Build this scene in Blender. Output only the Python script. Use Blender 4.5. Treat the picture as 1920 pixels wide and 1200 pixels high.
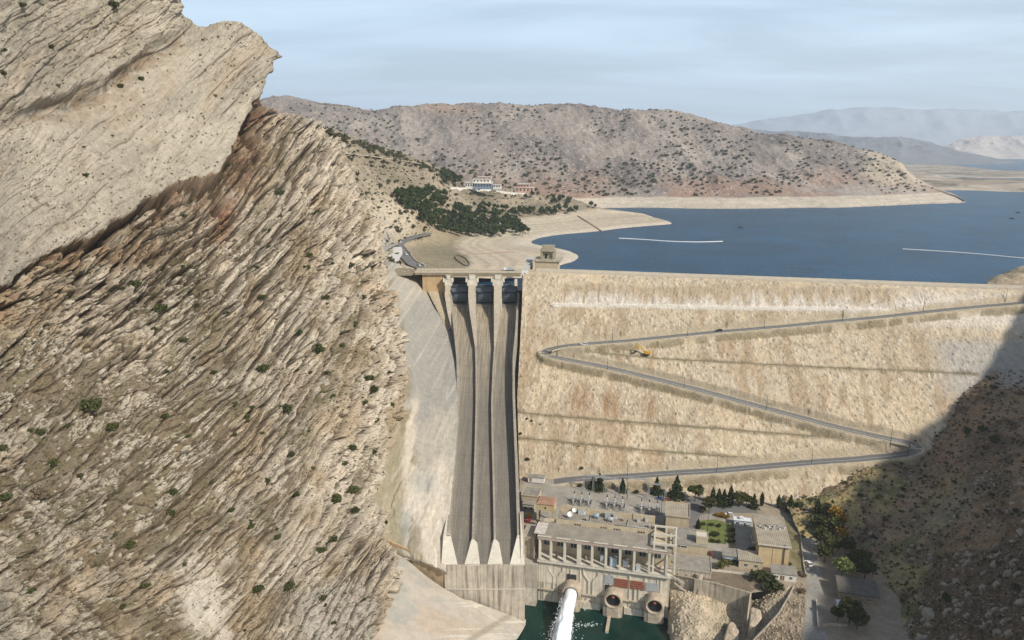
import bpy, bmesh, math, random
import numpy as np
from mathutils import Vector, Matrix

for o in list(bpy.data.objects):
    bpy.data.objects.remove(o)
SC = bpy.context.scene
COL = SC.collection

# ------------------------------------------------------------------ camera
CAMZ = 212.0
PITCH = math.radians(13.6)
FPX = 1340.0
cam_d = bpy.data.cameras.new("camera")
cam_d.sensor_width = 36.0
cam_d.lens = 36.0 * FPX / 1920.0
cam_d.clip_start = 1.0
cam_d.clip_end = 90000.0
cam = bpy.data.objects.new("camera", cam_d)
COL.objects.link(cam)
cam.location = (0, 0, CAMZ)
cam.rotation_euler = (math.radians(90) - PITCH, 0, 0)
SC.camera = cam

# ------------------------------------------------------------------ light
SUN_DIR = Vector((0.56, -0.53, 0.62)).normalized()
SUN_EL = math.asin(SUN_DIR.z)
SUN_AZ = math.atan2(SUN_DIR.x, SUN_DIR.y)
world = bpy.data.worlds.new("World")
SC.world = world
world.use_nodes = True
wn, wl = world.node_tree.nodes, world.node_tree.links
wn.clear()
wout = wn.new('ShaderNodeOutputWorld')
wbg = wn.new('ShaderNodeBackground')
wbg.inputs['Strength'].default_value = 0.095
sky = wn.new('ShaderNodeTexSky')
sky.sky_type = 'NISHITA'
sky.sun_disc = False
sky.sun_elevation = SUN_EL
sky.sun_rotation = SUN_AZ
sky.air_density = 1.0
sky.dust_density = 1.2
sky.ozone_density = 1.5
wtc = wn.new('ShaderNodeTexCoord')
# thin layered cloud: direction projected on a cloud deck, stretched sideways
sep = wn.new('ShaderNodeSeparateXYZ')
wl.new(wtc.outputs['Generated'], sep.inputs[0])
def wmath(op, a, b=None):
    n = wn.new('ShaderNodeMath'); n.operation = op
    for i, v in enumerate((a, b)):
        if v is None: continue
        if isinstance(v, (int, float)): n.inputs[i].default_value = v
        else: wl.new(v, n.inputs[i])
    return n.outputs[0]
zz = wmath('ADD', wmath('ABSOLUTE', sep.outputs[2]), 0.10)
cx = wmath('DIVIDE', sep.outputs[0], zz)
cy = wmath('DIVIDE', sep.outputs[1], zz)
comb = wn.new('ShaderNodeCombineXYZ')
wl.new(wmath('MULTIPLY', cx, 0.30), comb.inputs[0])
wl.new(wmath('MULTIPLY', cy, 0.75), comb.inputs[1])
cn = wn.new('ShaderNodeTexNoise'); cn.inputs['Scale'].default_value = 1.5
cn.inputs['Detail'].default_value = 8; cn.inputs['Roughness'].default_value = 0.55
cn.inputs['Distortion'].default_value = 0.5
wl.new(comb.outputs[0], cn.inputs['Vector'])
cr = wn.new('ShaderNodeValToRGB')
cr.color_ramp.elements[0].position = 0.36; cr.color_ramp.elements[0].color = (0, 0, 0, 1)
cr.color_ramp.elements[1].position = 0.66; cr.color_ramp.elements[1].color = (1, 1, 1, 1)
wl.new(cn.outputs['Fac'], cr.inputs[0])
mixc = wn.new('ShaderNodeMix'); mixc.data_type = 'RGBA'
zr = wn.new('ShaderNodeMapRange'); wl.new(sep.outputs[2], zr.inputs[0])
zr.inputs[1].default_value = 0.28; zr.inputs[2].default_value = 0.5; zr.inputs[3].default_value = 1.0; zr.inputs[4].default_value = 0.05
wl.new(wmath('MULTIPLY', wmath('ADD', wmath('MULTIPLY', cr.outputs[0], 0.52), 0.48), zr.outputs[0]), mixc.inputs[0])
wl.new(sky.outputs[0], mixc.inputs[6])
mixc.inputs[7].default_value = (8.0, 10.2, 12.3, 1)
wl.new(mixc.outputs[2], wbg.inputs['Color'])
wl.new(wbg.outputs[0], wout.inputs['Surface'])

sun_d = bpy.data.lights.new("sun", 'SUN')
sun_d.energy = 5.0
sun_d.angle = math.radians(1.6)
sun_d.color = (1.0, 0.93, 0.82)
sun = bpy.data.objects.new("sun", sun_d)
COL.objects.link(sun)
sun.rotation_euler = (-SUN_DIR).to_track_quat('-Z', 'Y').to_euler()

SC.view_settings.view_transform = 'Standard'
SC.view_settings.look = 'None'
SC.view_settings.exposure = 0.12
SC.view_settings.gamma = 1.0
SC.render.engine = 'CYCLES'
SC.cycles.volume_bounces = 1

# ------------------------------------------------------------------ helpers
CP, SP = math.cos(PITCH), math.sin(PITCH)
def ray(px, py):
    u = (px - 960.0) / FPX
    v = (600.0 - py) / FPX
    return np.array((u, CP + v * SP, -SP + v * CP))
def at_z(px, py, z):
    d = ray(px, py); t = (z - CAMZ) / d[2]
    return np.array((d[0] * t, d[1] * t, z))
def at_y(px, py, Y):
    d = ray(px, py); t = Y / d[1]
    return np.array((d[0] * t, Y, CAMZ + d[2] * t))
def on_plane(px, py, a, b, c):
    """hit of a sight line with z = a*x + b*y + c"""
    d = ray(px, py)
    t = (CAMZ - c) / (a * d[0] + b * d[1] - d[2])
    return np.array((d[0] * t, d[1] * t, CAMZ + d[2] * t))
def ray_np(px, py):
    u = (px - 960.0) / FPX; v = (600.0 - py) / FPX
    return u, CP + v * SP, -SP + v * CP

def hsh(ix, iy, iz=0, seed=0):
    with np.errstate(over='ignore'):
        h = (np.asarray(ix).astype(np.int64).astype(np.uint32) * np.uint32(374761393)
             + np.asarray(iy).astype(np.int64).astype(np.uint32) * np.uint32(668265263)
             + np.asarray(iz).astype(np.int64).astype(np.uint32) * np.uint32(2147483647 - 96)
             + np.uint32((seed * 974634777 + 1013904223) & 0xffffffff))
        h ^= h >> np.uint32(15); h *= np.uint32(2246822519)
        h ^= h >> np.uint32(13); h *= np.uint32(3266489917)
        h ^= h >> np.uint32(16)
    return h.astype(np.float64) / 4294967295.0
def vn2(x, y, seed=0):
    ix, iy = np.floor(x), np.floor(y)
    fx, fy = x - ix, y - iy
    fx = fx * fx * fx * (fx * (fx * 6 - 15) + 10); fy = fy * fy * fy * (fy * (fy * 6 - 15) + 10)
    a = hsh(ix, iy, 0, seed); b = hsh(ix + 1, iy, 0, seed)
    c = hsh(ix, iy + 1, 0, seed); d = hsh(ix + 1, iy + 1, 0, seed)
    return (a + (b - a) * fx) * (1 - fy) + (c + (d - c) * fx) * fy
def fbm(x, y, oct=4, seed=0, gain=0.5):
    s = 0; amp = 1.0; tot = 0
    for i in range(oct):
        s = s + amp * (vn2(x, y, seed + i * 17) * 2 - 1); tot += amp
        x, y = (x * 0.8 - y * 0.6) * 2.03 + 7.3, (x * 0.6 + y * 0.8) * 2.03 + 3.1
        amp *= gain
    return s / tot
def ridged(x, y, oct=4, seed=0):
    s = 0; amp = 1.0; tot = 0
    for i in range(oct):
        s = s + amp * (1 - np.abs(vn2(x, y, seed + i * 17) * 2 - 1)); tot += amp
        x, y = (x * 0.8 - y * 0.6) * 2.03 + 7.3, (x * 0.6 + y * 0.8) * 2.03 + 3.1
        amp *= 0.55
    return s / tot
def voro(x, y, seed=0, jit=0.9):
    ix, iy = np.floor(x), np.floor(y)
    f1 = np.full(np.shape(x), 9.0); f2 = f1.copy(); r = np.zeros(np.shape(x))
    for dx in (-1, 0, 1):
        for dy in (-1, 0, 1):
            cx_, cy_ = ix + dx, iy + dy
            qx = cx_ + 0.5 + (hsh(cx_, cy_, 1, seed) - 0.5) * jit
            qy = cy_ + 0.5 + (hsh(cx_, cy_, 2, seed) - 0.5) * jit
            d = np.hypot(qx - x, qy - y)
            m = d < f1
            f2 = np.where(m, f1, np.minimum(f2, d))
            r = np.where(m, hsh(cx_, cy_, 3, seed), r)
            f1 = np.where(m, d, f1)
    return f1, f2, r
def sst(a, b, x):
    t = np.clip((x - a) / (b - a), 0, 1)
    return t * t * (3 - 2 * t)
def lerp(a, b, t): return a + (b - a) * t
def cmix(c, col, m):
    """blend array colour c (...,3) towards col by mask m"""
    return c + (np.array(col) - c) * m[..., None]

def cr_resample(P, n):
    """Catmull-Rom through rows of P (k, ...) at n even parameters"""
    k = P.shape[0]
    t = np.linspace(0, k - 1, n)
    i = np.minimum(np.floor(t).astype(int), k - 2); f = t - i
    Q = np.concatenate([2 * P[:1] - P[1:2], P, 2 * P[-1:] - P[-2:-1]])
    p0, p1, p2, p3 = Q[i], Q[i + 1], Q[i + 2], Q[i + 3]
    f = f.reshape((-1,) + (1,) * (P.ndim - 1))
    return 0.5 * (2 * p1 + (p2 - p0) * f + (2 * p0 - 5 * p1 + 4 * p2 - p3) * f ** 2 + (3 * p1 - p0 - 3 * p2 + p3) * f ** 3)
def surf(net, nv, nu):
    A = np.array(net, float)
    A = cr_resample(A, nv)
    A = np.swapaxes(cr_resample(np.swapaxes(A, 0, 1), nu), 0, 1)
    return A
def net_world(A):
    """(px, py, Y) -> world"""
    u, yc, zc = ray_np(A[..., 0], A[..., 1])
    t = A[..., 2] / yc
    return np.stack([u * t, A[..., 2], CAMZ + zc * t], -1), t
def normals(P):
    du = np.gradient(P, axis=1); dv = np.gradient(P, axis=0)
    n = np.cross(du, dv)
    n /= np.maximum(np.linalg.norm(n, axis=-1, keepdims=True), 1e-9)
    return n

def link(o, parent=None):
    COL.objects.link(o)
    if parent is not None: o.parent = parent
    return o
def tag(o, label=None, cat=None, group=None, kind=None):
    if label: o['label'] = label
    if cat: o['category'] = cat
    if group: o['group'] = group
    if kind: o['kind'] = kind
    return o
def empty(name, loc=(0, 0, 0), rz=0.0):
    o = bpy.data.objects.new(name, None); COL.objects.link(o)
    o.location = loc; o.rotation_euler = (0, 0, rz)
    o.empty_display_size = 0.5
    return o
def kids(o):
    return [c for c in bpy.data.objects if c.parent == o]
def copy_tree(o, parent=None, ch=None):
    c = o.copy(); COL.objects.link(c)
    if parent is not None: c.parent = parent
    for k in kids(o): copy_tree(k, c)
    return c

def grid_obj(name, P, m, col=None, uv=None, parent=None, smooth=True, mask=None):
    nv, nu = P.shape[:2]
    idx = np.arange(nv * nu).reshape(nv, nu)
    q = np.stack([idx[:-1, :-1], idx[1:, :-1], idx[1:, 1:], idx[:-1, 1:]], -1).reshape(-1, 4)
    if mask is not None:
        mm = (mask[:-1, :-1] & mask[1:, :-1] & mask[1:, 1:] & mask[:-1, 1:]).reshape(-1)
        q = q[mm]
    me = bpy.data.meshes.new(name)
    me.vertices.add(nv * nu); me.vertices.foreach_set('co', P.reshape(-1).astype(np.float32))
    me.loops.add(q.size); me.loops.foreach_set('vertex_index', q.reshape(-1).astype(np.int32))
    me.polygons.add(len(q))
    me.polygons.foreach_set('loop_start', (np.arange(len(q)) * 4).astype(np.int32))
    me.polygons.foreach_set('use_smooth', np.full(len(q), smooth))
    me.update(calc_edges=True)
    if col is not None:
        a = me.color_attributes.new('Col', 'FLOAT_COLOR', 'POINT')
        c4 = np.concatenate([np.clip(col.reshape(-1, 3), 0, 1), np.ones((nv * nu, 1))], 1)
        a.data.foreach_set('color', c4.reshape(-1).astype(np.float32))
    if uv is not None:
        l = me.uv_layers.new(name='UVMap')
        l.data.foreach_set('uv', uv.reshape(-1, 2)[q.reshape(-1)].reshape(-1).astype(np.float32))
    me.materials.append(m)
    me.validate()
    return link(bpy.data.objects.new(name, me), parent)

class MB:
    """collects shapes; build() links them as ONE mesh object"""
    def __init__(s): s.v = []; s.f = []; s.sm = []
    def add(s, vs, fs, smooth=False, M=None):
        b = len(s.v)
        for p in vs:
            s.v.append(tuple(M @ Vector(p)) if M is not None else tuple(p))
        for f in fs:
            s.f.append(tuple(i + b for i in f)); s.sm.append(smooth)
        return s
    def box(s, x0, x1, y0, y1, z0, z1, M=None):
        vs = [(x0, y0, z0), (x1, y0, z0), (x1, y1, z0), (x0, y1, z0), (x0, y0, z1), (x1, y0, z1), (x1, y1, z1), (x0, y1, z1)]
        return s.add(vs, [(3, 2, 1, 0), (4, 5, 6, 7), (0, 1, 5, 4), (1, 2, 6, 5), (2, 3, 7, 6), (3, 0, 4, 7)], M=M)
    def bar(s, a, b, w, h=None):
        """box beam between two points"""
        a, b = Vector(a), Vector(b); h = h or w
        d = (b - a); L = d.length
        if L < 1e-6: return s
        M = Matrix.Translation(a) @ d.to_track_quat('X', 'Z').to_matrix().to_4x4()
        return s.box(0, L, -w / 2, w / 2, -h / 2, h / 2, M=M)
    def tube(s, pts, rads, n=8, caps=True):
        pts = [Vector(p) for p in pts]
        if not isinstance(rads, (list, tuple)): rads = [rads] * len(pts)
        b = len(s.v)
        for i, p in enumerate(pts):
            d = (pts[min(i + 1, len(pts) - 1)] - pts[max(i - 1, 0)]).normalized()
            q = d.to_track_quat('Z', 'Y')
            for k in range(n):
                a = 2 * math.pi * k / n
                s.v.append(tuple(p + q @ Vector((math.cos(a), math.sin(a), 0)) * rads[i]))
        for i in range(len(pts) - 1):
            for k in range(n):
                k2 = (k + 1) % n
                s.f.append((b + i * n + k, b + i * n + k2, b + (i + 1) * n + k2, b + (i + 1) * n + k)); s.sm.append(True)
        if caps:
            s.f.append(tuple(b + k for k in range(n))[::-1]); s.sm.append(False)
            s.f.append(tuple(b + (len(pts) - 1) * n + k for k in range(n))); s.sm.append(False)
        return s
    def prism(s, poly, z0, z1, M=None, taper=None):
        """poly (x,y) extruded z0..z1"""
        n = len(poly)
        vs = [(x, y, z0) for x, y in poly] + [(x, y, z1) for x, y in (taper or poly)]
        fs = [tuple(range(n))[::-1], tuple(range(n, 2 * n))] + [(i, (i + 1) % n, (i + 1) % n + n, i + n) for i in range(n)]
        return s.add(vs, fs, M=M)
    def loft(s, secs, closed=True, smooth=False, caps=True):
        b = len(s.v); n = len(secs[0])
        for sec in secs:
            for p in sec: s.v.append(tuple(p))
        for i in range(len(secs) - 1):
            for k in range(n if closed else n - 1):
                k2 = (k + 1) % n
                s.f.append((b + i * n + k, b + i * n + k2, b + (i + 1) * n + k2, b + (i + 1) * n + k)); s.sm.append(smooth)
        if caps and closed:
            s.f.append(tuple(b + k for k in range(n))[::-1]); s.sm.append(False)
            s.f.append(tuple(b + (len(secs) - 1) * n + k for k in range(n))); s.sm.append(False)
        return s
    def build(s, name, m, parent=None, fix=True):
        me = bpy.data.meshes.new(name)
        me.from_pydata(s.v, [], s.f)
        me.polygons.foreach_set('use_smooth', s.sm)
        if fix:
            bm = bmesh.new(); bm.from_mesh(me)
            bmesh.ops.recalc_face_normals(bm, faces=bm.faces[:])
            bm.to_mesh(me); bm.free()
        me.materials.append(m); me.update()
        return link(bpy.data.objects.new(name, me), parent)

# ------------------------------------------------------------------ materials
class NT:
    def __init__(s, name):
        s.m = bpy.data.materials.new(name); s.m.use_nodes = True
        s.n, s.l = s.m.node_tree.nodes, s.m.node_tree.links
        s.n.clear()
        s.out = s.n.new('ShaderNodeOutputMaterial')
        s.b = s.n.new('ShaderNodeBsdfPrincipled')
        s.l.new(s.b.outputs[0], s.out.inputs[0])
        s.b.inputs['Specular IOR Level'].default_value = 0.2
    def node(s, t, **kw):
        n = s.n.new(t)
        for k, v in kw.items(): setattr(n, k, v)
        return n
    def put(s, a, inp):
        if isinstance(a, (int, float)): inp.default_value = a
        elif isinstance(a, tuple): inp.default_value = a if len(a) == 4 or inp.type == 'VECTOR' else a + (1,)
        else: s.l.new(a, inp)
    def mix(s, f, a, b, mode='MIX'):
        n = s.node('ShaderNodeMix', data_type='RGBA', blend_type=mode)
        s.put(f, n.inputs[0]); s.put(a, n.inputs[6]); s.put(b, n.inputs[7]); return n.outputs[2]
    def math(s, op, a, b=0.0, clamp=False):
        n = s.node('ShaderNodeMath', operation=op, use_clamp=clamp)
        s.put(a, n.inputs[0]); s.put(b, n.inputs[1]); return n.outputs[0]
    def coord(s, kind='Object', scale=(1, 1, 1), rot=(0, 0, 0)):
        t = s.node('ShaderNodeTexCoord'); mp = s.node('ShaderNodeMapping')
        mp.inputs['Scale'].default_value = scale; mp.inputs['Rotation'].default_value = rot
        s.l.new(t.outputs[kind], mp.inputs[0]); return mp.outputs[0]
    def noise(s, vec, scale, detail=5, rough=0.55, dist=0.0):
        n = s.node('ShaderNodeTexNoise'); s.l.new(vec, n.inputs['Vector'])
        n.inputs['Scale'].default_value = scale; n.inputs['Detail'].default_value = detail
        n.inputs['Roughness'].default_value = rough; n.inputs['Distortion'].default_value = dist
        return n.outputs['Fac']
    def voro(s, vec, scale, feature='F1', rnd=1.0):
        n = s.node('ShaderNodeTexVoronoi', feature=feature); s.l.new(vec, n.inputs['Vector'])
        n.inputs['Scale'].default_value = scale; n.inputs['Randomness'].default_value = rnd
        return n
    def ramp(s, f, stops):
        n = s.node('ShaderNodeValToRGB'); r = n.color_ramp
        while len(r.elements) < len(stops): r.elements.new(0.5)
        for e, (p, c) in zip(r.elements, stops):
            e.position = p; e.color = (c, c, c, 1) if isinstance(c, (int, float)) else tuple(c) + (1,)
        s.l.new(f, n.inputs[0]); return n.outputs[0]
    def bump(s, h, strength, dist=1.0, prev=None):
        n = s.node('ShaderNodeBump'); n.inputs['Strength'].default_value = strength
        n.inputs['Distance'].default_value = dist; s.l.new(h, n.inputs['Height'])
        if prev is not None: s.l.new(prev, n.inputs['Normal'])
        return n.outputs[0]
    def vcol(s, name='Col'):
        n = s.node('ShaderNodeVertexColor', layer_name=name); return n.outputs[0]

MATS = {}
def surf_mat(name, col, rough=0.85, var=0.25, scale=0.6, streak=0.0, bump=0.25, metal=0.0, spec=0.2, stain=None, bdist=0.05, sscale=1.0):
    """weathered plain material: mottling, optional vertical run-off streaks, fine bump"""
    if name in MATS: return MATS[name]
    t = NT(name)
    v = t.coord('Object')
    n1 = t.noise(v, scale, 6, 0.6)
    n2 = t.noise(v, scale * 7, 4, 0.6)
    f = t.ramp(n1, [(0.3, 1 - var), (0.7, 1 + var * 0.6)])
    f2 = t.ramp(n2, [(0.25, 1 - var * 0.6), (0.75, 1 + var * 0.4)])
    c = t.mix(1.0, tuple(col), f, 'MULTIPLY')
    c = t.mix(1.0, c, f2, 'MULTIPLY')
    if streak > 0:
        vs = t.coord('Object', (1.1 * sscale, 1.1 * sscale, 0.06 * sscale))
        n3 = t.noise(vs, 1.0, 5, 0.65)
        c = t.mix(t.ramp(n3, [(0.46, 0.0), (0.66, streak)]), c, tuple(stain or (0.12, 0.10, 0.075)))
    t.l.new(c, t.b.inputs['Base Color'])
    t.b.inputs['Roughness'].default_value = rough
    t.b.inputs['Metallic'].default_value = metal
    t.b.inputs['Specular IOR Level'].default_value = spec
    if bump > 0:
        t.l.new(t.bump(n2, bump, bdist), t.b.inputs['Normal'])
    MATS[name] = t.m
    return t.m

def terrain_mat(name, sc=0.35, bump=0.5, bdist=0.3, var=0.3, speck=0.0, speck_col=(0.5, 0.45, 0.37), uvs=None, rough=0.95, spk_scale=0.8):
    """vertex-colour rock types with procedural mottling, chips of loose stone and bump"""
    t = NT(name)
    v = t.coord('Object')
    n1 = t.noise(v, sc, 6, 0.65)
    n2 = t.noise(v, sc * 5, 5, 0.65)
    c = t.mix(1.0, t.vcol(), t.ramp(n1, [(0.3, 1 - var), (0.7, 1 + var * 0.7)]), 'MULTIPLY')
    c = t.mix(1.0, c, t.ramp(n2, [(0.25, 1 - var), (0.75, 1 + var * 0.7)]), 'MULTIPLY')
    h = t.math('ADD', n1, t.math('MULTIPLY', n2, 0.35))
    if uvs:
        w = t.coord('UV', (uvs[0], uvs[1], 1))
        n3 = t.noise(w, 1.0, 7, 0.72, 0.15)
        c = t.mix(1.0, c, t.ramp(n3, [(0.28, 0.58), (0.42, 0.92), (0.7, 1.18)]), 'MULTIPLY')
        h = t.math('ADD', t.math('MULTIPLY', n3, 1.6), t.math('MULTIPLY', n2, 0.5))
    if speck > 0:
        vo = t.voro(v, spk_scale)
        sel = t.math('LESS_THAN', vo.outputs['Distance'], 0.33)
        hue = t.node('ShaderNodeSeparateColor'); t.l.new(vo.outputs['Color'], hue.inputs[0])
        pick = t.math('GREATER_THAN', hue.outputs[0], 1 - speck)
        c = t.mix(t.math('MULTIPLY', sel, pick), c, t.mix(hue.outputs[1], speck_col, tuple(k * 0.6 for k in speck_col)))
        h = t.math('ADD', h, t.math('MULTIPLY', t.math('MULTIPLY', sel, pick), 0.6))
    t.l.new(c, t.b.inputs['Base Color'])
    t.b.inputs['Roughness'].default_value = rough
    t.b.inputs['Specular IOR Level'].default_value = 0.1
    t.l.new(t.bump(h, bump, bdist), t.b.inputs['Normal'])
    return t.m

# ------------------------------------------------------------------ spillway axis
FS, FC = 0.256, -43.2           # chute floor: z = FS*Y + FC
def on_floor(px, py, dz=0.0):
    return on_plane(px, py, 0.0, FS, FC + dz)

# ================================================================== left mountain
def build_mountain():
    PX = [
     [(-150,-260),(0,-190),(150,-110),(322,-25),(352,38),(452,42),(521,103),(500,112),(300,130)],
     [(-150,-90),(0,-60),(130,-20),(255,40),(345,85),(445,108),(522,122),(505,125),(310,135)],
     [(-150,80),(0,95),(120,115),(240,150),(350,175),(440,185),(522,172),(500,165),(300,150)],
     [(-150,220),(0,235),(120,250),(240,265),(350,270),(455,262),(572,230),(550,200),(300,180)],
     [(-150,340),(0,350),(130,360),(260,365),(390,360),(510,345),(628,312),(600,270),(320,220)],
     [(-150,460),(0,470),(140,475),(280,475),(420,465),(560,440),(690,420),(660,370),(400,300)],
     [(-150,580),(0,590),(145,595),(300,590),(440,580),(595,560),(724,540),(700,480),(450,400)],
     [(-150,690),(0,695),(150,695),(300,690),(460,680),(615,665),(753,648),(730,600),(500,500)],
     [(-150,770),(0,775),(152,780),(305,775),(462,765),(612,750),(752,730),(735,700),(520,600)],
     [(-150,860),(0,865),(155,865),(305,862),(460,850),(605,835),(738,815),(725,790),(540,700)],
     [(-150,950),(0,955),(158,955),(305,952),(455,940),(595,925),(727,905),(715,880),(560,800)],
     [(-150,1050),(0,1055),(160,1055),(305,1050),(450,1035),(590,1020),(723,1000),(712,980),(580,900)],
     [(-150,1140),(0,1145),(160,1145),(305,1140),(450,1130),(590,1115),(720,1095),(710,1070),(600,990)],
     [(-150,1260),(0,1265),(160,1265),(305,1262),(450,1255),(580,1245),(698,1220),(690,1190),(600,1100)],
     [(-150,1420),(0,1425),(160,1425),(305,1420),(450,1410),(570,1400),(670,1370),(665,1330),(600,1250)]]
    YY = [
     [232,280,330,372,398,415,430,490,600],[225,270,315,350,375,400,429,490,600],[215,258,300,335,360,385,428,490,600],
     [205,245,280,315,345,378,432,495,600],[190,232,265,295,325,365,428,490,590],[178,218,248,278,308,352,420,480,580],
     [165,202,232,262,292,337,407,460,560],[152,188,216,245,275,317,387,440,540],[142,177,204,232,262,300,364,420,520],
     [130,164,190,217,245,282,342,390,480],[120,152,177,202,228,264,320,360,440],[110,142,165,188,212,246,298,330,400],
     [103,134,155,177,200,228,261,295,370],[95,125,145,165,185,207,231,262,340],[85,113,132,150,168,188,206,235,300]]
    net = [[(x - ((0, 0, 0, 0, 0, 8, 16, 24, 24, 18, 14, 10, 6, 0, 0)[k] if c == 6 else 0), y, d) for c, ((x, y), d) in enumerate(zip(r, q))] for k, (r, q) in enumerate(zip(PX, YY))]
    nv, nu = 1060, 800
    A = surf(net, nv, nu)
    # even out columns: most of them on the part that is seen
    P, t = net_world(A)
    N = normals(P)
    if N[nv // 2, nu // 2, 1] > 0: N = -N
    px, py = A[..., 0], A[..., 1]
    x, y = px, py
    # --- bedding coordinates: slope of the traces steepens to the right
    xs = np.linspace(-500, 1200, 1701)
    al = np.radians(lerp(37, 66, sst(250, 720, xs)))
    g = np.cumsum(np.tan(al))
    gx = np.interp(px, xs, g)
    warp = 24 * fbm(px / 230, py / 230, 3, 11) + 7 * fbm(px / 60, py / 60, 3, 12)
    a_loc = np.interp(px, xs, al)
    b = (py + gx + warp * 1.4)
    bn = b * np.cos(a_loc)           # layer thickness in px
    bb = b * 0.62
    a = px * np.cos(a_loc) - py * np.sin(a_loc) + 10 * fbm(px / 60, py / 60, 3, 13)
    # --- slab (smooth dip slope) mask: above the broken edge
    ex = [-200, 0, 90, 200, 260, 335, 400, 430, 445, 470, 500, 524, 600]
    ey = [640, 545, 480, 430, 390, 345, 322, 290, 235, 190, 150, 100, 60]
    edge = np.interp(px + 14 * fbm(px / 40, py / 40, 3, 5), ex, ey) + 20 * fbm(px / 60, py / 60, 5, 6)
    dist = (py - edge) * 0.72          # + below the edge
    slab = 1 - sst(-4, 10, dist)
    # second, upper break running (340,60) -> (100,200)
    e2 = np.interp(px, [-200, -50, 60, 130, 200, 270, 345, 420], [300, 235, 215, 190, 165, 105, 62, 30]) + 12 * fbm(px / 50, py / 50, 4, 8)
    d2 = py - e2
    up = np.exp(-((d2 - 6) / 26.0) ** 2) * sst(430, 330, px) * sst(-60, 120, px)
    top = sst(10, -30, d2) * sst(440, 330, px)
    # --- layered relief
    def layers(bc, ac, lam, asp, seed, sharp=0.78):
        q = bc / lam + 0.25 * fbm(ac / (lam * 7), bc / (lam * 7), 3, seed + 3)
        n = np.floor(q); f = q - n
        def blk(k):
            off = hsh(k, 0, 0, seed) * 9
            u = ac / (lam * asp * (0.6 + hsh(k, 3, 0, seed))) + off + 0.35 * (vn2(ac / (lam * 1.3), bc / (lam * 1.3), seed + 9) - .5)
            m = np.floor(u); fu = u - m
            r0 = 0.32 * hsh(k, 7, 0, seed) + 0.68 * hsh(k, m, 1, seed)
            r1 = 0.32 * hsh(k, 7, 0, seed) + 0.68 * hsh(k, m + 1, 1, seed)
            crack = 1 - sst(0.0, 0.07, np.minimum(fu, 1 - fu))
            return lerp(r0, r1, sst(0.86, 1.0, fu)) - 0.25 * crack
        s = sst(sharp, 1.0, f)
        h = blk(n) * (1 - s) + blk(n + 1) * s
        return h + 0.35 * f * (1 - s) - 0.28 * np.exp(-((f - 0.985) / 0.05) ** 2)
    L1 = layers(bb, a, 64, 3.5, 101)
    L2 = layers(bb, a, 23, 2.8, 102)
    L3 = layers(bb, a, 9.5, 3.0, 103)
    L4 = layers(bb, a, 4.6, 3.2, 104, 0.6)
    # angular fracture blocks, long along the beds
    va = a + 5 * fbm(px / 16, py / 16, 3, 14); vb = bb + 3 * fbm(px / 12, py / 12, 3, 15)
    q1, q2, qr = voro(va / 30, vb / 11, 111)
    r1, r2, rr_ = voro(va / 11 + .3 * vb / 11, vb / 5.2, 112)
    o1, o2, orr = voro(va / 78 + .4 * fbm(px / 60, py / 60, 2, 17), vb / 30, 113)
    F0 = (orr - .5) * 1.0 - 0.8 * sst(.09, .0, o2 - o1)
    F1 = (qr - .5) * 1.0 - 0.9 * sst(.13, .0, q2 - q1)
    F2 = (rr_ - .5) * 1.0 - 0.9 * sst(.16, .0, r2 - r1)
    brk = fbm(px / 120, py / 120, 4, 21)       # where rock crops out
    brk2 = fbm(a / 90, bb / 22, 4, 22)
    right = sst(470, 640, px) * sst(200, 330, py)
    under = np.exp(-(np.maximum(dist, 0) / 95.0) ** 1.5) * (1 - slab)
    rock = np.clip(0.38 + 0.9 * brk2 + 0.6 * brk + 0.75 * under + 0.30 * right - 0.25 * sst(520, 700, py) * sst(520, 300, px)
                   + 0.55 * sst(980, 1080, py) * sst(560, 660, px), 0, 1)
    rock = sst(0.22, 0.62, rock)
    low = 1 - slab
    # white washed cut at the foot
    wc = sst(1, 0.4, np.hypot((px - 385) / 75, (py - 1130) / 120) + 0.35 * fbm(px / 30, py / 30, 4, 31)) 
    wc2 = sst(1, 0.5, np.hypot((px - 630) / 95, (py - 1160) / 100) + 0.35 * fbm(px / 40, py / 40, 4, 32))
    smooth_cut = np.maximum(wc, wc2 * 0.6)
    calm = 1 - 0.75 * smooth_cut
    amp = lerp(0.30, 1.0, rock) * low * calm
    D = 15 * (L1 - .55) * low * lerp(0.6, 1, rock) * calm
    D += 7.0 * (L2 - .55) * amp
    D += 2.4 * (L3 - .55) * amp
    D += 1.1 * (L4 - .55) * (0.35 + 0.65 * rock) * low * calm
    D += 12.0 * F0 * lerp(.4, 1, rock) * low * calm
    D += slab * 2.2 * F0 * sst(-.2, .2, fbm(px / 100, py / 100, 2, 18))
    D += 9.0 * F1 * amp * sst(-.5, .3, fbm(px / 90, py / 90, 3, 16))
    D += 3.2 * F2 * lerp(.5, 1, rock) * low * calm
    D += 13 * fbm(px / 170, py / 170, 4, 41) * lerp(0.35, 1, low)
    D += 4.0 * ridged(a / 60, bb / 26, 4, 43) * low * calm
    D += 1.5 * fbm(px / 14, py / 14, 3, 44) * lerp(0.5, 1, low)
    # joints crossing the beds on the right flank
    jx = (px * 0.94 + py * 0.22 + 8 * fbm(px / 30, py / 30, 3, 45)) / 26.0
    jf = np.abs(jx - np.floor(jx) - .5) * 2
    D -= 2.2 * sst(0.80, 1.0, jf) * right * (vn2(px / 40, py / 40, 46) > .45)
    # slab: faint scored lines along the dip and shallow steps
    sa = np.radians(40)
    sb = py * np.cos(sa) + px * np.sin(sa) + 26 * fbm(px / 170, py / 170, 4, 51)
    sl = px * np.cos(sa) - py * np.sin(sa)
    st = layers(sb, sl, 44, 7, 152, 0.93)
    st2 = layers(sb, sl, 15, 8, 153, 0.9)
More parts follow.
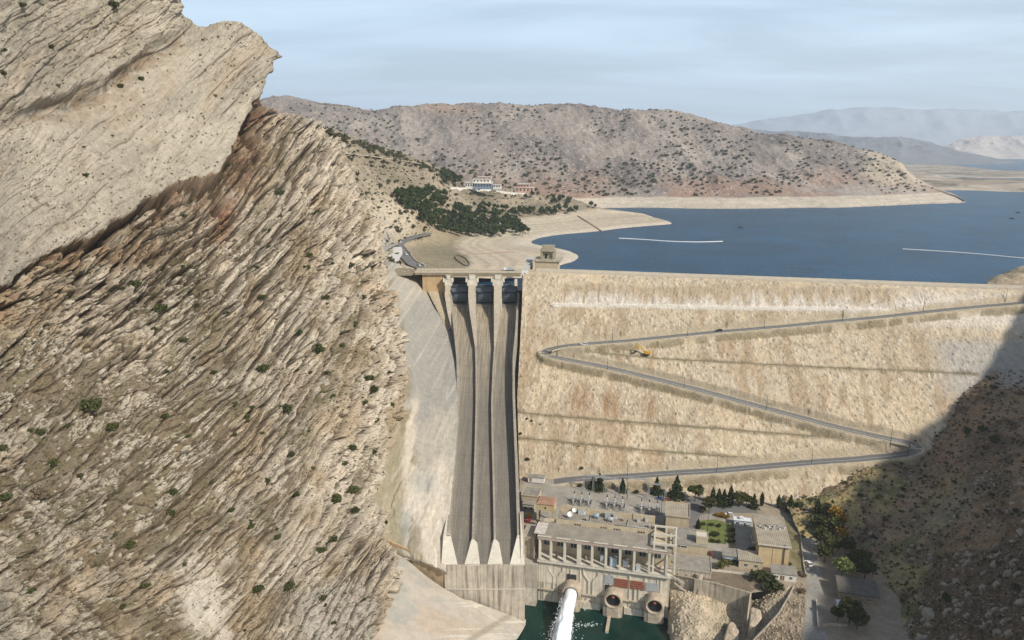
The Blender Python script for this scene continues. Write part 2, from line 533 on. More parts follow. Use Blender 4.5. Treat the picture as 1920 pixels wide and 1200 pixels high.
    groove = sst(0.80, 0.96, ridged(sl / 260, sb / 30, 3, 54)) * (fbm(sl / 200, sb / 60, 2, 55) > -0.15)
    D += slab * 1.35 * (3.6 * (st - .5) * sst(-.15, .15, fbm(px / 110, py / 110, 3, 58)) + 1.6 * F1 * sst(.05, .4, fbm(px / 80, py / 80, 3, 57)) + .7 * (st2 - .5) - 1.1 * groove + 1.0 * fbm(sl / 50, sb / 8, 4, 56) + 1.2 * F2 * sst(.0, .5, fbm(px / 60, py / 60, 3, 59)))
    D += slab * top * (5 * (layers(sb, sl, 26, 5, 154, .85) - .5) + 3 * fbm(px / 18, py / 18, 4, 57) + 4 * (L2 - .5))
    D -= up * (14 + 8 * (L2 - .5)) 
    D += np.exp(-((d2 + 22) / 12.0) ** 2) * sst(430, 330, px) * sst(-60, 120, px) * 7
    # overhang below the slab edge: set back, then recovering
    rec = sst(0, 7, dist) * np.exp(-np.maximum(dist, 0) / 62.0)
    D -= rec * lerp(.55, 1, sst(120, 380, px)) * (24 + 20 * fbm(px / 26, py / 26, 4, 61) + 10 * sst(300, 480, px))
    D += slab * 5 * np.exp(-((dist + 10) / 12.0) ** 2)
    # cave and the dark chimney under the summit
    cave = sst(1, 0.25, np.hypot((px - 412) / 20, (py - 372) / 40) + 0.3 * fbm(px / 12, py / 12, 3, 62))
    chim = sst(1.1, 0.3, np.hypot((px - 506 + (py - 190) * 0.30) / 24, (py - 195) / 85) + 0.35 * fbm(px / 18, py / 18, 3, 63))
    D -= 38 * cave + 12 * sst(.15, .6, chim) * sst(545, 515, px)
    # gullies on the lower slopes
    gl = [((470, 560), (560, 700), 14, 10), ((640, 420), (700, 560), 10, 9), ((150, 1090), (250, 1200), 15, 15), ((420, 520), (440, 640), 16, 12),
          ((420, 400), (560, 660), 22, 8), ((300, 700), (420, 860), 20, 8), ((520, 700), (640, 900), 18, 7), ((540, 300), (600, 420), 14, 12),
          ((480, 540), (430, 700), 13, 12)]
    for (p, q, w, dep) in gl:
        dx, dy = q[0] - p[0], q[1] - p[1]; LL = dx * dx + dy * dy
        k = np.clip(((px - p[0]) * dx + (py - p[1]) * dy) / LL, 0, 1)
        dd = np.hypot(px - p[0] - k * dx, py - p[1] - k * dy) + 9 * fbm(px / 25, py / 25, 3, 71)
        D -= dep * np.exp(-(dd / w) ** 2) * low
    # scree: lumps of loose stone
    clus = sst(-.1, .35, fbm(px / 38, py / 38, 4, 85) + .5 * fbm(a / 90, bb / 14, 3, 86))
    f1, f2, cr = voro(a / 6.0, bb / 3.4, 81)
    stone = (f2 - f1 > .16) * (cr > .95 - .55 * clus) * 1.0
    f1b, f2b, crb = voro(a / 15, bb / 9, 82)
    stoneb = sst(.12, .2, f2b - f1b) * (crb > .98 - .25 * clus)
    scree = (1 - rock) * low * calm
    D += scree * (1.3 * stone + 2.6 * stoneb)
    D += low * 11 * (ridged((px * .86 + py * .5) / 120 + .3 * fbm(px / 90, py / 90, 3, 77), (py * .86 - px * .5) / 260, 3, 78) - .62) * sst(330, 430, px)
    zone = sst(700, 520, py) * sst(470, 300, px) * low
    D += zone * (8 * (L2 - .55) + 3 * (L3 - .55) + 7 * F1 + 8 * F0 + 5 * (ridged(a / 45, bb / 15, 4, 47) - .6))
    D = D * (1 + .55 * low)
    crackl = sst(.93, .985, ridged(px / 46 + .3 * vn2(px / 9, py / 9, 48), py / 46, 3, 49)) * (fbm(px / 120, py / 120, 2, 50) > -.1)
    D -= 1.6 * crackl
    fz = sst(34, 0, np.abs(px - np.interp(py, [110, 180, 240, 320, 420], [516, 512, 490, 452, 420])) - 12) * sst(110, 135, py) * sst(440, 380, py) * low
    D += fz * (14 * (ridged(px / 16, py / 60, 4, 87) - .62) - 16) * sst(560, 520, px)
    k = t / FPX
    fade = sst(1.0, 0.80, np.linspace(0, 1, nu))[None, :] * 0.6 + 0.4
    P2 = P + N * (D * k * 1.12 * fade)[..., None]
    # --- colour (rock types, with shade of overhangs and crevices painted in)
    C = np.zeros(P.shape)
    pale = np.array((0.58, 0.505, 0.395)); grey = np.array((0.38, 0.335, 0.265)); soil = np.array((0.19, 0.148, 0.092))
    red = np.array((0.31, 0.175, 0.10)); ochre = np.array((0.38, 0.29, 0.185)); cream = np.array((0.60, 0.52, 0.41))
    C[:] = lerp(grey, pale, sst(-.45, .5, fbm(px / 75, py / 75, 5, 91))[..., None])
    C = cmix(C, cream, 0.75 * sst(0.25, .75, .6 * qr + .4 * rr_) * low)
    C = cmix(C, cream * 1.0, 0.65 * right)
    C = cmix(C, (0.42, 0.37, 0.29), 0.7 * slab)
    C = cmix(C, (0.36, 0.28, 0.20), .6 * slab * sst(.05, .5, fbm(sl / 120, sb / 40, 5, 76)))
    C = cmix(C, (0.33, 0.29, 0.23), 0.7 * slab * sst(-.1, .6, fbm(sl / 150, sb / 35, 4, 93)))
    C = cmix(C, (0.30, 0.26, 0.195), slab * 0.75 * top * sst(-.1, .4, fbm(px / 40, py / 40, 4, 90)))
    C = cmix(C, ochre, 0.6 * under * sst(-.35, .35, fbm(px / 45, py / 45, 4, 94)))
    C = cmix(C, ochre, 0.8 * low * sst(.12, .5, fbm(px / 95, py / 95, 4, 95)) )
    C = cmix(C, (0.40, 0.285, 0.165), 0.55 * low * sst(0.05, .6, fbm(px / 80, py / 80, 3, 98) + 0.5 * np.exp(-((px - 330) ** 2 + (py - 950) ** 2) / 120.0 ** 2) + 0.4 * np.exp(-((px - 100) ** 2 + (py - 1130) ** 2) / 130.0 ** 2)))
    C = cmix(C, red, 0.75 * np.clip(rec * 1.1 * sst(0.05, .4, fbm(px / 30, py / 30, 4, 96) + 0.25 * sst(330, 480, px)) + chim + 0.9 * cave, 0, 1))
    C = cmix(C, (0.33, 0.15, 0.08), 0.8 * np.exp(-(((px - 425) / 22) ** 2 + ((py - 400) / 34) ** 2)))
    C = cmix(C, (0.31, 0.22, 0.135), .6 * zone * sst(-.2, .3, fbm(a / 50, bb / 18, 4, 89)) * sst(170, 40, dist))
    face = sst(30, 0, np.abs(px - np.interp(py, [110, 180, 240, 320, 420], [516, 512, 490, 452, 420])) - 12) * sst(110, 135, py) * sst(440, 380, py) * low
    C = cmix(C, (0.215, 0.135, 0.085), .8 * face * sst(-.45, .1, fbm(px / 10, py / 34, 4, 88)))  # brown rock face below the summit, its shade put into the colour
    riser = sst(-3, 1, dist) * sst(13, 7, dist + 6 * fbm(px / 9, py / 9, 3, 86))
    C = cmix(C, (0.20, 0.135, 0.085), .85 * riser)  # brown rock under the slab edge, darkened by painted overhang shadow
    C = cmix(C, (0.17, 0.095, 0.06), np.clip(.9 * chim + .6 * cave, 0, 1))  # overhang shade painted over the red-brown rock of chimney and cave
    C = cmix(C, (0.27, 0.195, 0.125), 0.8 * up * sst(-.4, .2, fbm(px / 20, py / 12, 4, 79)))
    C = cmix(C, (0.14, 0.11, 0.08), .7 * crackl)
    sm = scree * sst(-.35, .25, fbm(px / 60, py / 60, 5, 97) + 0.35 * np.exp(-((px - 260) ** 2 + (py - 860) ** 2) / 230.0 ** 2) + 0.35 * np.exp(-((px - 300) ** 2 + (py - 700) ** 2) / 200.0 ** 2))
    C = cmix(C, soil, 0.85 * sm)
    C = cmix(C, (0.20, 0.20, 0.10), 0.35 * sm * sst(0, .5, fbm(px / 25, py / 25, 3, 99)))
    C = cmix(C, (0.55, 0.49, 0.39), 0.9 * scree * np.clip(stone + stoneb, 0, 1) * np.clip(0.35 + sm, 0, 1))
    C = cmix(C, (0.60, 0.53, 0.43), wc)
    C = cmix(C, (0.46, 0.43, 0.37), wc2 * 0.7)
    # recesses of the relief darkened: crevice shade painted in a soil brown
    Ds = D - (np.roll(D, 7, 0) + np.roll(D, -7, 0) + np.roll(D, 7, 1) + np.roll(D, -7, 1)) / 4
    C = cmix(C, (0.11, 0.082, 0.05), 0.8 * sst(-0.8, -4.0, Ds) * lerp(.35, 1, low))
    # little tufts of dry scrub: dark dots
    tf1, tf2, tr = voro(px / 9, py / 9, 83)
    tuft = sst(0.27, 0.13, tf1) * (tr > 0.90 - .08 * slab) * (fbm(px / 60, py / 60, 3, 84) > -0.1)
    C = cmix(C, (0.085, 0.08, 0.04), 0.85 * tuft)
    P2 += N * (tuft * 1.6 * k)[..., None]
    uv = np.stack([a / 30.0, bb / 30.0], -1)
    m = terrain_mat('mountain_limestone', sc=0.5, bump=1.0, bdist=0.9, var=0.2, uvs=(1.7, 2.4))
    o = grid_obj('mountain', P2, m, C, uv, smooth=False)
    tag(o, kind='structure')
    return A, P2

MA, MP = build_mountain()
from mathutils.bvhtree import BVHTree
def grid_bvh(P, st=2):
    Q = P[::st, ::st]; nv, nu = Q.shape[:2]
    idx = np.arange(nv * nu).reshape(nv, nu)
    q = np.stack([idx[:-1, :-1], idx[1:, :-1], idx[1:, 1:], idx[:-1, 1:]], -1).reshape(-1, 4)
    return BVHTree.FromPolygons([Vector(v) for v in Q.reshape(-1, 3).tolist()], q.tolist())
CAMV = Vector((0, 0, CAMZ))
def hit(bvh, px, py):
    d = Vector(ray(px, py)).normalized()
    loc, n, i, dd = bvh.ray_cast(CAMV, d)
    return (loc, n)
B_MOUNT = grid_bvh(MP, 2)

def patch(name, net, nv, nu, fn, m, kind='structure', smooth=False, extra=None):
    A = surf(net, nv, nu)
    P, t = net_world(A)
    if extra: P = extra(P)
    N = normals(P)
    s = np.sign(np.sum(N * (np.array((0, 0, CAMZ)) - P), -1).mean())
    N = N * (s if s != 0 else 1)
    D, C = fn(P, A[..., 0], A[..., 1], N)
    P = P + N * D[..., None]
    o = grid_obj(name, P, m, C, smooth=smooth)
    if kind: tag(o, kind=kind)
    return o, A, P

# ================================================================== far hill across the water
def build_far_hill():
    sk = [(420,215),(480,195),(540,187),(600,200),(700,207),(790,203),(870,200),(960,198),(1060,200),(1150,209),(1200,207),(1260,215),(1330,228),(1370,241),(1420,256),(1480,258),(1560,272),(1640,288),(1682,306),(1702,328),(1745,348),(1790,365),(1809,377)]
    K = len(sk)
    base = [(420,420),(500,418),(580,414),(660,410),(740,406),(820,402),(900,400),(980,396),(1060,392),(1130,389),(1200,388),(1270,389),(1330,390),(1400,390),(1460,389),(1520,388),(1570,388),(1620,386),(1665,384),(1705,382),(1750,380),(1785,379),(1810,378)]
    ysk = np.interp(range(K), [0, 5, 12, 17, 19, 22], [2100, 2050, 1900, 1800, 1620, 1470])
    rows = []
    def bz(px, py): return at_z(px, py, 102.0)[1]
    rows.append([(x, y + 26, ysk[i] + 600) for i, (x, y) in enumerate(sk)])
    rows.append([(x, y + 7, ysk[i] + 230) for i, (x, y) in enumerate(sk)])
    rows.append([(x, y, d) for (x, y), d in zip(sk, ysk)])
    for f, g in ((0.25, 0.30), (0.5, 0.56), (0.72, 0.77), (0.88, 0.91), (1.0, 1.0)):
        r = []
        for i in range(K):
            bx, by = base[i]; yb = bz(bx, by + 3)
            x, y = sk[i]
            X = lerp(x, bx, f); Yp = lerp(y, by, f)
            r.append((X, Yp, lerp(ysk[i], yb, g)))
        rows.append(r)
    rows.append([(x, y + 6, bz(x, y + 6)) for x, y in base])
    def fn(P, px, py, N):
        X, Y, Z = P[..., 0], P[..., 1], P[..., 2]
        h = sst(106, 150, Z)
        w = X + 0.25 * Y
        endd = sst(1800, 1660, px)
        h = h * endd
        D = 22 * (ridged(w / 120, Y / 300, 4, 201) - .55) * h + 7 * fbm(X / 50, Y / 90, 4, 202) * h + 2.5 * fbm(X / 13, Y / 20, 4, 203) * lerp(.25, 1, h)
        C = np.zeros(P.shape); C[:] = (0.255, 0.215, 0.185)
        n = fbm(X / 90, Y / 150, 5, 204)
        C = cmix(C, (0.18, 0.155, 0.138), sst(-.1, .5, n))
        C = cmix(C, (0.34, 0.295, 0.25), sst(.0, .6, -n) * .8)
        C = cmix(C, (0.30, 0.185, 0.125), 0.7 * sst(180, 125, Z) * sst(-.1, .35, fbm(X / 120, Y / 120, 3, 205)))
        C = cmix(C, (0.38, 0.25, 0.18), .7 * np.exp(-(((px - 840) / 50) ** 2 + ((py - 208) / 9) ** 2)))
        C = cmix(C, (0.52, 0.43, 0.31), sst(1590, 1650, px) * sst(365, 330, py) * .7)
        ft1, ft2, fr = voro(X / 6.5, Y / 14, 206)
        C = cmix(C, (0.12, 0.11, 0.08), 0.8 * sst(0.30, 0.14, ft1) * (fr > 0.72) * h)
        Zd = (P + N * D[..., None])[..., 2]
        band = sst(121.5, 118.5, Zd + 1.2 * fbm(X / 60, Y / 60, 3, 207))
        bc = np.zeros(P.shape); bc[:] = (0.46, 0.40, 0.315)
        bc = bc * (1 + 0.12 * (vn2(Zd * 1.1, X / 300, 208) - .5) * 2)[..., None]
        bc = cmix(bc, (0.42, 0.36, 0.28), sst(.1, .6, fbm(X / 40, Y / 40, 4, 209)) * .6)
        C = C * (1 - band[..., None]) + bc * band[..., None]
        return D, C
    m = terrain_mat('far_hill_earth', sc=0.06, bump=0.7, bdist=2.0, var=0.22, speck=0.25, spk_scale=0.16)
    return patch('far_hill', rows, 360, 900, fn, m)
FH = build_far_hill()
B_FH = grid_bvh(FH[2], 2)

# ================================================================== near valley side upstream: forest slope, promontories
def build_left_shore():
    R = [
     [(430,250,760),(500,235,760),(560,232,780),(640,262,880),(700,285,1000),(770,305,1100),(830,335,1180),(890,368,1300),(1000,385,1400),(1085,395,1450),(1150,405,1400),(1200,412,1300)],
     [(440,235,640),(510,232,650),(560,228,690),(622,247,800),(690,271,900),(760,291,1000),(822,318,1080),(872,349,1120),(960,362,1150),(1060,372,1150),(1115,388,1130),(1200,400,1120)],
     [(450,262,570),(520,262,590),(590,277,640),(640,300,720),(700,318,800),(760,335,870),(820,350,960),(880,366,1040),(960,374,1080),(1040,384,1090),(1110,396,1080),(1225,407,1090)],
     [(460,300,540),(530,310,560),(610,330,600),(650,345,660),(700,355,730),(750,362,790),(810,375,880),(880,388,960),(960,394,1000),(1030,400,1020),(1105,410,1030),(1258,420,1036)],
     [(470,370,510),(560,380,535),(640,390,570),(670,395,620),(705,400,680),(745,402,730),(810,408,830),(880,412,900),(950,416,940),(1010,419,960),(1090,424,970),(1183,431,975)],
     [(480,430,490),(580,430,520),(660,430,550),(690,428,600),(722,432,645),(765,437,700),(820,438,780),(880,440,830),(945,440,870),(1000,438,900),(1065,440,910),(1146,448,890)],
     [(490,480,480),(600,470,510),(680,462,545),(703,458,590),(735,462,640),(790,462,690),(845,458,745),(900,456,790),(950,455,815),(1000,455,830),(1050,457,835),(1090,462,822)],
     [(500,520,475),(610,505,500),(688,492,525),(715,488,560),(752,487,590),(805,483,620),(860,480,655),(905,477,690),(950,475,715),(1000,473,728),(1050,475,730),(1102,482,724)],
     [(510,540,470),(620,520,495),(690,502,515),(720,500,540),(765,503,552),(815,505,565),(865,502,585),(910,499,610),(955,497,635),(1000,496,652),(1030,496,662),(1050,498,662)],
     [(520,560,465),(630,545,490),(695,520,505),(725,518,528),(775,517,536),(820,520,545),(870,520,560),(915,522,575),(960,522,590),(1000,520,600),(1030,516,620),(1052,510,640)]]
    def fn(P, px, py, N):
        X, Y, Z = P[..., 0], P[..., 1], P[..., 2]
        h = sst(112, 135, Z)
        cut = np.exp(-(((px - 740) / 50) ** 2 + ((py - 410) / 38) ** 2))
        D = (7 * fbm(X / 70, Y / 70, 4, 301) + 9 * (ridged((X + Y * .4) / 55, Y / 110, 4, 311) - .6)) * h * (1 - .6 * cut) * sst(560, 600, px) + 2.2 * fbm(X / 16, Y / 20, 4, 302) * lerp(.15, 1, h) + cut * 5 * (ridged(X / 12, Z / 40, 3, 310) - .5)
        C = np.zeros(P.shape); C[:] = (0.25, 0.205, 0.145)
        n = fbm(X / 50, Y / 60, 5, 303)
        C = cmix(C, (0.19, 0.16, 0.105), sst(-.1, .4, n) * .9)
        C = cmix(C, (0.34, 0.28, 0.20), sst(.05, .5, -n) * .7)
        C = cmix(C, (0.47, 0.395, 0.29), np.clip(cut * 1.6, 0, 1) * .9)
        C = cmix(C, (0.42, 0.40, 0.36), np.exp(-(((px - 702) / 24) ** 2 + ((py - 460) / 40) ** 2)) * .9)
        # grass on the lower bank by the road
        C = cmix(C, (0.235, 0.21, 0.125), 0.7 * np.exp(-(((px - 815) / 45) ** 2 + ((py - 475) / 30) ** 2)))
        C = cmix(C, (0.33, 0.26, 0.165), 0.8 * sst(880, 830, px) * sst(380, 430, py) * sst(760, 790, px) * sst(465, 450, py))
        ft1, ft2, fr = voro(X / 5.0, Y / 8, 306)
        C = cmix(C, (0.10, 0.095, 0.055), 0.85 * sst(0.36, 0.16, ft1) * (fr > 0.75) * h)
        # drawdown terrace of pale silt, with faint water lines
        fl = np.where(px < 1000, 113.5, 119.0)
        fl = lerp(112.0, 119.5, sst(840, 1010, px))
        band = sst(1.5, -1.0, Z - fl + 1.5 * fbm(X / 25, Y / 30, 3, 305)) * sst(790, 850, px + (py - 480) * .4)
        band = np.maximum(band, 0.9 * sst(500, 470, py) * 0)
        bc = np.zeros(P.shape); bc[:] = (0.44, 0.37, 0.275)
        bc = cmix(bc, (0.40, 0.355, 0.255), 0.65 * sst(1100, 960, px) * sst(470, 440, py))
        bc = bc * (1 + 0.16 * (vn2(Z * 1.6, X / 200, 308) - .5) * 2)[..., None]
        bc = cmix(bc, (0.60, 0.52, 0.42), sst(107.0, 104.5, Z) * .7)
        C = C * (1 - band[..., None]) + bc * band[..., None]
        D = D * (1 - .8 * band)
        return D, C
    m = terrain_mat('shore_earth', sc=0.15, bump=0.6, bdist=0.8, var=0.22, speck=0.22, spk_scale=0.45)
    return patch('shore_hillside', R, 420, 620, fn, m)
LS = build_left_shore()
B_LS = grid_bvh(LS[2], 2)

# ================================================================== distant ranges
def ridge(name, pts, Y, z0, col, seed, depth, amp):
    """a far range: ridge line given by sight lines at distance Y, falling to z0 in front and behind"""
    pts = np.array(pts, float)
    xs = np.linspace(pts[0, 0], pts[-1, 0], 260)
    ys = np.interp(xs, pts[:, 0], pts[:, 1])
    prof = np.linspace(-1, 1, 60)
    W = np.zeros((60, 260, 3))
    for i, (x, y) in enumerate(zip(xs, ys)):
        p = at_y(x, y, Y)
        for j, s in enumerate(prof):
            k = 1 - abs(s) ** 1.25
            W[j, i] = (p[0] * (1 + s * depth / Y), Y + s * depth, z0 + (p[2] - z0) * max(k, 0))
    X, YY_ = W[..., 0], W[..., 1]
    H = W[..., 2] - z0
    W[..., 2] += H * amp * (ridged(X / (depth * .35), YY_ / (depth * .5), 5, seed) - 0.62) * (1 - np.exp(-((prof / 0.12) ** 2)))[:, None]
    W[..., 2] += H * 0.05 * fbm(X / (depth * .12), YY_ / (depth * .12), 4, seed + 5)
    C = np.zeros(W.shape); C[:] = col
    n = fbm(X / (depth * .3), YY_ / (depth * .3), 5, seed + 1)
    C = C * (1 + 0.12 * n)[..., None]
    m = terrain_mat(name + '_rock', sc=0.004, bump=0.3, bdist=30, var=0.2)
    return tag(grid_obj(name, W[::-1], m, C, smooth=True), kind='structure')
ridge('distant_hill', [(1300,262),(1390,241),(1440,245),(1500,247),(1560,252),(1600,257),(1690,256),(1740,266),(1800,283),(1870,297),(1900,304),(1960,309)], 5200, 98, (0.165, 0.175, 0.19), 401, 600, .5)  # rock colour tinted bluish: part of the haze is painted in
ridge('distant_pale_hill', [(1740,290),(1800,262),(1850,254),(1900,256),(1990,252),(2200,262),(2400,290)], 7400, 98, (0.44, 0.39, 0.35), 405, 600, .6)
ridge('distant_mountain', [(900,262),(1150,256),(1300,245),(1380,232),(1440,222),(1540,208),(1640,200),(1700,204),(1800,203),(1880,208),(2000,206),(2150,215),(2400,230)], 13500, 98, (0.30, 0.33, 0.38), 409, 1700, .3)  # grey-blue base colour has distance haze mixed into the rock tone

def low_spit(name, line, front, wid, zt, col, seed):
    """low tongue of land: far edge and near edge waterlines as sight lines"""
    n = 200
    L = np.array(line, float); F = np.array(front, float)
    xs = np.linspace(0, 1, n)
    a = cr_resample(L, n); f = cr_resample(F, n)
    W = np.zeros((40, n, 3))
    for i in range(n):
        p0 = at_z(a[i, 0], a[i, 1], 103.0); p1 = at_z(f[i, 0], f[i, 1], 103.0)
        for j in range(40):
            s = j / 39.0
            q = p0 * (1 - s) + p1 * s
            W[j, i] = q; W[j, i, 2] = 103.0 + zt * min(1.0, 6 * s * (1 - s)) * sst(0, .12, xs[i])
    X, Y_ = W[..., 0], W[..., 1]
    e = sst(103, 103 + zt * .5, W[..., 2])
    W[..., 2] += e * zt * .9 * fbm(X / 120, Y_ / 200, 5, seed)
    C = np.zeros(W.shape); C[:] = col
    C = cmix(C, (0.42, 0.35, 0.27), sst(.0, .3, fbm(X / 220, Y_ / 90, 4, seed + 1)) * .9)
    C = cmix(C, (0.14, 0.13, 0.09), sst(.1, .3, fbm(X / 90, Y_ / 60, 4, seed + 2)) * .8)
    C = cmix(C, (0.50, 0.43, 0.34), sst(106, 104, W[..., 2]))
    m = terrain_mat(name + '_earth', sc=0.03, bump=0.4, bdist=3, var=0.2)
    return tag(grid_obj(name, W, m, C, smooth=False), kind='structure')
low_spit('far_spit', [(1640,306),(1720,308),(1800,312),(1870,319),(1960,324),(2150,328)], [(1640,338),(1720,337),(1800,336),(1870,335),(1960,335),(2150,336)], 0, 7, (0.30, 0.25, 0.19), 421)
low_spit('far_shore', [(1660,336),(1740,337),(1820,338),(1900,338),(2000,338),(2200,338)], [(1690,358),(1750,358),(1820,358),(1900,361),(2000,361),(2200,362)], 0, 11, (0.32, 0.26, 0.19), 431)

# near right shore by the crest
def shore_fn(P, px, py, N):
    X, Y, Z = P[..., 0], P[..., 1], P[..., 2]
    D = 2.5 * fbm(X / 14, Y / 14, 5, 441)
    C = np.zeros(P.shape); C[:] = (0.36, 0.29, 0.20)
    C = cmix(C, (0.20, 0.165, 0.11), sst(-.1, .4, fbm(X / 12, Y / 12, 4, 442)) * sst(107, 112, Z))
    C = cmix(C, (0.58, 0.52, 0.43), sst(109, 106, Z + fbm(X / 8, Y / 8, 3, 443)))
    return D, C
patch('lake_bank', [
    [(1870,520,560),(1905,505,580),(1960,490,600),(2060,470,640),(2250,440,700)],
    [(1852,528,524),(1885,512,545),(1925,497,560),(2020,480,600),(2200,455,640)],
    [(1850,533,515),(1880,520,526),(1925,510,535),(2010,498,550),(2200,480,580)],
    [(1852,540,500),(1880,538,503),(1925,536,505),(2010,532,510),(2200,520,520)],
    [(1856,552,480),(1885,552,483),(1925,552,484),(2010,550,490),(2200,545,500)]], 90, 130, shore_fn,
    terrain_mat('lake_bank_earth', sc=0.3, bump=0.5, bdist=0.5, var=0.25, speck=.3), 'structure')

# ================================================================== base ground, lake, river
def plane_obj(name, x0, x1, y0, y1, z, m, hole=None):
    mb = MB(); mb.add([(x0, y0, z), (x1, y0, z), (x1, y1, z), (x0, y1, z)], [(0, 1, 2, 3)])
    return tag(mb.build(name, m), kind='structure')
gm = surf_mat('ground_earth', (0.34, 0.28, 0.2), var=0.3, scale=0.02, bump=0)
plane_obj('ground', -9000, 16000, -1500, 15700, -30, gm)

def water_mat(name, deep, rough, wsc, bs, spec=0.5, patchy=0.25, bd=1.0):
    t = NT(name)
    v = t.coord('Object', (1, 1.0, 1))
    n1 = t.noise(v, wsc, 4, 0.6); n2 = t.noise(v, wsc * 0.04, 4, 0.6, 0.6)
    c = t.mix(t.ramp(n2, [(0.35, 0), (0.65, 1)]), tuple(deep), tuple(k * (1 + patchy) for k in deep))
    t.l.new(c, t.b.inputs['Base Color'])
    t.b.inputs['Roughness'].default_value = rough
    t.b.inputs['IOR'].default_value = 1.33
    t.b.inputs['Specular IOR Level'].default_value = spec
    t.l.new(t.bump(n1, bs, bd), t.b.inputs['Normal'])
    return t.m
LAKE_Z = 104.0
lm = water_mat('lake_water', (0.010, 0.044, 0.082), 0.32, 0.35, 1.0, 0.12, 0.6, 1.2)
mb = MB()
a0 = (-45, 552); a1 = (40, 552)
# lake sheet: starts behind the dam crest and the gates
mb.add([(-48, 544.5, LAKE_Z), (14, 543, LAKE_Z), (420, 452, LAKE_Z), (1200, 452, LAKE_Z), (9000, 3000, LAKE_Z), (12000, 15400, LAKE_Z), (-6000, 15400, LAKE_Z), (-6000, 3000, LAKE_Z), (-900, 900, LAKE_Z), (-48, 620, LAKE_Z)],
       [tuple(range(10))])
tag(mb.build('lake', lm), kind='structure')
rm = water_mat('river_water', (0.003, 0.022, 0.017), 0.06, 1.2, 0.35, 0.5, 0.5, 0.3)
plane_obj('river', -60, 110, 90, 330, 0.0, rm)

# ================================================================== embankment dam
DA, DB = 0.148, 0.6745                      # z = 120 + DA*(x-27) + DB*(y-535)
DC = 120 - DA * 27 - DB * 535
def on_dam(px, py, dz=0.0): return on_plane(px, py, DA, DB, DC + dz)
E1 = np.array((0.9766, -0.2145, 0.0)); E2 = np.array((0.2145, 0.9766, 0.0))
D0 = np.array((27.0, 535.0, 120.0))
def poly_pts(px_list, f, step=2.0):
    W = np.array([f(x, y) for x, y in px_list])
    W = cr_resample(W, len(W) * 12)
    d = np.concatenate([[0], np.cumsum(np.linalg.norm(np.diff(W, axis=0), axis=1))])
    n = max(2, int(d[-1] / step))
    s = np.linspace(0, d[-1], n)
    return np.stack([np.interp(s, d, W[:, k]) for k in range(3)], 1)
ROAD_PX = [(2040,556),(1920,568),(1830,576),(1740,585),(1650,595),(1560,603),(1480,611),(1400,618),(1340,623),(1280,629),(1230,634),(1180,639),(1140,642),(1100,645),(1060,649),(1035,654),(1023,660),(1030,667),(1055,673),(1095,681),(1140,690),(1220,709),(1300,729),(1370,748),(1440,767),(1500,783),(1560,799),(1615,812),(1660,822),(1690,828),(1710,834),(1716,841),(1704,849),(1680,854),(1640,858),(1600,862),(1540,866),(1480,871),(1410,877),(1340,883),(1270,887),(1200,892),(1130,896),(1075,899),(1030,905),(985,913)]
ROAD = poly_pts(ROAD_PX, on_dam, 1.5)
BERM_PX = [[(1062,654),(1120,661),(1240,672),(1400,681),(1560,689),(1700,695),(1830,701)],
           [(968,773),(1040,780),(1160,789),(1300,800),(1440,811),(1560,820),(1640,828)],
           [(968,821),(1040,827),(1160,839),(1300,851),(1400,858),(1450,863)]]
BERMS = [poly_pts(p, on_dam, 1.5) for p in BERM_PX]
BENCH = poly_pts([(1040,571),(1100,572),(1250,574),(1400,577),(1500,578),(1600,580),(1700,582),(1760,581)], on_dam, 2.0)
def near_line(X, Y, L, chunk=None):
    """distance to polyline points and height of the nearest one"""
    best = np.full(X.shape, 1e9); zn = np.zeros(X.shape); ind = np.zeros(X.shape, int)
    for i in range(0, len(L)):
        d = (X - L[i, 0]) ** 2 + (Y - L[i, 1]) ** 2
        m = d < best
        best = np.where(m, d, best); zn = np.where(m, L[i, 2], zn); ind = np.where(m, i, ind)
    return np.sqrt(best), zn, ind

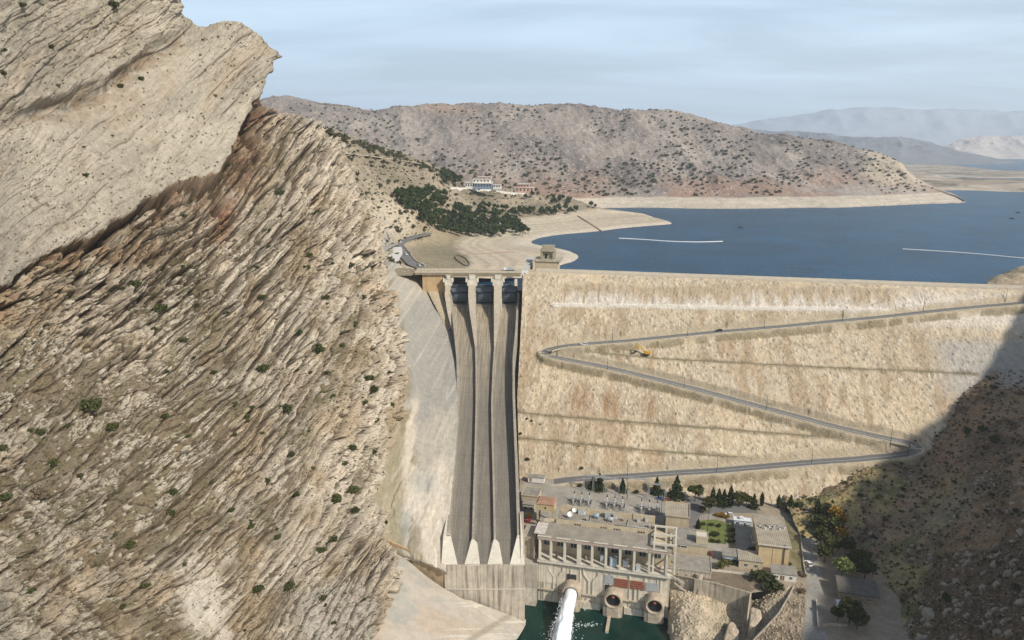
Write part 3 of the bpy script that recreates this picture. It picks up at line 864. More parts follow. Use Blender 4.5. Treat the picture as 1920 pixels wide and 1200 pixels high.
def build_dam():
    ns, nw = 700, 330
    s = np.linspace(-75, 400, ns); w = np.linspace(-9, 172, nw)
    S, W = np.meshgrid(s, w)
    X = D0[0] + E1[0] * S - E2[0] * W
    Y = D0[1] + E1[1] * S - E2[1] * W
    # left end follows the spillway wall: squeeze columns to the right of it
    wallx = np.interp(Y, [286, 386, 440, 512, 540, 560], [6.6, 4.2, 3.0, 7.0, 8.0, 8.0]) + 0.4
    X = np.maximum(X, wallx)
    Z0 = 120 + DA * (X - 27) + DB * (Y - 535)
    Z = np.minimum(Z0, 120.0 - 0 * X)
    Z = np.where(W < 0, 119.9, Z)
    n = fbm(X / 9, Y / 9, 4, 501)
    dz = 0.8 * fbm(X / 28, Y / 40, 4, 502) + 0.55 * n
    f1, f2, cr = voro(X / 1.5, Y / 1.9 * 0.75, 503)
    dz += 0.55 * sst(.5, .2, f1) * (cr - .35) + .35 * fbm(X / 2.2, Y / 2.2, 3, 517)
    f1b, _, crb = voro(X / 4.2, Y / 4.2, 504)
    big = sst(.36, .2, f1b) * (crb > .86)
    dz += 0.45 * big
    Z += dz * (W > 1) * sst(0, 5, W)
    C = np.zeros(X.shape + (3,)); C[:] = (0.49, 0.41, 0.295)
    C = cmix(C, (0.42, 0.34, 0.24), sst(-.1, .5, fbm(X / 30, Y / 30, 5, 505)))
    C = cmix(C, (0.56, 0.46, 0.32), sst(0, .5, fbm(X / 20, Y / 50, 5, 506)))
    C = cmix(C, (0.60, 0.53, 0.42), 0.8 * (cr > .80) * sst(.5, .25, f1))
    C = cmix(C, (0.27, 0.21, 0.14), 0.75 * (cr < .25) * sst(.6, .3, f1))
    C = cmix(C, (0.60, 0.53, 0.43), big * .5)
    # run-off stains below the roads and benches (soil colours)
    dR, zR, iR = near_line(X, Y, ROAD)
    below = zR - Z0
    st = fbm(S / 6.0, W / 26, 5, 507) + .5 * fbm(S / 25, W / 30, 3, 508)
    C = cmix(C, (0.37, 0.275, 0.175), 0.8 * sst(.05, .45, st) * sst(2, 6, W) * sst(52, 15, W % 200 * 0 + np.abs(below)))
    C = cmix(C, (0.54, 0.43, 0.29), 0.5 * sst(.1, .45, -st))
    brown = np.exp(-(((S - 37) / 6.5) ** 2) - ((W - 93) / 10.0) ** 2)
    brown += .8 * np.exp(-(((S - 55) / 3.0) ** 2) - ((W - 96) / 9.0) ** 2) + .7 * np.exp(-(((S - 61) / 3.5) ** 2) - ((W - 97) / 9.0) ** 2)
    brown += .6 * np.exp(-(((S - 82) / 4.0) ** 2) - ((W - 97) / 9.0) ** 2)
    C = cmix(C, (0.29, 0.175, 0.095), np.clip(1.2 * brown * (0.75 + .9 * fbm(S / 1.6, W / 9, 4, 509)), 0, .85))
    # worked strip under the crest: pale washed fines ending in a level bench
    dB, zB, iB = near_line(X, Y, BENCH)
    upB = Z0 - zB
    strip = sst(12.5, 10.5, upB + 1.2 * fbm(S / 12, W / 12, 3, 510)) * sst(-.5, .5, upB) * (dB < 22) * sst(0, 8, iB * 2.0) * sst(len(BENCH) * 2.0, len(BENCH) * 2.0 - 16, iB * 2.0)
    C = cmix(C, lerp(np.array((0.40, 0.32, 0.22)), np.array((0.62, 0.56, 0.47)), sst(9, 1.5, upB + 5.5 * fbm(S / 5, W / 25, 4, 511))[..., None]) , strip) if False else C * (1 - strip[..., None]) + strip[..., None] * lerp(np.array((0.40, 0.315, 0.215)), np.array((0.56, 0.50, 0.415)), sst(9.5, 1.0, upB + 7.5 * fbm(S / 5, W / 25, 4, 511))[..., None])
    Z = np.where(strip > 0, Z + strip * (-1.6 * np.sin(np.clip(upB / 12, 0, 1) * math.pi) + .5 * fbm(S / 3, W / 20, 3, 512)), Z)
    flat = sst(3.4, 2.4, dB)
    Z = lerp(Z, zB, flat)
    C = cmix(C, (0.66, 0.61, 0.53), flat)
    C = cmix(C, (0.63, 0.575, 0.49), .8 * sst(232, 252, S) * sst(14, 4, np.abs(Z0 - 108)))
    # grey rock above the right bank
    C = cmix(C, (0.40, 0.37, 0.32), sst(245, 268, S) * sst(34, 44, W) * sst(85, 70, W))
    # thin berms: a ledge 2 m wide carrying dry weeds
    for L in BERMS:
        d, z, i = near_line(X, Y, L)
        fl = sst(1.9, 1.1, d)
        Z = lerp(Z, z + 0.1 * n, fl)
        C = cmix(C, (0.17, 0.145, 0.085), 0.85 * sst(1.8, 0.9, d + .5 * fbm(S / 3, W / 3, 3, 513)))
    # road ledge
    edge_n = 0.8 * fbm(X / 5, Y / 5, 3, 514)
    fl = sst(6.6, 5.2, dR)
    Z = lerp(Z, zR - 0.12, fl)
    C = cmix(C, (0.46, 0.385, 0.275), sst(7.0, 5.5, dR + edge_n))
    C = cmix(C, (0.20, 0.165, 0.095), 0.7 * sst(1.5, .4, np.abs(dR - 6.4 + edge_n)) * (Z0 < zR) * (fbm(X / 7, Y / 7, 4, 515) > -.25))
    # spots of scrub
    t1, t2, tr = voro(X / 3.3, Y / 3.3, 516)
    C = cmix(C, (0.10, 0.09, 0.045), .8 * sst(.26, .14, t1) * (tr > .972))
    P = np.stack([X, Y, Z], -1)
    m = terrain_mat('dam_rockfill', sc=0.25, bump=0.9, bdist=0.6, var=0.22, speck=.35, speck_col=(0.62, 0.52, 0.38), spk_scale=1.15)
    root = empty('embankment_dam', (27, 535, 0))
    tag(root, 'great pale rockfill dam slope crossed by a zigzag road, right of the spillway', 'dam')
    ob = grid_obj('rockfill_slope', P - np.array((27, 535, 0)), m, C, smooth=False, parent=root)
    # crest: road band and low parapets
    M = Matrix.Translation((0, 0, 0)) @ Matrix(((E1[0], E2[0], 0, 0), (E1[1], E2[1], 0, 0), (0, 0, 1, 0), (0, 0, 0, 1)))
    cm = surf_mat('crest_concrete', (0.56, 0.50, 0.40), var=.15, scale=.2, bump=.2)
    q = MB(); q.box(-10, 400, -0.5, 9.5, 118, 120.02, M=M)
    q.build('crest_road', surf_mat('pale_gravel', (0.50, 0.44, 0.35), var=.2, scale=.3), root)
    q = MB()
    for k in range(0, 100): q.box(-9 + k * 4.1, -9 + k * 4.1 + 4.06, -0.1, 0.3, 119.5, 120.95, M=M)
    q.build('parapet', cm, root)
    q = MB(); q.box(-10, 400, 9.0, 9.5, 100, 121.1, M=M)
    q.build('wave_wall', cm, root)
    return P
DAMP = build_dam()
B_DAM = grid_bvh(DAMP, 2)

def strip_obj(name, L, w, dz, m, off=0.0, parent=None, thick=None, uneven=0):
    """band of width w along L, shifted sideways by off"""
    T = np.gradient(L[:, :2], axis=0); T /= np.maximum(np.linalg.norm(T, axis=1, keepdims=True), 1e-9)
    for _ in range(3): T[1:-1] = (T[:-2] + T[1:-1] + T[2:]) / 3
    T /= np.maximum(np.linalg.norm(T, axis=1, keepdims=True), 1e-9)
    Nn = np.stack([-T[:, 1], T[:, 0]], 1)
    mb = MB()
    a = L.copy(); b = L.copy()
    a[:, :2] += Nn * (off - w / 2); b[:, :2] += Nn * (off + w / 2)
    a[:, 2] += dz; b[:, 2] += dz
    if thick is None:
        vs = [v for p in zip(a, b) for v in p]
        mb.add(vs, [(2 * i, 2 * i + 1, 2 * i + 3, 2 * i + 2) for i in range(len(L) - 1)])
    else:
        secs = []
        for p, q in zip(a, b):
            secs.append([(p[0], p[1], p[2] - .6), (q[0], q[1], q[2] - .6), (q[0], q[1], q[2] + thick), (p[0], p[1], p[2] + thick)])
        mb.loft(secs)
    return mb.build(name, m, parent)

def asphalt_mat():
    t = NT('asphalt')
    v = t.coord('Object')
    n = t.noise(v, 0.12, 5, .6); n2 = t.noise(v, 1.3, 4, .6)
    c = t.mix(n, (0.115, 0.118, 0.12), (0.20, 0.19, 0.175))
    c = t.mix(1.0, c, t.ramp(n2, [(.3, .85), (.7, 1.15)]), 'MULTIPLY')
    t.l.new(c, t.b.inputs['Base Color']); t.b.inputs['Roughness'].default_value = .85
    t.l.new(t.bump(n2, .2, .03), t.b.inputs['Normal'])
    return t.m
M_ASPH = asphalt_mat()
M_KERB = surf_mat('kerb_concrete', (0.50, 0.44, 0.33), var=.25, scale=.5, bump=.2)
M_WHITE = surf_mat('road_paint', (0.7, 0.69, 0.64), var=.2, scale=1, bump=0)
tag(strip_obj('road', ROAD, 7.6, 0.0, M_ASPH), kind='structure')
tag(strip_obj('road_marking', ROAD[40:-20], 0.22, 0.004, M_WHITE), kind='structure')
for off in (-4.25, 4.25):
    tag(strip_obj('kerb', ROAD, 0.7, 0.0, M_KERB, off=off, thick=0.45), kind='structure')

# ================================================================== paved bank left of the spillway
def bank_fn(P, px, py, N):
    X, Y, Z = P[..., 0], P[..., 1], P[..., 2]
    C = np.zeros(P.shape); C[:] = (0.37, 0.335, 0.275)
    r = (py - px * 0.55)
    C = cmix(C, (0.29, 0.275, 0.24), sst(-.2, .35, fbm(X / 14, Z / 10, 5, 601) + .35 * np.exp(-((px - 800) / 40) ** 2 - ((py - 720) / 80) ** 2)))
    C = cmix(C, (0.50, 0.435, 0.345), sst(.0, .4, fbm(X / 9, Z / 11, 5, 602) + 0.8 * sst(850, 910, py) * sst(745, 775, px) - .45 * sst(850, 700, py)))
    C = cmix(C, (0.56, 0.50, 0.41), .8 * sst(.1, .4, fbm(X / 6, Z / 9, 4, 603)) * sst(830, 900, py))
    C = cmix(C, (0.30, 0.31, 0.285), .9 * np.exp(-(((px - 757 - (py - 980) * .25) / 22) ** 2 + ((py - 985) / 42) ** 2)) + .7 * np.exp(-(((px - 795) / 26) ** 2 + ((py - 905) / 22) ** 2)))
    C = cmix(C, (0.30, 0.26, 0.165), .8 * sst(770, 742, px + 8 * fbm(X / 5, Z / 5, 3, 604)) * sst(600, 640, py))
    C = cmix(C, (0.23, 0.19, 0.12), .75 * sst(24, 8, np.abs(px - 733 + (py - 700) * -.06 - 22 * sst(500, 700, py) + 6 * fbm(X / 4, Z / 4, 3, 605))) * sst(.0, .3, fbm(X / 5, Z / 5, 3, 606)))
    C = cmix(C, (0.47, 0.43, 0.36), .45 * sst(.42, .7, fbm((X + Z) / 30, (X - Z) / 3, 4, 607) + .15))
    D = .7 * fbm(X / 9, Z / 9, 4, 608) + .25 * fbm(X / 2.5, Z / 2.5, 3, 609)
    D += .5 * sst(.3, .5, fbm(X / 8, Z / 8, 3, 610)) * sst(850, 900, py)
    return D, C
patch('paved_bank', [
    [(600,470,600),(670,478,580),(715,486,560),(745,496,556),(790,512,560),(846,545,556)],
    [(620,500,560),(680,505,530),(722,512,526),(752,524,528),(795,545,536),(847,588,534)],
    [(640,560,490),(690,560,470),(730,560,477),(762,574,485),(800,598,496),(848,622,500)],
    [(660,680,425),(705,680,410),(755,682,416),(785,690,424),(820,696,430),(857,702,431)],
    [(650,800,380),(695,800,362),(750,801,363),(785,806,366),(820,808,369),(857,811,371)],
    [(640,920,340),(685,922,320),(736,925,319),(775,928,319),(810,930,320),(846,932,321)],
    [(630,990,312),(680,1000,300),(724,1012,298),(765,1027,294),(805,1044,290),(836,1058,286)],
    [(630,1030,308),(682,1036,297),(726,1040,295),(768,1050,292),(808,1062,288),(838,1078,285.5)]],
    330, 240, bank_fn, terrain_mat('paved_bank_stone', sc=0.3, bump=0.5, bdist=0.25, var=0.16))

# apron below: smooth sprayed concrete running down to the river
AP = (-0.52, 0.0, 3.4)
def apron_fn(P, px, py, N):
    X, Y, Z = P[..., 0], P[..., 1], P[..., 2]
    C = np.zeros(P.shape); C[:] = (0.44, 0.39, 0.32)
    C = cmix(C, (0.36, 0.345, 0.30), sst(-.1, .4, fbm(X / 12, Y / 9, 4, 621)) * .8)
    C = cmix(C, (0.46, 0.37, 0.28), sst(0, .4, fbm(X / 16, Y / 20, 4, 622)) * .8)
    C = cmix(C, (0.58, 0.54, 0.46), .8 * sst(.25, .5, fbm((X * .8 + Y * .6) / 30, (X * .6 - Y * .8) / 1.6, 4, 623)) * sst(800, 860, px))
    C = cmix(C, (0.28, 0.25, 0.20), .6 * sst(6, 2, np.abs(py - 1090 - (px - 705) * .05 + 10 * fbm(X / 6, Y / 6, 3, 624))) * sst(770, 730, px))
    C = cmix(C, (0.30, 0.265, 0.20), .8 * sst(10, 2, np.abs((py - 1150) - (px - 962) * -.62)))
    D = .3 * fbm(X / 8, Y / 8, 4, 625)
    D -= .8 * sst(5, 1, np.abs((py - 1098) - (px - 838) * .72 + 3 * fbm(X / 5, Y / 5, 2, 626))) * (px > 836)
    return D, C
apn = [[(664,1010),(700,1016),(725,1028),(760,1048),(800,1080),(840,1108),(880,1124),(930,1144),(990,1163)],
       [(655,1080),(690,1085),(725,1088),(765,1100),(805,1122),(842,1144),(880,1160),(925,1172),(975,1190)],
       [(650,1150),(685,1155),(722,1160),(765,1168),(805,1182),(842,1196),(878,1208),(915,1218),(950,1226)],
       [(640,1260),(680,1262),(720,1265),(762,1268),(800,1272),(838,1276),(872,1280),(905,1284),(930,1288)]]
apn = [[(x, y, on_plane(x, y, *AP)[1]) for x, y in r] for r in apn]
patch('apron_slope', apn, 200, 260, apron_fn, terrain_mat('apron_concrete', sc=0.25, bump=0.3, bdist=0.15, var=0.12))

# ================================================================== spillway
def toe_wall():
    P = [at_y(x, y, Y) for x, y, Y in ((700,1003,299),(725,1013,297),(765,1030,293),(805,1048,289.5),(838,1061,286.6))]
    W = cr_resample(np.array(P), 30); o = W[0].copy(); mb = MB(); secs = []
    for p in W - o: secs.append([(p[0], p[1] - .6, -40), (p[0], p[1] + .8, -40), (p[0], p[1] + .8, p[2] + .3), (p[0], p[1] - .6, p[2] + .3)])
    mb.loft(secs); ob = mb.build('retaining_wall', surf_mat('toe_wall_masonry', (0.46, 0.345, 0.21), var=.25, scale=.4, streak=.6, bump=.5, stain=(.22, .15, .09)))
    ob.location = o
    tag(ob, 'rusty orange retaining wall tapering along the foot of the paved bank left of the spillway', 'wall')
toe_wall()
M_CONC = surf_mat('weathered_concrete', (0.46, 0.40, 0.31), var=.22, scale=.25, streak=.6, bump=.25)
M_CONCD = surf_mat('chute_concrete', (0.27, 0.235, 0.185), var=.28, scale=.12, streak=0, bump=.2)
M_CONCW = surf_mat('pale_concrete', (0.60, 0.555, 0.46), var=.14, scale=.3, streak=.25, bump=.15, stain=(.3, .26, .2))
M_CONCO = surf_mat('orange_concrete', (0.47, 0.335, 0.19), var=.2, scale=.3, streak=.35, bump=.15, stain=(.25, .16, .09))
M_STEEL = surf_mat('gate_steel', (0.10, 0.135, 0.18), rough=.6, var=.3, scale=1.2, streak=.5, bump=.05, spec=.4)
M_BLACK = surf_mat('dark_steel', (0.02, 0.022, 0.026), rough=.6, var=.2, scale=2, bump=0)

SW = empty('spillway', (0, 0, 0))
tag(SW, 'long concrete spillway of three parallel chutes below three dark gates', 'spillway')
TY = [572, 605, 640, 690, 760, 830, 900, 970, 1026]
TXL = [848, 852, 856, 861, 862.5, 859, 853.5, 848, 844.5]
TD1 = [886.5, 889, 891.5, 893, 893.5, 892, 890, 888, 886.5]
TD2 = [934, 931.5, 929, 925.5, 922.5, 923.5, 925.5, 927, 928]
TXR = [970, 968, 966, 961, 961, 963.5, 966.5, 968.5, 970]
def trace(xs):
    return np.array([on_floor(x, y) for x, y in zip(xs, TY)])
TR = {k: trace(v) for k, v in (('L', TXL), ('A', TD1), ('B', TD2), ('R', TXR))}
def edge_x(k, Y):
    t = TR[k][::-1]
    return float(np.interp(Y, t[:, 1], t[:, 0]))
Y_END = 286.0
def floor_z(Y):
    return FS * Y + FC
YS = [Y_END + (538 - Y_END) * i / 60.0 for i in range(61)]
def chute_mat():
    t = NT('chute_floor')
    v = t.coord('Object')
    n1 = t.noise(v, .08, 5, .6); n2 = t.noise(v, .8, 5, .6)
    vs = t.coord('Object', (1.3, .035, .035)); n3 = t.noise(vs, 1.0, 6, .65)
    c = t.mix(n1, (0.155, 0.14, 0.115), (0.235, 0.21, 0.165))
    sepn = t.node('ShaderNodeSeparateXYZ'); t.l.new(t.coord('Object'), sepn.inputs[0])
    warm = t.node('ShaderNodeMapRange'); t.l.new(sepn.outputs[1], warm.inputs[0])
    warm.inputs[1].default_value = 400; warm.inputs[2].default_value = 500
    c = t.mix(warm.outputs[0], c, t.mix(n1, (0.34, 0.285, 0.20), (0.40, 0.335, 0.235)))
    c = t.mix(t.ramp(n3, [(.40, 0), (.60, .8)]), c, t.mix(n1, (0.11, 0.10, 0.085), (0.165, 0.145, 0.12)))
    c = t.mix(t.ramp(n3, [(.25, .35), (.38, 0)]), c, (0.36, 0.34, 0.30))
    w = t.math('FRACT', t.math('MULTIPLY', sepn.outputs[1], 1 / 15.0))
    jl = t.math('LESS_THAN', w, 0.025)
    c = t.mix(t.math('MULTIPLY', jl, .45), c, (0.10, 0.09, 0.075))
    c = t.mix(1.0, c, t.ramp(n2, [(.3, .86), (.7, 1.12)]), 'MULTIPLY')
    t.l.new(c, t.b.inputs['Base Color']); t.b.inputs['Roughness'].default_value = .8
    t.l.new(t.bump(n2, .2, .06), t.b.inputs['Normal'])
    return t.m
M_CHUTE = chute_mat()
for a, b in (('L', 'A'), ('A', 'B'), ('B', 'R')):
    mb = MB(); secs = []
    for Y in YS:
        xa, xb = edge_x(a, Y), edge_x(b, Y); z = floor_z(Y)
        n = 9
        # rounded corners towards the walls
        sec = []
        for i in range(n):
            u = i / (n - 1); e = abs(2 * u - 1)
            sec.append((xa + (xb - xa) * u, Y, z + .8 * max(0, (e - .72) / .28) ** 2 * min(1, max(0, (Y - 301) / 8))))
        secs.append(sec)
    mb.loft(secs, closed=False, smooth=True, caps=False)
    mb.build('chute_floor', M_CHUTE, SW)
def wall(name, k, w0, w1, h0, h1, m, Y1=538, side=0.0, n=60):
    """wall along edge k; offsets w0..w1 across it; height h0 (low end) to h1 (top end)"""
    mb = MB(); secs = []
    for i in range(n + 1):
        Y = 297.0 + (Y1 - 297.0) * i / n
        x = edge_x(k, Y); z = floor_z(Y); f = i / n
        h = h0 + (h1 - h0) * f
        secs.append([(x + w0, Y, z - 3), (x + w1, Y, z - 3), (x + w1, Y, z + h), (x + w0, Y, z + h)])
    mb.loft(secs)
    return mb.build(name, m, SW)
M_WALL = surf_mat('spillway_wall', (0.34, 0.305, 0.245), var=.25, scale=.2, streak=.5, bump=.2)
wall('side_wall', 'L', -1.7, 0.0, 5.0, 7.0, M_WALL)
wall('side_wall', 'R', 0.0, 1.5, 4.0, 9.0, M_WALL)
wall('divider_wall', 'A', -0.5, 0.5, 2.0, 3.2, M_WALL)
wall('divider_wall', 'B', -0.5, 0.5, 2.0, 3.2, M_WALL)
# prow wedges: the walls end in sloping triangles of pale concrete above the drop
lipz = floor_z(Y_END)
def lip(px): return at_y(px, 1057.5, Y_END)[0]
def wedge(xc, x0, x1, h=2.2, Yt=298.0, wtop=0.55):
    mb = MB(); zt = floor_z(Yt) + h; z0 = lipz - .02
    vs = [(x0, Y_END, z0), (x1, Y_END, z0), (xc - wtop, Yt, zt), (xc + wtop, Yt, zt), (x0, Y_END + .2, z0 - 2), (x1, Y_END + .2, z0 - 2),
          (xc - wtop - 2.2, Yt + 1, floor_z(Yt) - 1), (xc + wtop + 2.2, Yt + 1, floor_z(Yt) - 1)]
    mb.add(vs, [(0, 1, 3, 2), (0, 2, 6, 4), (1, 5, 7, 3), (2, 3, 7, 6), (4, 6, 7, 5), (0, 4, 5, 1)])
    return mb.build('prow', M_CONCW, SW)
wedge(edge_x('A', 298), lip(871), lip(900))
wedge(edge_x('B', 298), lip(914), lip(943))
def end_wedge(xo, xi, xt0, xt1, h, Yt=298.0):
    mb = MB(); zt = floor_z(Yt) + h; z0 = lipz
    vs = [(xo, Y_END, z0), (xi, Y_END, z0), (xt1, Yt, zt), (xt0, Yt, zt), (xo, Y_END + .2, z0 - 2), (xi, Y_END + .2, z0 - 2), (xt1, Yt + .5, floor_z(Yt) - 2), (xt0, Yt + .5, floor_z(Yt) - 2)]
    mb.add(vs, [(0, 1, 2, 3), (0, 3, 7, 4), (1, 5, 6, 2), (3, 2, 6, 7), (4, 7, 6, 5), (0, 4, 5, 1)])
    mb.build('prow', M_CONCW, SW)
xl, xr = edge_x('L', 298), edge_x('R', 298)
end_wedge(lip(833), lip(858), xl - 1.7, xl, 5.1)
end_wedge(lip(984), lip(956), xr + 1.5, xr, 4.3)
# pale cap where the white outer facings rise (left and right)
for (k, a, b, s) in (('L', -1.75, -3.2, 0), ('R', 1.55, 2.6, 1)):
    secs = []
    for Y, kk in ((286.3, 1.0), (297, 1.0), (312, .15)):
        x = edge_x(k, max(Y, 298)); z = floor_z(Y)
        h = {0: 0.2, 1: 5.0, 2: 5.2}[0 if Y < 290 else 1 if Y < 300 else 2]
        secs.append([(x + a, Y, z - 4), (x + a + (b - a) * kk, Y, z - 4), (x + a + (b - a) * kk, Y, z + h), (x + a, Y, z + h)])
    mb = MB(); mb.loft(secs); mb.build('facing', M_CONCW, SW)
# vertical drop face under the lip, streaked by run-off
M_FACE = surf_mat('drop_face_concrete', (0.47, 0.41, 0.33), var=.25, scale=.18, streak=.95, bump=.3, stain=(.15, .125, .095), sscale=.55)
mb = MB()
fx0, fx1 = lip(833) - .1, lip(984) + .1
for i, (a, b) in enumerate(((fx0, lip(866)), (lip(866), lip(907)), (lip(907), lip(949)), (lip(949), fx1))):
    mb.box(a + .03, b - .03, Y_END + .02 + (i % 2) * .05, Y_END + 9, -2, lipz - .03)
mb.build('drop_face', M_FACE, SW)
mb = MB(); mb.box(fx0 - .1, fx1 + .1, Y_END - .25, Y_END + .4, 17.2, 17.6)
for i in range(14):
    x = lip(880) + i * 1.1
mb.build('joint_band', surf_mat('joint_concrete', (0.52, 0.47, 0.39), var=.2), SW)
# right flank of the block facing the tailrace
mb = MB(); mb.box(fx1 - 1.5, fx1, Y_END + 9, 330, -2, lipz + 2)
mb.build('flank_wall', M_CONC, SW)

# ---- gate structure
GY = 540.0
gx = [at_y(p, 545, GY)[0] for p in (838.5, 846.5, 880, 893, 927, 941, 970)]   # pier edges
def pier(x0, x1, tail_x, tail_w, Yt, m, name='pier'):
    mb = MB()
    side = [(GY + 14, 118.0), (GY - 6, 118.0), (GY - 8, 112), (GY - 16, 104), (GY - 30, floor_z(GY - 30) + 6), (Yt, floor_z(Yt) + 3.0), (Yt, floor_z(Yt) - 1), (GY + 14, 84)]
    def wx(Y, s):
        f = min(1, max(0, (GY - 16 - Y) / (GY - 16 - Yt)))
        c = lerp((x0 + x1) / 2, tail_x, f); w = lerp((x1 - x0) / 2, tail_w, f)
        return c + s * w
    L = [(wx(Y, -1), Y, z) for Y, z in side]; R = [(wx(Y, 1), Y, z) for Y, z in side]
    n = len(side)
    mb.add(L + R, [tuple(range(n)), tuple(range(2 * n - 1, n - 1, -1))] + [(i, i + n, (i + 1) % n + n, (i + 1) % n) for i in range(n)])
    return mb.build(name, m, SW)
M_PIER = surf_mat('pier_concrete', (0.43, 0.375, 0.29), var=.16, scale=.3, streak=.4, bump=.15)
pier(gx[2], gx[3], edge_x('A', 470), .6, 470, M_PIER)
pier(gx[4], gx[5], edge_x('B', 470), .6, 470, M_PIER)
pier(gx[0] - .5, gx[1], edge_x('L', 480) - .9, .85, 480, M_PIER)
# white trunnion guards: steel linings on the pier flanks
for x in (gx[2], gx[3], gx[4], gx[5], gx[1]):
    mb = MB(); mb.box(x - .22, x + .22, GY - 17, GY - 12, 92, 101); mb.build('pier_lining', surf_mat('white_steel', (.62, .62, .6), var=.1), SW)
# trunnion brackets at the pier heads
for a, b in ((gx[0], gx[1]), (gx[2], gx[3]), (gx[4], gx[5])):
    mb = MB()
    mb.box(a - 1.0, b + 1.0, GY - 9.2, GY - 1, 110.0, 112.6)
    mb.box(a - .4, b + .4, GY - 8.6, GY - 1, 112.6, 115.0)
    mb.box(a - 2.2, a - .5, GY - 9.0, GY - 4, 112.8, 115.6); mb.box(b + .5, b + 2.2, GY - 9.0, GY - 4, 112.8, 115.6)
    mb.box(a + .6, b - .6, GY - 8.9, GY - 1, 115, 118); mb.build('pier_bracket', M_CONCW, SW)
mb = MB(); mb.box(gx[6] - 2.2, gx[6] - .1, GY - 9.2, GY - 4, 110.0, 114.5)
mb.build('pier_bracket', M_CONCW, SW)
# gates
for i, (a, b) in enumerate(((gx[1], gx[2]), (gx[3], gx[4]), (gx[5], gx[6]))):
    g = empty('spillway_gate', ((a + b) / 2, GY, 95.0)); g.parent = SW
    g['label'] = ('left dark steel radial gate', 'middle dark steel radial gate', 'right dark steel radial gate')[i]
    w = (b - a) / 2 - .15
    mb = MB(); secs = []
    for j in range(9):
        z = 14.2 * j / 8; y = 1.8 * ((z - 7) / 7) ** 2 - 1.6
        secs.append([(-w, y, z), (w, y, z), (w, y + .35, z), (-w, y + .35, z)])
    mb.loft(secs, smooth=False); mb.build('gate_plate', M_STEEL, g)
    mb = MB()
    for k in range(13):
        x = -w + .3 + k * (2 * w - .6) / 12
        for j in range(8):
            z = 14.2 * j / 8; z2 = 14.2 * (j + 1) / 8
            y = 1.8 * ((z - 7) / 7) ** 2 - 1.6; y2 = 1.8 * ((z2 - 7) / 7) ** 2 - 1.6
            mb.bar((x, y - .2, z), (x, y2 - .2, z2), .16, .3)
    mb.build('gate_rib', surf_mat('rib_steel', (.17, .21, .25), rough=.6, var=.3, scale=1), g)
    mb = MB()
    mb.box(-w, w, -2.6, -1.5, 8.2, 9.0); mb.box(-w, w, -2.4, -1.4, 13.6, 14.2); mb.box(-w, w, -2.2, -1.2, 0.2, .9)
    mb.bar((-w * .72, -2.8, 8.4), (-w + .2, -7, 1.2), .6, .6); mb.bar((w * .72, -2.8, 8.4), (w - .2, -7, 1.2), .6, .6)
    mb.bar((-w + .2, -2.6, 8.8), (-w + .2, -11, 12), .5, .5); mb.bar((w - .2, -2.6, 8.8), (w - .2, -11, 12), .5, .5)
    mb.bar((-w + .1, -2.4, 1), (-w + .1, -8, 2.5), .5, .5); mb.bar((w - .1, -2.4, 1), (w - .1, -8, 2.5), .5, .5)
    mb.build('gate_arm', M_BLACK, g)
mb = MB(); mb.box(gx[1], gx[6], GY - 6.6, GY - 1, 86, 94.6)
mb.build('sill', surf_mat('sill_concrete', (.26, .235, .2), var=.2, streak=.5), SW)
mb = MB()
for a, b in ((gx[1], gx[2]), (gx[3], gx[4]), (gx[5], gx[6])):
    mb.bar((a, GY - 7.2, 95.9), (b, GY - 7.2, 95.9), .12)
    for k in range(9): x = a + (b - a) * k / 8; mb.bar((x, GY - 7.2, 94.6), (x, GY - 7.2, 95.9), .1)
mb.build('sill_railing', M_BLACK, SW)
# left abutment: warm retaining wall between bridge and chute
ab = [at_y(p, 520, GY - 4)[0] for p in (792, 839)]
mb = MB(); mb.box(ab[0], ab[1] - .2, GY - 4, GY + 10, 88, 118.4); mb.build('abutment_wall', M_CONCO, SW)
mb = MB(); mb.box(ab[0] + 13.5, ab[0] + 15, GY - 4.3, GY - 3.9, 111, 118)
mb.box(ab[0] + 13.5, ab[1] - 1, GY - 4.25, GY - 3.9, 110.5, 111)
mb.build('wall_panel', M_CONCO, SW)

# ---- bridge across the gates
BR = empty('spillway_bridge', (0, GY, 118.4))
tag(BR, 'flat concrete road bridge carried over the spillway gates', 'bridge')
bx0 = at_y(778, 508, GY - 4)[0]; bx1 = at_y(977, 508, GY - 4)[0]
mb = MB(); mb.box(bx0, bx1, -6, 6, -.2, 1.5); mb.box(bx0, bx1, -6.6, -5.6, .9, 1.55); mb.build('deck', M_PIER, BR)
mb = MB()
for y in (-5, -1.7, 1.7, 5): mb.box(gx[1] - 4, bx1 - .4, y - .4, y + .4, -1.9, -.2)
mb.build('girder', surf_mat('girder_concrete', (.30, .24, .16), var=.2), BR)
mb = MB(); mb.box(bx0, bx1, -6.45, -6.15, 1.55, 2.45); mb.box(bx0, bx1, 6.0, 6.3, 1.5, 2.45); mb.build('parapet', M_KERB, BR)

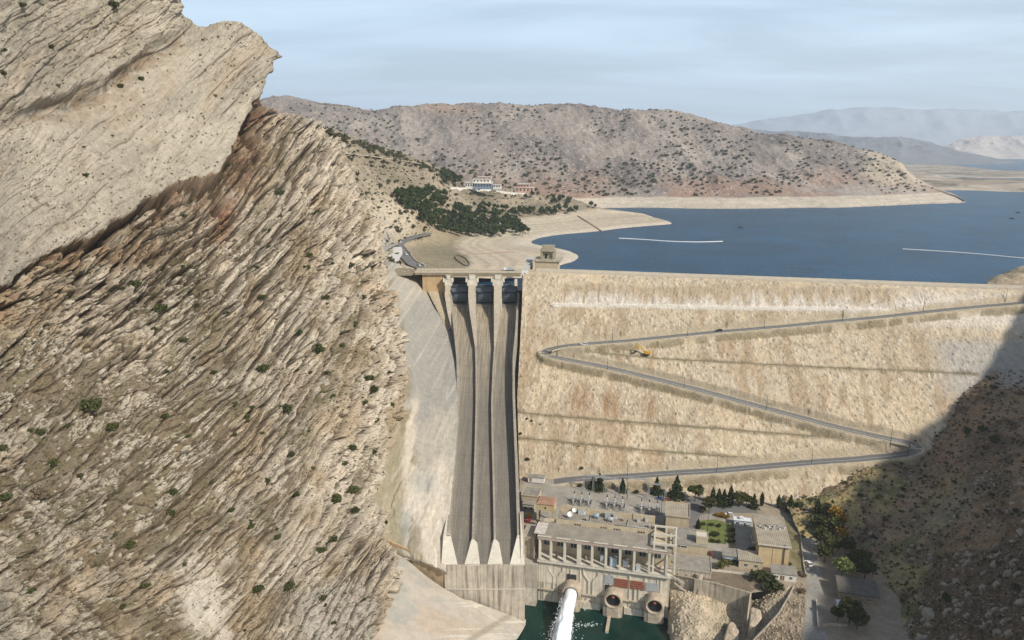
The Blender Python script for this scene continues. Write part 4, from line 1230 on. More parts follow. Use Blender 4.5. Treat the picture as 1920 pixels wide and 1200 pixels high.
# ================================================================== right hillside (in the shade of its own ridge)
def build_hillside():
    R = [
     [(1480,880,398),(1500,900,385),(1600,850,392),(1700,795,402),(1790,730,417),(1850,690,428),(1930,668,440),(2100,640,440)],
     [(1470,925,364),(1518,942,356),(1612,895,365),(1727,852,376),(1800,780,391),(1858,724,400),(1945,700,398),(2100,680,388)],
     [(1490,985,336),(1545,1000,329),(1640,960,336),(1740,905,349),(1815,845,348),(1885,800,345),(1985,770,340),(2150,740,328)],
     [(1525,1050,310),(1575,1060,305),(1660,1030,308),(1750,980,310),(1830,935,304),(1910,895,296),(2010,860,286),(2170,820,270)],
     [(1560,1120,286),(1605,1120,283),(1690,1105,279),(1770,1075,272),(1850,1040,264),(1930,1005,252),(2030,965,240),(2200,920,224)],
     [(1585,1210,256),(1635,1210,255),(1720,1205,246),(1800,1190,233),(1880,1175,221),(1960,1150,209),(2060,1120,197),(2230,1080,182)],
     [(1600,1330,225),(1655,1330,225),(1740,1330,213),(1820,1320,200),(1900,1310,188),(1980,1295,176),(2080,1270,165),(2250,1240,151)],
     [(1610,1480,200),(1665,1480,197),(1750,1480,186),(1830,1470,174),(1910,1460,163),(1990,1440,152),(2090,1420,140),(2260,1390,126)]]
    A = surf(R, 520, 420)
    P, t = net_world(A)
    px, py = A[..., 0], A[..., 1]
    N = normals(P)
    if (N[..., 2]).mean() < 0: N = -N
    X, Y, Z = P[..., 0], P[..., 1], P[..., 2]
    dk = 1.3
    D = 3.2 * fbm(X / 26, Y / 26, 5, 701) + 1.2 * fbm(X / 7, Y / 7, 4, 702)
    # rocky rib running down from the hairpin
    rib = np.exp(-(((px - 1790 + (py - 850) * 0.85) / 26) ** 2)) * sst(800, 850, py) * sst(1060, 980, py)
    D += 3.0 * rib * ridged(X / 10, Z / 6, 4, 703)
    lump = np.exp(-(((px - 1820) / 40) ** 2 + ((py - 770) / 40) ** 2))
    D += 5 * lump * (ridged(X / 14, Z / 12, 4, 709) )
    f1, f2, cr = voro(X / 3.4, Y / 3.4, 704)
    rocky = sst(-.15, .25, fbm(px / 90, py / 90, 4, 705) + .9 * sst(1000, 1100, py) * sst(1680, 1760, px) + .5 * sst(1780, 1880, px) * sst(900, 960, py) - .3)
    st1 = sst(.40, .22, f1) * (cr > .68) * rocky
    D += 1.1 * st1
    f1b, _, crb = voro(X / 1.7, Y / 1.7, 706)
    st2 = sst(.40, .22, f1b) * (crb > .66)
    D += .5 * st2
    C = np.zeros(P.shape); C[:] = (0.29, 0.20, 0.12)
    C = cmix(C, (0.14, 0.10, 0.065), sst(-.05, .4, fbm(X / 16, Y / 16, 5, 707)) * .9)
    C = cmix(C, (0.38, 0.30, 0.14), .9 * sst(1830, 1740, px + (py - 950) * .25) * sst(860, 900, py) * sst(-.35, .15, fbm(X / 11, Y / 11, 4, 708)))
    C = cmix(C, (0.27, 0.25, 0.18), .7 * np.exp(-(((px - 1780 + (py - 950) * .9) / 45) ** 2 + ((py - 950) / 55) ** 2)))
    C = cmix(C, (0.16, 0.16, 0.07), .8 * sst(-.02, .3, fbm(X / 7, Y / 7, 4, 710)) * sst(1790, 1700, px))
    C = cmix(C, (0.33, 0.225, 0.155), .8 * rib)
    C = cmix(C, (0.09, 0.066, 0.05), .6 * rocky)
    C = cmix(C, (0.40, 0.35, 0.29), .9 * st1 + 0 * D)
    C = cmix(C, (0.25, 0.205, 0.16), .5 * st2 * lerp(.35, 1, rocky))
    C = cmix(C, (0.38, 0.355, 0.32), .8 * sst(1850, 1885, px) * sst(735, 715, py))
    t1, t2, tr = voro(X / 3.0, Y / 3.0, 711)
    tuft = sst(.34, .16, t1) * (tr > .72) * (fbm(X / 20, Y / 20, 3, 712) > -.15) * (1 - st1)
    C = cmix(C, (0.045, 0.042, 0.022), .85 * tuft)
    D += .7 * tuft
    P2 = P + N * D[..., None]
    # the slope goes on rising out of frame to a ridge
    rim = P2[:, -1, :]
    ext = []
    for k in range(1, 26):
        f = k / 25.0
        dx = 95 * f
        q = rim + np.array((dx, -14 * f, 0.0)); q[:, 2] += np.interp(rim[:, 1], [150, 190, 230, 270, 310, 400], [45, 52, 64, 72, 84, 126]) * math.sin(f * math.pi / 2) ** np.interp(rim[:, 1], [280, 320], [.7, 1.0])
        q[:, 2] += 4 * fbm(q[:, 0] / 20, q[:, 1] / 20, 3, 715)
        ext.append(q)
    for k in range(1, 8):
        f = k / 7.0
        q = ext[24] + np.array((90 * f, 0, -120 * f)); ext.append(q)
    P3 = np.concatenate([P2] + [e[:, None, :] for e in ext], 1)
    C3 = np.concatenate([C] + [C[:, -1:, :]] * len(ext), 1)
    m = terrain_mat('hillside_earth', sc=0.35, bump=0.8, bdist=0.5, var=0.28, speck=.3, speck_col=(0.42, 0.37, 0.30), spk_scale=1.1)
    tag(grid_obj('hillside', P3, m, C3, smooth=False), kind='structure')
    return A, P2
HA, HP = build_hillside()
B_HILL = grid_bvh(HP, 2)

# ================================================================== station yard and river bank
GZ = 20.0
def gpt(px, py, z=GZ):
    p = at_z(px, py, z); return (float(p[0]), float(p[1]), z)
def sheet(name, pts_px, dz, m, z=GZ, kind='structure', sub=1):
    vs = [(p[0], p[1], p[2] + dz) for p in (gpt(x, y, z) for x, y in pts_px)]
    mb = MB(); mb.add(vs, [tuple(range(len(vs)))])
    o = mb.build(name, m)
    if sub > 1:
        bm = bmesh.new(); bm.from_mesh(o.data); bmesh.ops.triangulate(bm, faces=bm.faces[:]); bm.to_mesh(o.data); bm.free()
    if o.data.polygons[0].normal.z < 0: o.data.flip_normals()
    if kind: tag(o, kind=kind)
    return o
def yard_mat(name, a, b, sc=.15, ax=(1, 1, 1)):
    t = NT(name)
    v = t.coord('Object'); n = t.noise(v, sc, 6, .65, .4); n2 = t.noise(v, sc * 9, 5, .65)
    c = t.mix(t.ramp(n, [(.35, 0), (.65, 1)]), a, b)
    c = t.mix(1.0, c, t.ramp(n2, [(.3, .75), (.7, 1.2)]), 'MULTIPLY')
    t.l.new(c, t.b.inputs['Base Color']); t.b.inputs['Roughness'].default_value = .95
    t.l.new(t.bump(n2, .5, .12), t.b.inputs['Normal'])
    return t.m
M_DIRT = yard_mat('yard_dirt', (0.26, 0.21, 0.155), (0.36, 0.30, 0.22))
M_DIRT2 = yard_mat('dark_dirt', (0.15, 0.115, 0.075), (0.235, 0.185, 0.13))
M_SLAB = yard_mat('yard_concrete', (0.255, 0.24, 0.20), (0.37, 0.34, 0.285), .1)
M_LAWN = yard_mat('lawn_grass', (0.10, 0.125, 0.035), (0.17, 0.19, 0.06), .3)
M_WEED = yard_mat('weeds', (0.12, 0.115, 0.055), (0.24, 0.20, 0.12), .2)
sheet('yard', [(975,893),(1100,885),(1300,870),(1500,870),(1600,900),(1680,1000),(1700,1100),(1720,1290),(1400,1290),(1404,1230),(1416,1199),(1461,1150),(1488,1100),(1450,1106),(1407,1112),(1305,1086),(1262,1078),(1258,1072),(1245,1035),(1100,1010),(985,985),(970,985),(972,950)], 0, M_DIRT)
sheet('road', [(975,917),(985,905),(1040,900),(1070,902),(1090,912),(1230,930),(1255,940),(1240,990),(1100,985),(1000,975),(978,970)], .02, M_SLAB)
sheet('road', [(1284,940),(1300,930),(1345,938),(1420,948),(1420,962),(1350,962),(1318,965),(1308,972),(1306,990),(1330,1000),(1332,1030),(1326,1068),(1300,1075),(1285,1075),(1262,1040)], .03, M_ASPH)
sheet('pavement', [(1313,966),(1352,968),(1378,975),(1424,978),(1426,1030),(1402,1040),(1378,1022),(1378,982),(1345,972),(1313,975)], .034, M_SLAB)
sheet('lawn', [(1313,976),(1340,974),(1370,982),(1376,986),(1376,1016),(1360,1020),(1330,1018),(1312,1012)], .04, M_LAWN)
sheet('pavement', [(1328,1012),(1362,1022),(1362,1030),(1342,1062),(1326,1066),(1326,1030)], .036, M_SLAB)
sheet('road', [(1470,966),(1520,966),(1530,1010),(1536,1060),(1542,1100),(1540,1150),(1560,1230),(1500,1230),(1508,1170),(1514,1100),(1508,1060),(1500,1000),(1478,975)], .03, yard_mat('worn_road', (0.25, 0.235, 0.205), (0.36, 0.335, 0.285), .12))
sheet('verge', [(1472,976),(1494,978),(1500,1000),(1508,1060),(1508,1074),(1478,1060)], .05, M_WEED)
sheet('dirt_lot', [(1328,1069),(1425,1078),(1420,1104),(1408,1110),(1306,1085)], .03, M_DIRT2)

def bank2(P, px, py, N):
    X, Y, Z = P[..., 0], P[..., 1], P[..., 2]
    C = np.zeros(P.shape); C[:] = (0.40, 0.33, 0.235)
    mound = np.exp(-(((px - 1298) / 42) ** 2 + ((py - 1152) / 46) ** 2))
    C = cmix(C, (0.53, 0.44, 0.32), np.clip(mound * 1.5, 0, 1))
    C = cmix(C, (0.15, 0.155, 0.055), .85 * sst(-.1, .3, fbm(X / 4, Y / 4, 4, 722)) * np.clip(np.exp(-(((px - 1342) / 22) ** 2 + ((py - 1122) / 14) ** 2)) + np.exp(-(((px - 1352) / 12) ** 2 + ((py - 1185) / 28) ** 2)) + np.exp(-(((px - 1300) / 22) ** 2 + ((py - 1172) / 10) ** 2)), 0, 1))
    C = cmix(C, (0.22, 0.18, 0.12), sst(.0, .35, fbm(X / 6, Y / 6, 4, 723)) * .5)
    f1, f2, cr = voro(X / 1.1, Y / 1.1, 724)
    st = sst(.42, .2, f1) * (cr > .55)
    D = .45 * st + .9 * fbm(X / 5, Y / 5, 4, 725) + 2.2 * mound
    C = cmix(C, (0.58, 0.49, 0.37), .7 * st)
    return D, C
def zrow(r): return [(x, y, at_z(x, y, z)[1]) for x, y, z in r]
patch('river_bank', [zrow(r) for r in [
    [(1240,1085,12),(1262,1092,12),(1300,1100,12),(1340,1108,12),(1380,1118,12),(1412,1124,14),(1455,1108,19),(1492,1098,19.9)],
    [(1248,1108,9),(1262,1112,11),(1300,1115,12),(1340,1122,11.5),(1380,1132,11),(1410,1140,12.5),(1440,1130,17),(1478,1122,18.5)],
    [(1256,1140,3),(1264,1142,7),(1298,1142,10.5),(1340,1150,10),(1378,1155,9.5),(1405,1165,10),(1430,1155,14.5),(1462,1149,17)],
    [(1255,1170,-1),(1264,1172,4),(1298,1172,8),(1340,1178,8.5),(1375,1182,8),(1400,1188,8.5),(1416,1185,12),(1440,1175,15)],
    [(1252,1210,-3),(1264,1212,1),(1298,1212,4),(1340,1216,6),(1372,1218,6.5),(1392,1220,7),(1404,1215,10),(1416,1204,13)],
    [(1250,1280,-4),(1264,1285,-2),(1298,1288,0),(1340,1290,2),(1370,1290,4),(1385,1292,5),(1395,1290,7),(1404,1280,10)]]], 220, 240, bank2,
    terrain_mat('river_bank_rubble', sc=0.5, bump=0.8, bdist=0.3, var=0.25, speck=.35, spk_scale=1.2))
# rough ground right of the ramp wall
def rough_fn(P, px, py, N):
    X, Y = P[..., 0], P[..., 1]
    C = np.zeros(P.shape); C[:] = (0.30, 0.235, 0.165)
    C = cmix(C, (0.17, 0.135, 0.09), sst(-.1, .3, fbm(X / 5, Y / 5, 4, 731)))
    f1, f2, cr = voro(X / 1.2, Y / 1.2, 732); st = sst(.42, .2, f1) * (cr > .65)
    C = cmix(C, (0.50, 0.43, 0.33), .8 * st)
    return .5 * st + .8 * np.abs(fbm(X / 3, Y / 3, 3, 733)), C
patch('rough_ground', [[(x, y, at_z(x, y, 20.0)[1]) for x, y in r] for r in [
    [(1490,1096),(1500,1094),(1508,1096)],[(1466,1148),(1490,1140),(1510,1140)],[(1422,1196),(1470,1190),(1505,1180)],[(1408,1240),(1460,1240),(1500,1235)],[(1404,1290),(1460,1290),(1500,1290)]]], 140, 80, rough_fn,
    terrain_mat('rubble_earth', sc=0.5, bump=0.7, bdist=0.3, var=0.25, speck=.3, spk_scale=1.4))

def wall_thing(px_top, ztop, zbot, w, m, label, cat='wall', name='retaining_wall', group=None):
    """free-standing or retaining wall following sight-line points of its top edge"""
    pts = [gpt(x, y, z) for (x, y), z in zip(px_top, ztop if isinstance(ztop, (list, tuple)) else [ztop] * len(px_top))]
    zb = zbot if isinstance(zbot, (list, tuple)) else [zbot] * len(pts)
    o = pts[0]; mb = MB()
    V = [Vector(p) for p in pts]
    secs = []
    for i, p in enumerate(V):
        d = (V[min(i + 1, len(V) - 1)] - V[max(i - 1, 0)]); n = Vector((-d.y, d.x, 0)).normalized() * w / 2
        a, b = p - n, p + n
        secs.append([(a.x - o[0], a.y - o[1], zb[i] - o[2]), (b.x - o[0], b.y - o[1], zb[i] - o[2]), (b.x - o[0], b.y - o[1], p.z - o[2]), (a.x - o[0], a.y - o[1], p.z - o[2])])
    mb.loft(secs)
    ob = mb.build(name, m); ob.location = o
    return tag(ob, label, cat, group)
wall_thing([(1302,1085),(1340,1092),(1372,1101),(1408,1111)], 20.4, 9, .6, M_CONC, 'long pale concrete retaining wall below the dirt lot')
wall_thing([(1408,1111),(1404,1140),(1401,1172)], [20.4, 17.5, 14], 6, .6, M_CONC, 'short retaining wall running down from the corner of the dirt lot')
wall_thing([(1489,1099),(1475,1125),(1461,1149),(1440,1172),(1416,1197),(1395,1225)], [20.8, 20.6, 20.5, 20.4, 20.3, 20.2], 8, .6, M_CONC, 'stepped stone wall beside the dirt ramp')
wall_thing([(1501,1000),(1504,1030),(1508,1062),(1511,1076)], 20.9, 19, .4, M_CONC, 'low kerb wall between the weedy verge and the station road')
wall_thing([(1330,1067),(1370,1071),(1404,1076)], 20.9, 19, .35, M_CONCW, 'low white kerb wall behind the dirt lot')
# pale rock blocks left of the ramp
def block_rock(pxs, z0, z1, label, seed):
    pts = [at_z(x, y, z1) for x, y in pxs]
    c = sum(pts) / len(pts)
    n = 40; mb = MB(); rnd = random.Random(seed)
    ang = np.linspace(0, 2 * math.pi, n, endpoint=False)
    P2 = [(p - c)[:2] for p in pts]
    def rad(a):
        d = np.array((math.cos(a), math.sin(a))); best = 1.0
        for i in range(len(P2)):
            p, q = P2[i], P2[(i + 1) % len(P2)]
            e = q - p; M = np.array([[d[0], -e[0]], [d[1], -e[1]]])
            if abs(np.linalg.det(M)) < 1e-9: continue
            t, s = np.linalg.solve(M, p)
            if t > 0 and -1e-6 <= s <= 1 + 1e-6: best = t
        return best
    R = [rad(a) for a in ang]
    rings = []
    for f, dz in ((1.12, z0 - z1), (1.06, (z0 - z1) * .5), (1.0, -.3), (.8, 0.2), (.4, .35), (.08, .4)):
        rings.append([(math.cos(a) * r * f * (1 + .04 * rnd.uniform(-1, 1)), math.sin(a) * r * f * (1 + .04 * rnd.uniform(-1, 1)), dz + .15 * rnd.uniform(-1, 1)) for a, r in zip(ang, R)])
    mb.loft(rings)
    o = mb.build('boulder', surf_mat('pale_rubble', (.52, .43, .32), var=.3, scale=.8, bump=.8, bdist=.3)); o.location = c
    return tag(o, label, 'boulder')
block_rock([(1408,1136),(1426,1142),(1429,1158),(1418,1174),(1404,1172)], 8, 16, 'pale flat-topped rock block between the ramp and the short retaining wall', 3)
block_rock([(1366,1163),(1378,1166),(1386,1185),(1384,1225),(1350,1225)], 4, 11.5, 'pale rock block at the picture edge left of the ramp foot', 4)

# ================================================================== buildings of the power station
RZ = math.radians(-13.2)
CR, SR = math.cos(RZ), math.sin(RZ)
def frame_obj(name, px, py, z, zbase, label, cat='building', group=None, rz=RZ):
    """Empty under the sight-line point (px,py) taken at height z"""
    p = at_z(px, py, z)
    o = empty(name, (float(p[0]), float(p[1]), zbase), rz)
    return tag(o, label, cat, group)
M_BEIGE = surf_mat('beige_plaster', (0.50, 0.42, 0.29), var=.14, scale=.4, streak=.4, bump=.1, stain=(.3, .23, .15))
M_YELL = surf_mat('ochre_plaster', (0.56, 0.44, 0.26), var=.12, scale=.4, streak=.35, bump=.1, stain=(.36, .26, .14))
M_GREYW = surf_mat('grey_plaster', (0.40, 0.37, 0.31), var=.2, scale=.4, streak=.5, bump=.1)
M_WHITEW = surf_mat('white_plaster', (0.68, 0.65, 0.60), var=.1, scale=.5, streak=.2, bump=.05, stain=(.4, .37, .3))
M_GLASS = surf_mat('dark_window', (0.03, 0.035, 0.04), rough=.25, var=.2, bump=0, spec=.5)
M_RUST = surf_mat('rust_louvre', (0.26, 0.085, 0.05), var=.3, scale=1.5, bump=.2)
M_METAL = surf_mat('grey_metal', (0.36, 0.37, 0.37), rough=.5, var=.2, scale=1, bump=.05, spec=.4)
M_BLUEG = surf_mat('blue_grey_paint', (0.30, 0.38, 0.42), rough=.6, var=.15, scale=1, bump=.05)
def roof_mat(name, col, pitch=.9, axis=0, dark=.55):
    t = NT(name)
    v = t.coord('Object'); s = t.node('ShaderNodeSeparateXYZ'); t.l.new(v, s.inputs[0])
    w = t.math('FRACT', t.math('DIVIDE', s.outputs[axis], pitch))
    lines = t.ramp(w, [(0.0, dark), (.18, dark), (.28, 1.0), (.95, 1.05)])
    n = t.noise(v, .25, 6, .65); n2 = t.noise(v, 2.5, 4, .6)
    c = t.mix(t.ramp(n, [(.35, 0), (.65, 1)]), tuple(col), tuple(k * .72 for k in col))
    c = t.mix(1.0, c, lines, 'MULTIPLY'); c = t.mix(1.0, c, t.ramp(n2, [(.3, .85), (.7, 1.15)]), 'MULTIPLY')
    t.l.new(c, t.b.inputs['Base Color']); t.b.inputs['Roughness'].default_value = .9
    t.l.new(t.bump(lines, .5, .1), t.b.inputs['Normal'])
    return t.m
M_ROOF = roof_mat('ribbed_roof', (0.42, 0.365, 0.28), .85)
M_ROOFD = roof_mat('dark_ribbed_roof', (0.35, 0.31, 0.25), .7)
M_FLAT = surf_mat('flat_roof', (0.29, 0.265, 0.225), var=.28, scale=.3, bump=.2)
M_ROOFR = surf_mat('red_brown_roof', (0.34, 0.20, 0.135), var=.25, scale=.6, bump=.3)

# ---- powerhouse
PH = frame_obj('powerhouse', 1010, 1048, 22, 0, 'wide riverside powerhouse with a colonnaded gallery over round outlets')
PHL = 61.0
mb = MB(); mb.box(0, PHL, 0, 18, -3, 21.4); mb.box(0, 9.0, -.3, .1, 10, 21.3)
M_PHW = surf_mat('powerhouse_concrete', (0.62, 0.56, 0.45), var=.2, scale=.22, streak=.6, bump=.25, stain=(.22, .17, .115), sscale=.8)
mb.build('base_wall', M_PHW, PH)
# flared ribs between the units
def yrib(x, zt=20.5, zb=2.0):
    m = MB()
    for s in (-1, 1):
        pts = [(x + s * 3.6, zt), (x + s * 3.4, zt - 3), (x + s * 1.0, zt - 6.5), (x + s * 1.0, zb + 4), (x + s * 2.6, zb + 1), (x + s * 2.6, zb)]
        for a, b in zip(pts[:-1], pts[1:]):
            m.bar((a[0], -.25, a[1]), (b[0], -.25, b[1]), .5, .55)
    return m
for x in (8.3, 25.0, 46.5):
    yrib(x).build('wall_rib', M_PHW, PH)
for x in (1.5, 2.7, 15.5, 20.0, 31.5, 34.0, 43, 57, 55.5):
    m_ = MB(); m_.box(x - .2, x + .2, -.35, .05, 1, 20.8); m_.build('pilaster', M_PHW, PH)
mb = MB(); mb.box(-.4, PHL + .6, -1.6, 17.9, 21.45, 22.15); mb.build('gallery_deck', M_CONCW, PH)
mb = MB(); mb.box(-.2, PHL, -1.2, 0, 6.6, 7.0); mb.build('lower_ledge', M_CONC, PH)
mb = MB()
mb.bar((-.3, -1.5, 23.1), (PHL + .4, -1.5, 23.1), .09); mb.bar((-.3, -1.5, 22.7), (PHL + .4, -1.5, 22.7), .07)
for k in range(32): x = -.3 + k * (PHL + .7) / 31; mb.bar((x, -1.5, 22.1), (x, -1.5, 23.15), .08)
mb.build('gallery_railing', M_METAL, PH)
mb = MB(); mb.box(-.5, PHL, 7.0, 17.9, 22.2, 33.8); mb.build('hall_wall', M_BEIGE, PH)
cols = [.6, 5.9, 12.4, 19.2, 25.3, 31.7, 38.2, 44.6, 51.4, 59.2]
for i, x in enumerate(cols):
    w = .95 if i == 3 else .5
    m_ = MB(); m_.box(x - w, x + w, -.9, .6, 22.2, 33.0); m_.build('column', M_CONCW, PH)
    if i < 9:
        m_ = MB(); m_.box(x - .3, x + .3, .6, 7, 31.8, 33.1); m_.build('cross_beam', M_BEIGE, PH)
mb = MB(); mb.box(-.3, PHL, -1.1, .7, 33.05, 33.95); mb.build('lintel', M_CONCW, PH)
M_PINK = surf_mat('faded_pink_paint', (0.50, 0.36, 0.31), var=.2, scale=1)
for k in range(6):
    m_ = MB(); m_.box(.4 + k * 10.1, 9.8 + k * 10.1, -1.35, -1.12, 33.6, 34.05); m_.build('fascia', M_PINK, PH)
mb = MB(); mb.box(-.6, 14.2, -1.2, 13, 34.0, 34.6); mb.box(14.25, 33, -1.2, 13, 34.0, 34.65); mb.box(33.05, 52.6, -1.2, 13, 34.0, 34.58)
mb.box(52.65, PHL + .2, -1.2, 4.5, 34.0, 34.5)
mb.build('hall_roof', M_ROOFD, PH)
mb = MB()
for k in range(7): mb.box(-.4 + k * 8.8, 6.2 + k * 8.8, -1.25, -.6, 34.66, 34.95)
mb.build('roof_kerb', M_CONCW, PH)
mb = MB(); mb.box(-2.6, 2.6, 1.0, 11.5, 34.65, 34.8); mb.build('bleached_roof_patch', surf_mat('peeling_membrane', (.56, .50, .44), var=.3, scale=.6), PH)
mb = MB(); mb.box(-8.6, -2.7, 3, 15, 12, 30.6); mb.build('side_block', M_CONC, PH)
mb = MB(); mb.box(-8.9, -2.5, 2.8, 15.2, 30.65, 31.1); mb.build('side_block_roof', M_ROOF, PH)
mb = MB(); mb.add([(-8.4, -6, -2), (-.2, -6, -2), (-.2, 3, -2), (-8.4, 3, -2), (-8.4, -2.5, 8), (-.2, -2.5, 8), (-.2, 3, 18), (-8.4, 3, 18)],
                 [(0, 3, 2, 1), (4, 5, 6, 7), (0, 1, 5, 4), (1, 2, 6, 5), (2, 3, 7, 6), (3, 0, 4, 7)]); mb.build('side_ramp', M_GREYW, PH)
mb = MB(); mb.box(-8.4, -.2, -2.6, 16, -2, 20); mb.build('side_wall', M_GREYW, PH)
# upper floor at the back with its parapets
mb = MB(); mb.box(6.2, 52.5, 13.1, 23.5, 30, 35.4); mb.build('upper_block', M_BEIGE, PH)
mb = MB()
mb.box(6.0, 24.3, 12.95, 13.25, 33.0, 36.7); mb.box(24.4, 44.9, 12.85, 13.25, 33, 36.6); mb.box(45.0, 52.7, 12.95, 13.25, 33, 36.8)
mb.build('front_parapet', M_BEIGE, PH)
mb = MB()
mb.box(6.0, 19.3, 23.3, 23.7, 33.0, 38.6); mb.box(19.4, 31.2, 23.4, 23.8, 33, 38.3); mb.box(31.3, 42.1, 23.3, 23.7, 33, 38.0); mb.box(42.2, 52.7, 22.9, 23.7, 33, 38.4)
mb.build('back_parapet', M_BEIGE, PH)
mb = MB(); mb.box(6.3, 52.4, 13.3, 23.2, 35.42, 35.5); mb.build('upper_roof', M_ROOFD, PH)
for x in (15.0, 27.5, 33.8, 45.3):
    for k in range(3):
        m_ = MB(); m_.box(x + k * 1.15, x + .75 + k * 1.15, 12.78, 12.98, 34.3, 35.3); m_.build('window', M_GLASS, PH)
for k, x in enumerate((10.0, 19.2, 24.5, 31.2, 42.1)):
    m_ = MB(); m_.box(x - .35, x + .35, 23.9, 24.5, 33, 39.2); m_.build('buttress', M_BEIGE, PH)
# wall openings
def ph_panel(name, x0, x1, z0, z1, m, y=-.42, n=0, nm=None):
    m_ = MB(); m_.box(x0, x1, y, .05, z0, z1); o = m_.build(name, m, PH)
    return o
for x0, x1, z0, z1 in ((13.8, 18.2, 12.4, 16.2), (31.5, 35.4, 10.6, 13.2), (50.6, 55.2, 7.9, 11.2)):
    ph_panel('window', x0, x1, z0, z1, M_GLASS)
for x0, x1 in ((36.0, 42.6), (43.2, 49.8)):
    l = ph_panel('louvre_panel', x0, x1, 13.0, 17.6, surf_mat('louvre_frame', (.42, .36, .28), var=.2))
    m_ = MB()
    for k in range(4): m_.box(x0 + .15, x1 - .15, -.62, -.43, 13.25 + k * 1.1, 14.05 + k * 1.1)
    m_.build('louvre', M_RUST, l)
ph_panel('steel_panel', 31.4, 35.5, 14.2, 18.5, M_METAL); ph_panel('steel_panel', 50.3, 56, 13.2, 17.4, M_METAL)
ph_panel('ledge_box', 51.2, 54.6, 7.2, 8.3, M_CONCW, -1.0)
# outlets
def outlet(x, z, lab):
    h = empty('outlet', (x, 0, z)); h.parent = PH; h['label'] = lab
    mb = MB(); secs = []
    for r, y in ((4.5, 0.0), (4.2, -5.0), (4.05, -5.4), (3.25, -5.4), (3.2, -5.0), (3.2, -2.0)):
        secs.append([(r * math.cos(a), y, r * math.sin(a)) for a in [2 * math.pi * k / 40 for k in range(40)]])
    mb.loft(secs, smooth=True, caps=False); mb.build('outlet_ring', M_CONCO2, h)
    mb = MB(); mb.prism([(3.22 * math.cos(2 * math.pi * k / 32), 3.22 * math.sin(2 * math.pi * k / 32)) for k in range(32)], 0, .2,
                        M=Matrix.Translation((0, -3.9, 0)) @ Matrix.Rotation(math.radians(90), 4, 'X'))
    mb.build('valve_disc', M_BLACK, h)
    mb = MB(); mb.tube([(-.9, -4.1, 1.3), (.5, -5.0, 1.9)], [.7, .5], 12); mb.build('valve_stem', M_RUST, h)
    mb = MB(); mb.box(-4.4, -3.4, -4.6, 0, -z - 3, -.2); mb.box(3.4, 4.4, -4.6, 0, -z - 3, -.2); mb.box(-3.4, 3.4, -4.6, 0, -z - 3, -3.4)
    mb.prism([(-4.4, -4.6), (4.4, -4.6), (2.6, -5.3), (-2.6, -5.3)], -z - 3, -3.2)
    mb.build('outlet_block', M_CONCO2, h)
M_CONCO2 = surf_mat('stained_outlet_concrete', (0.45, 0.38, 0.29), var=.25, scale=.4, streak=.6, bump=.25, stain=(.2, .14, .09))
def ph_local(px, py, z):
    p = at_z(px, py, z); o = PH.location
    dx, dy = p[0] - o.x, p[1] - o.y
    return (dx * CR + dy * SR, -dx * SR + dy * CR)
for px, py, lab in ((1070, 1113, 'left outlet, pouring a thick white jet'), (1149, 1127, 'dry middle outlet'), (1227, 1138, 'dry right outlet')):
    # ring face stands 5 m in front of the wall
    d = ray(px, py); o = PH.location
    best = None
    for k in range(2000):
        t = 250 + k * .05; p = (d[0] * t, d[1] * t, CAMZ + d[2] * t)
        ly = -(p[0] - o.x) * SR + (p[1] - o.y) * CR
        if ly > -5.2: best = p; break
    lx = (best[0] - o.x) * CR + (best[1] - o.y) * SR
    outlet(lx, best[2], lab)
    if px == 1070: JET0 = Vector(best)
    if px == 1149: O2 = lx
for x in (9.5, 17.7, 27.4, 36.6, 46.8):
    pass
mb = MB(); mb.box(18.4, 30.0, -1.6, 0, -2, 3.2); mb.build('footing', M_PHW, PH)
mb = MB(); mb.box(41.0, 50.6, -1.6, 0, -2, 3.2); mb.build('footing', M_PHW, PH)
mb = MB(); mb.box(O2 - 2.0, O2 - .6, -17, -6, -1, 1.2); mb.build('mooring_beam', M_CONC, PH)
# right-hand open frame of posts and beams
fx = 52.9
for x in (53.2, 58.4, 62.8):
    for y in (1.2, 9.5, 17):
        m_ = MB(); m_.box(x - .4, x + .4, y - .4, y + .4, 22.2, 36.4); m_.build('frame_post', M_CONCW, PH)
for y in (1.2, 9.5, 17):
    m_ = MB(); m_.box(52.6, 63.4, y - .35, y + .35, 36.45, 37.3); m_.build('frame_beam', M_CONCW, PH)
for x in (53.2, 62.8):
    m_ = MB(); m_.box(x - .3, x + .3, 1.7, 16.5, 36.5, 37.2); m_.build('frame_beam', M_CONCW, PH)
    m_ = MB(); m_.box(x - .3, x + .3, 1.7, 16.5, 30.0, 30.7); m_.build('frame_beam', M_CONCW, PH)
# gallery furniture
def ph_box(name, x, y, z, w, d, h, m, parent=PH):
    m_ = MB(); m_.box(x - w / 2, x + w / 2, y - d / 2, y + d / 2, z, z + h); return m_.build(name, m, parent)
def ph_thing(name, x, y, z, label, cat, group=None):
    o = PH.location
    e = empty(name, (o.x + x * CR - y * SR, o.y + x * SR + y * CR, z), RZ)
    return tag(e, label, cat, group)
def cabinet(x, y, z, w, d, h, m, label, cat='cabinet', name='cabinet'):
    t = ph_thing(name, x, y, z, label, cat)
    m_ = MB(); m_.box(-w / 2, w / 2, -d / 2, d / 2, .15, h); m_.build('body', m, t)
    m_ = MB(); m_.box(-w / 2 - .12, w / 2 + .12, -d / 2 - .12, d / 2 + .12, h, h + .18); m_.build('lid', M_METAL, t)
    m_ = MB(); m_.box(-w * .4, w * .4, -d / 2 - .05, -d / 2, .5, h - .3); m_.build('door', surf_mat('pale_blue_panel', (.42, .50, .55), var=.15), t)
    m_ = MB(); m_.box(-w / 2 + .1, w / 2 - .1, -d / 2 + .1, d / 2 - .1, 0, .15); m_.build('plinth', M_GREYW, t)
    return t
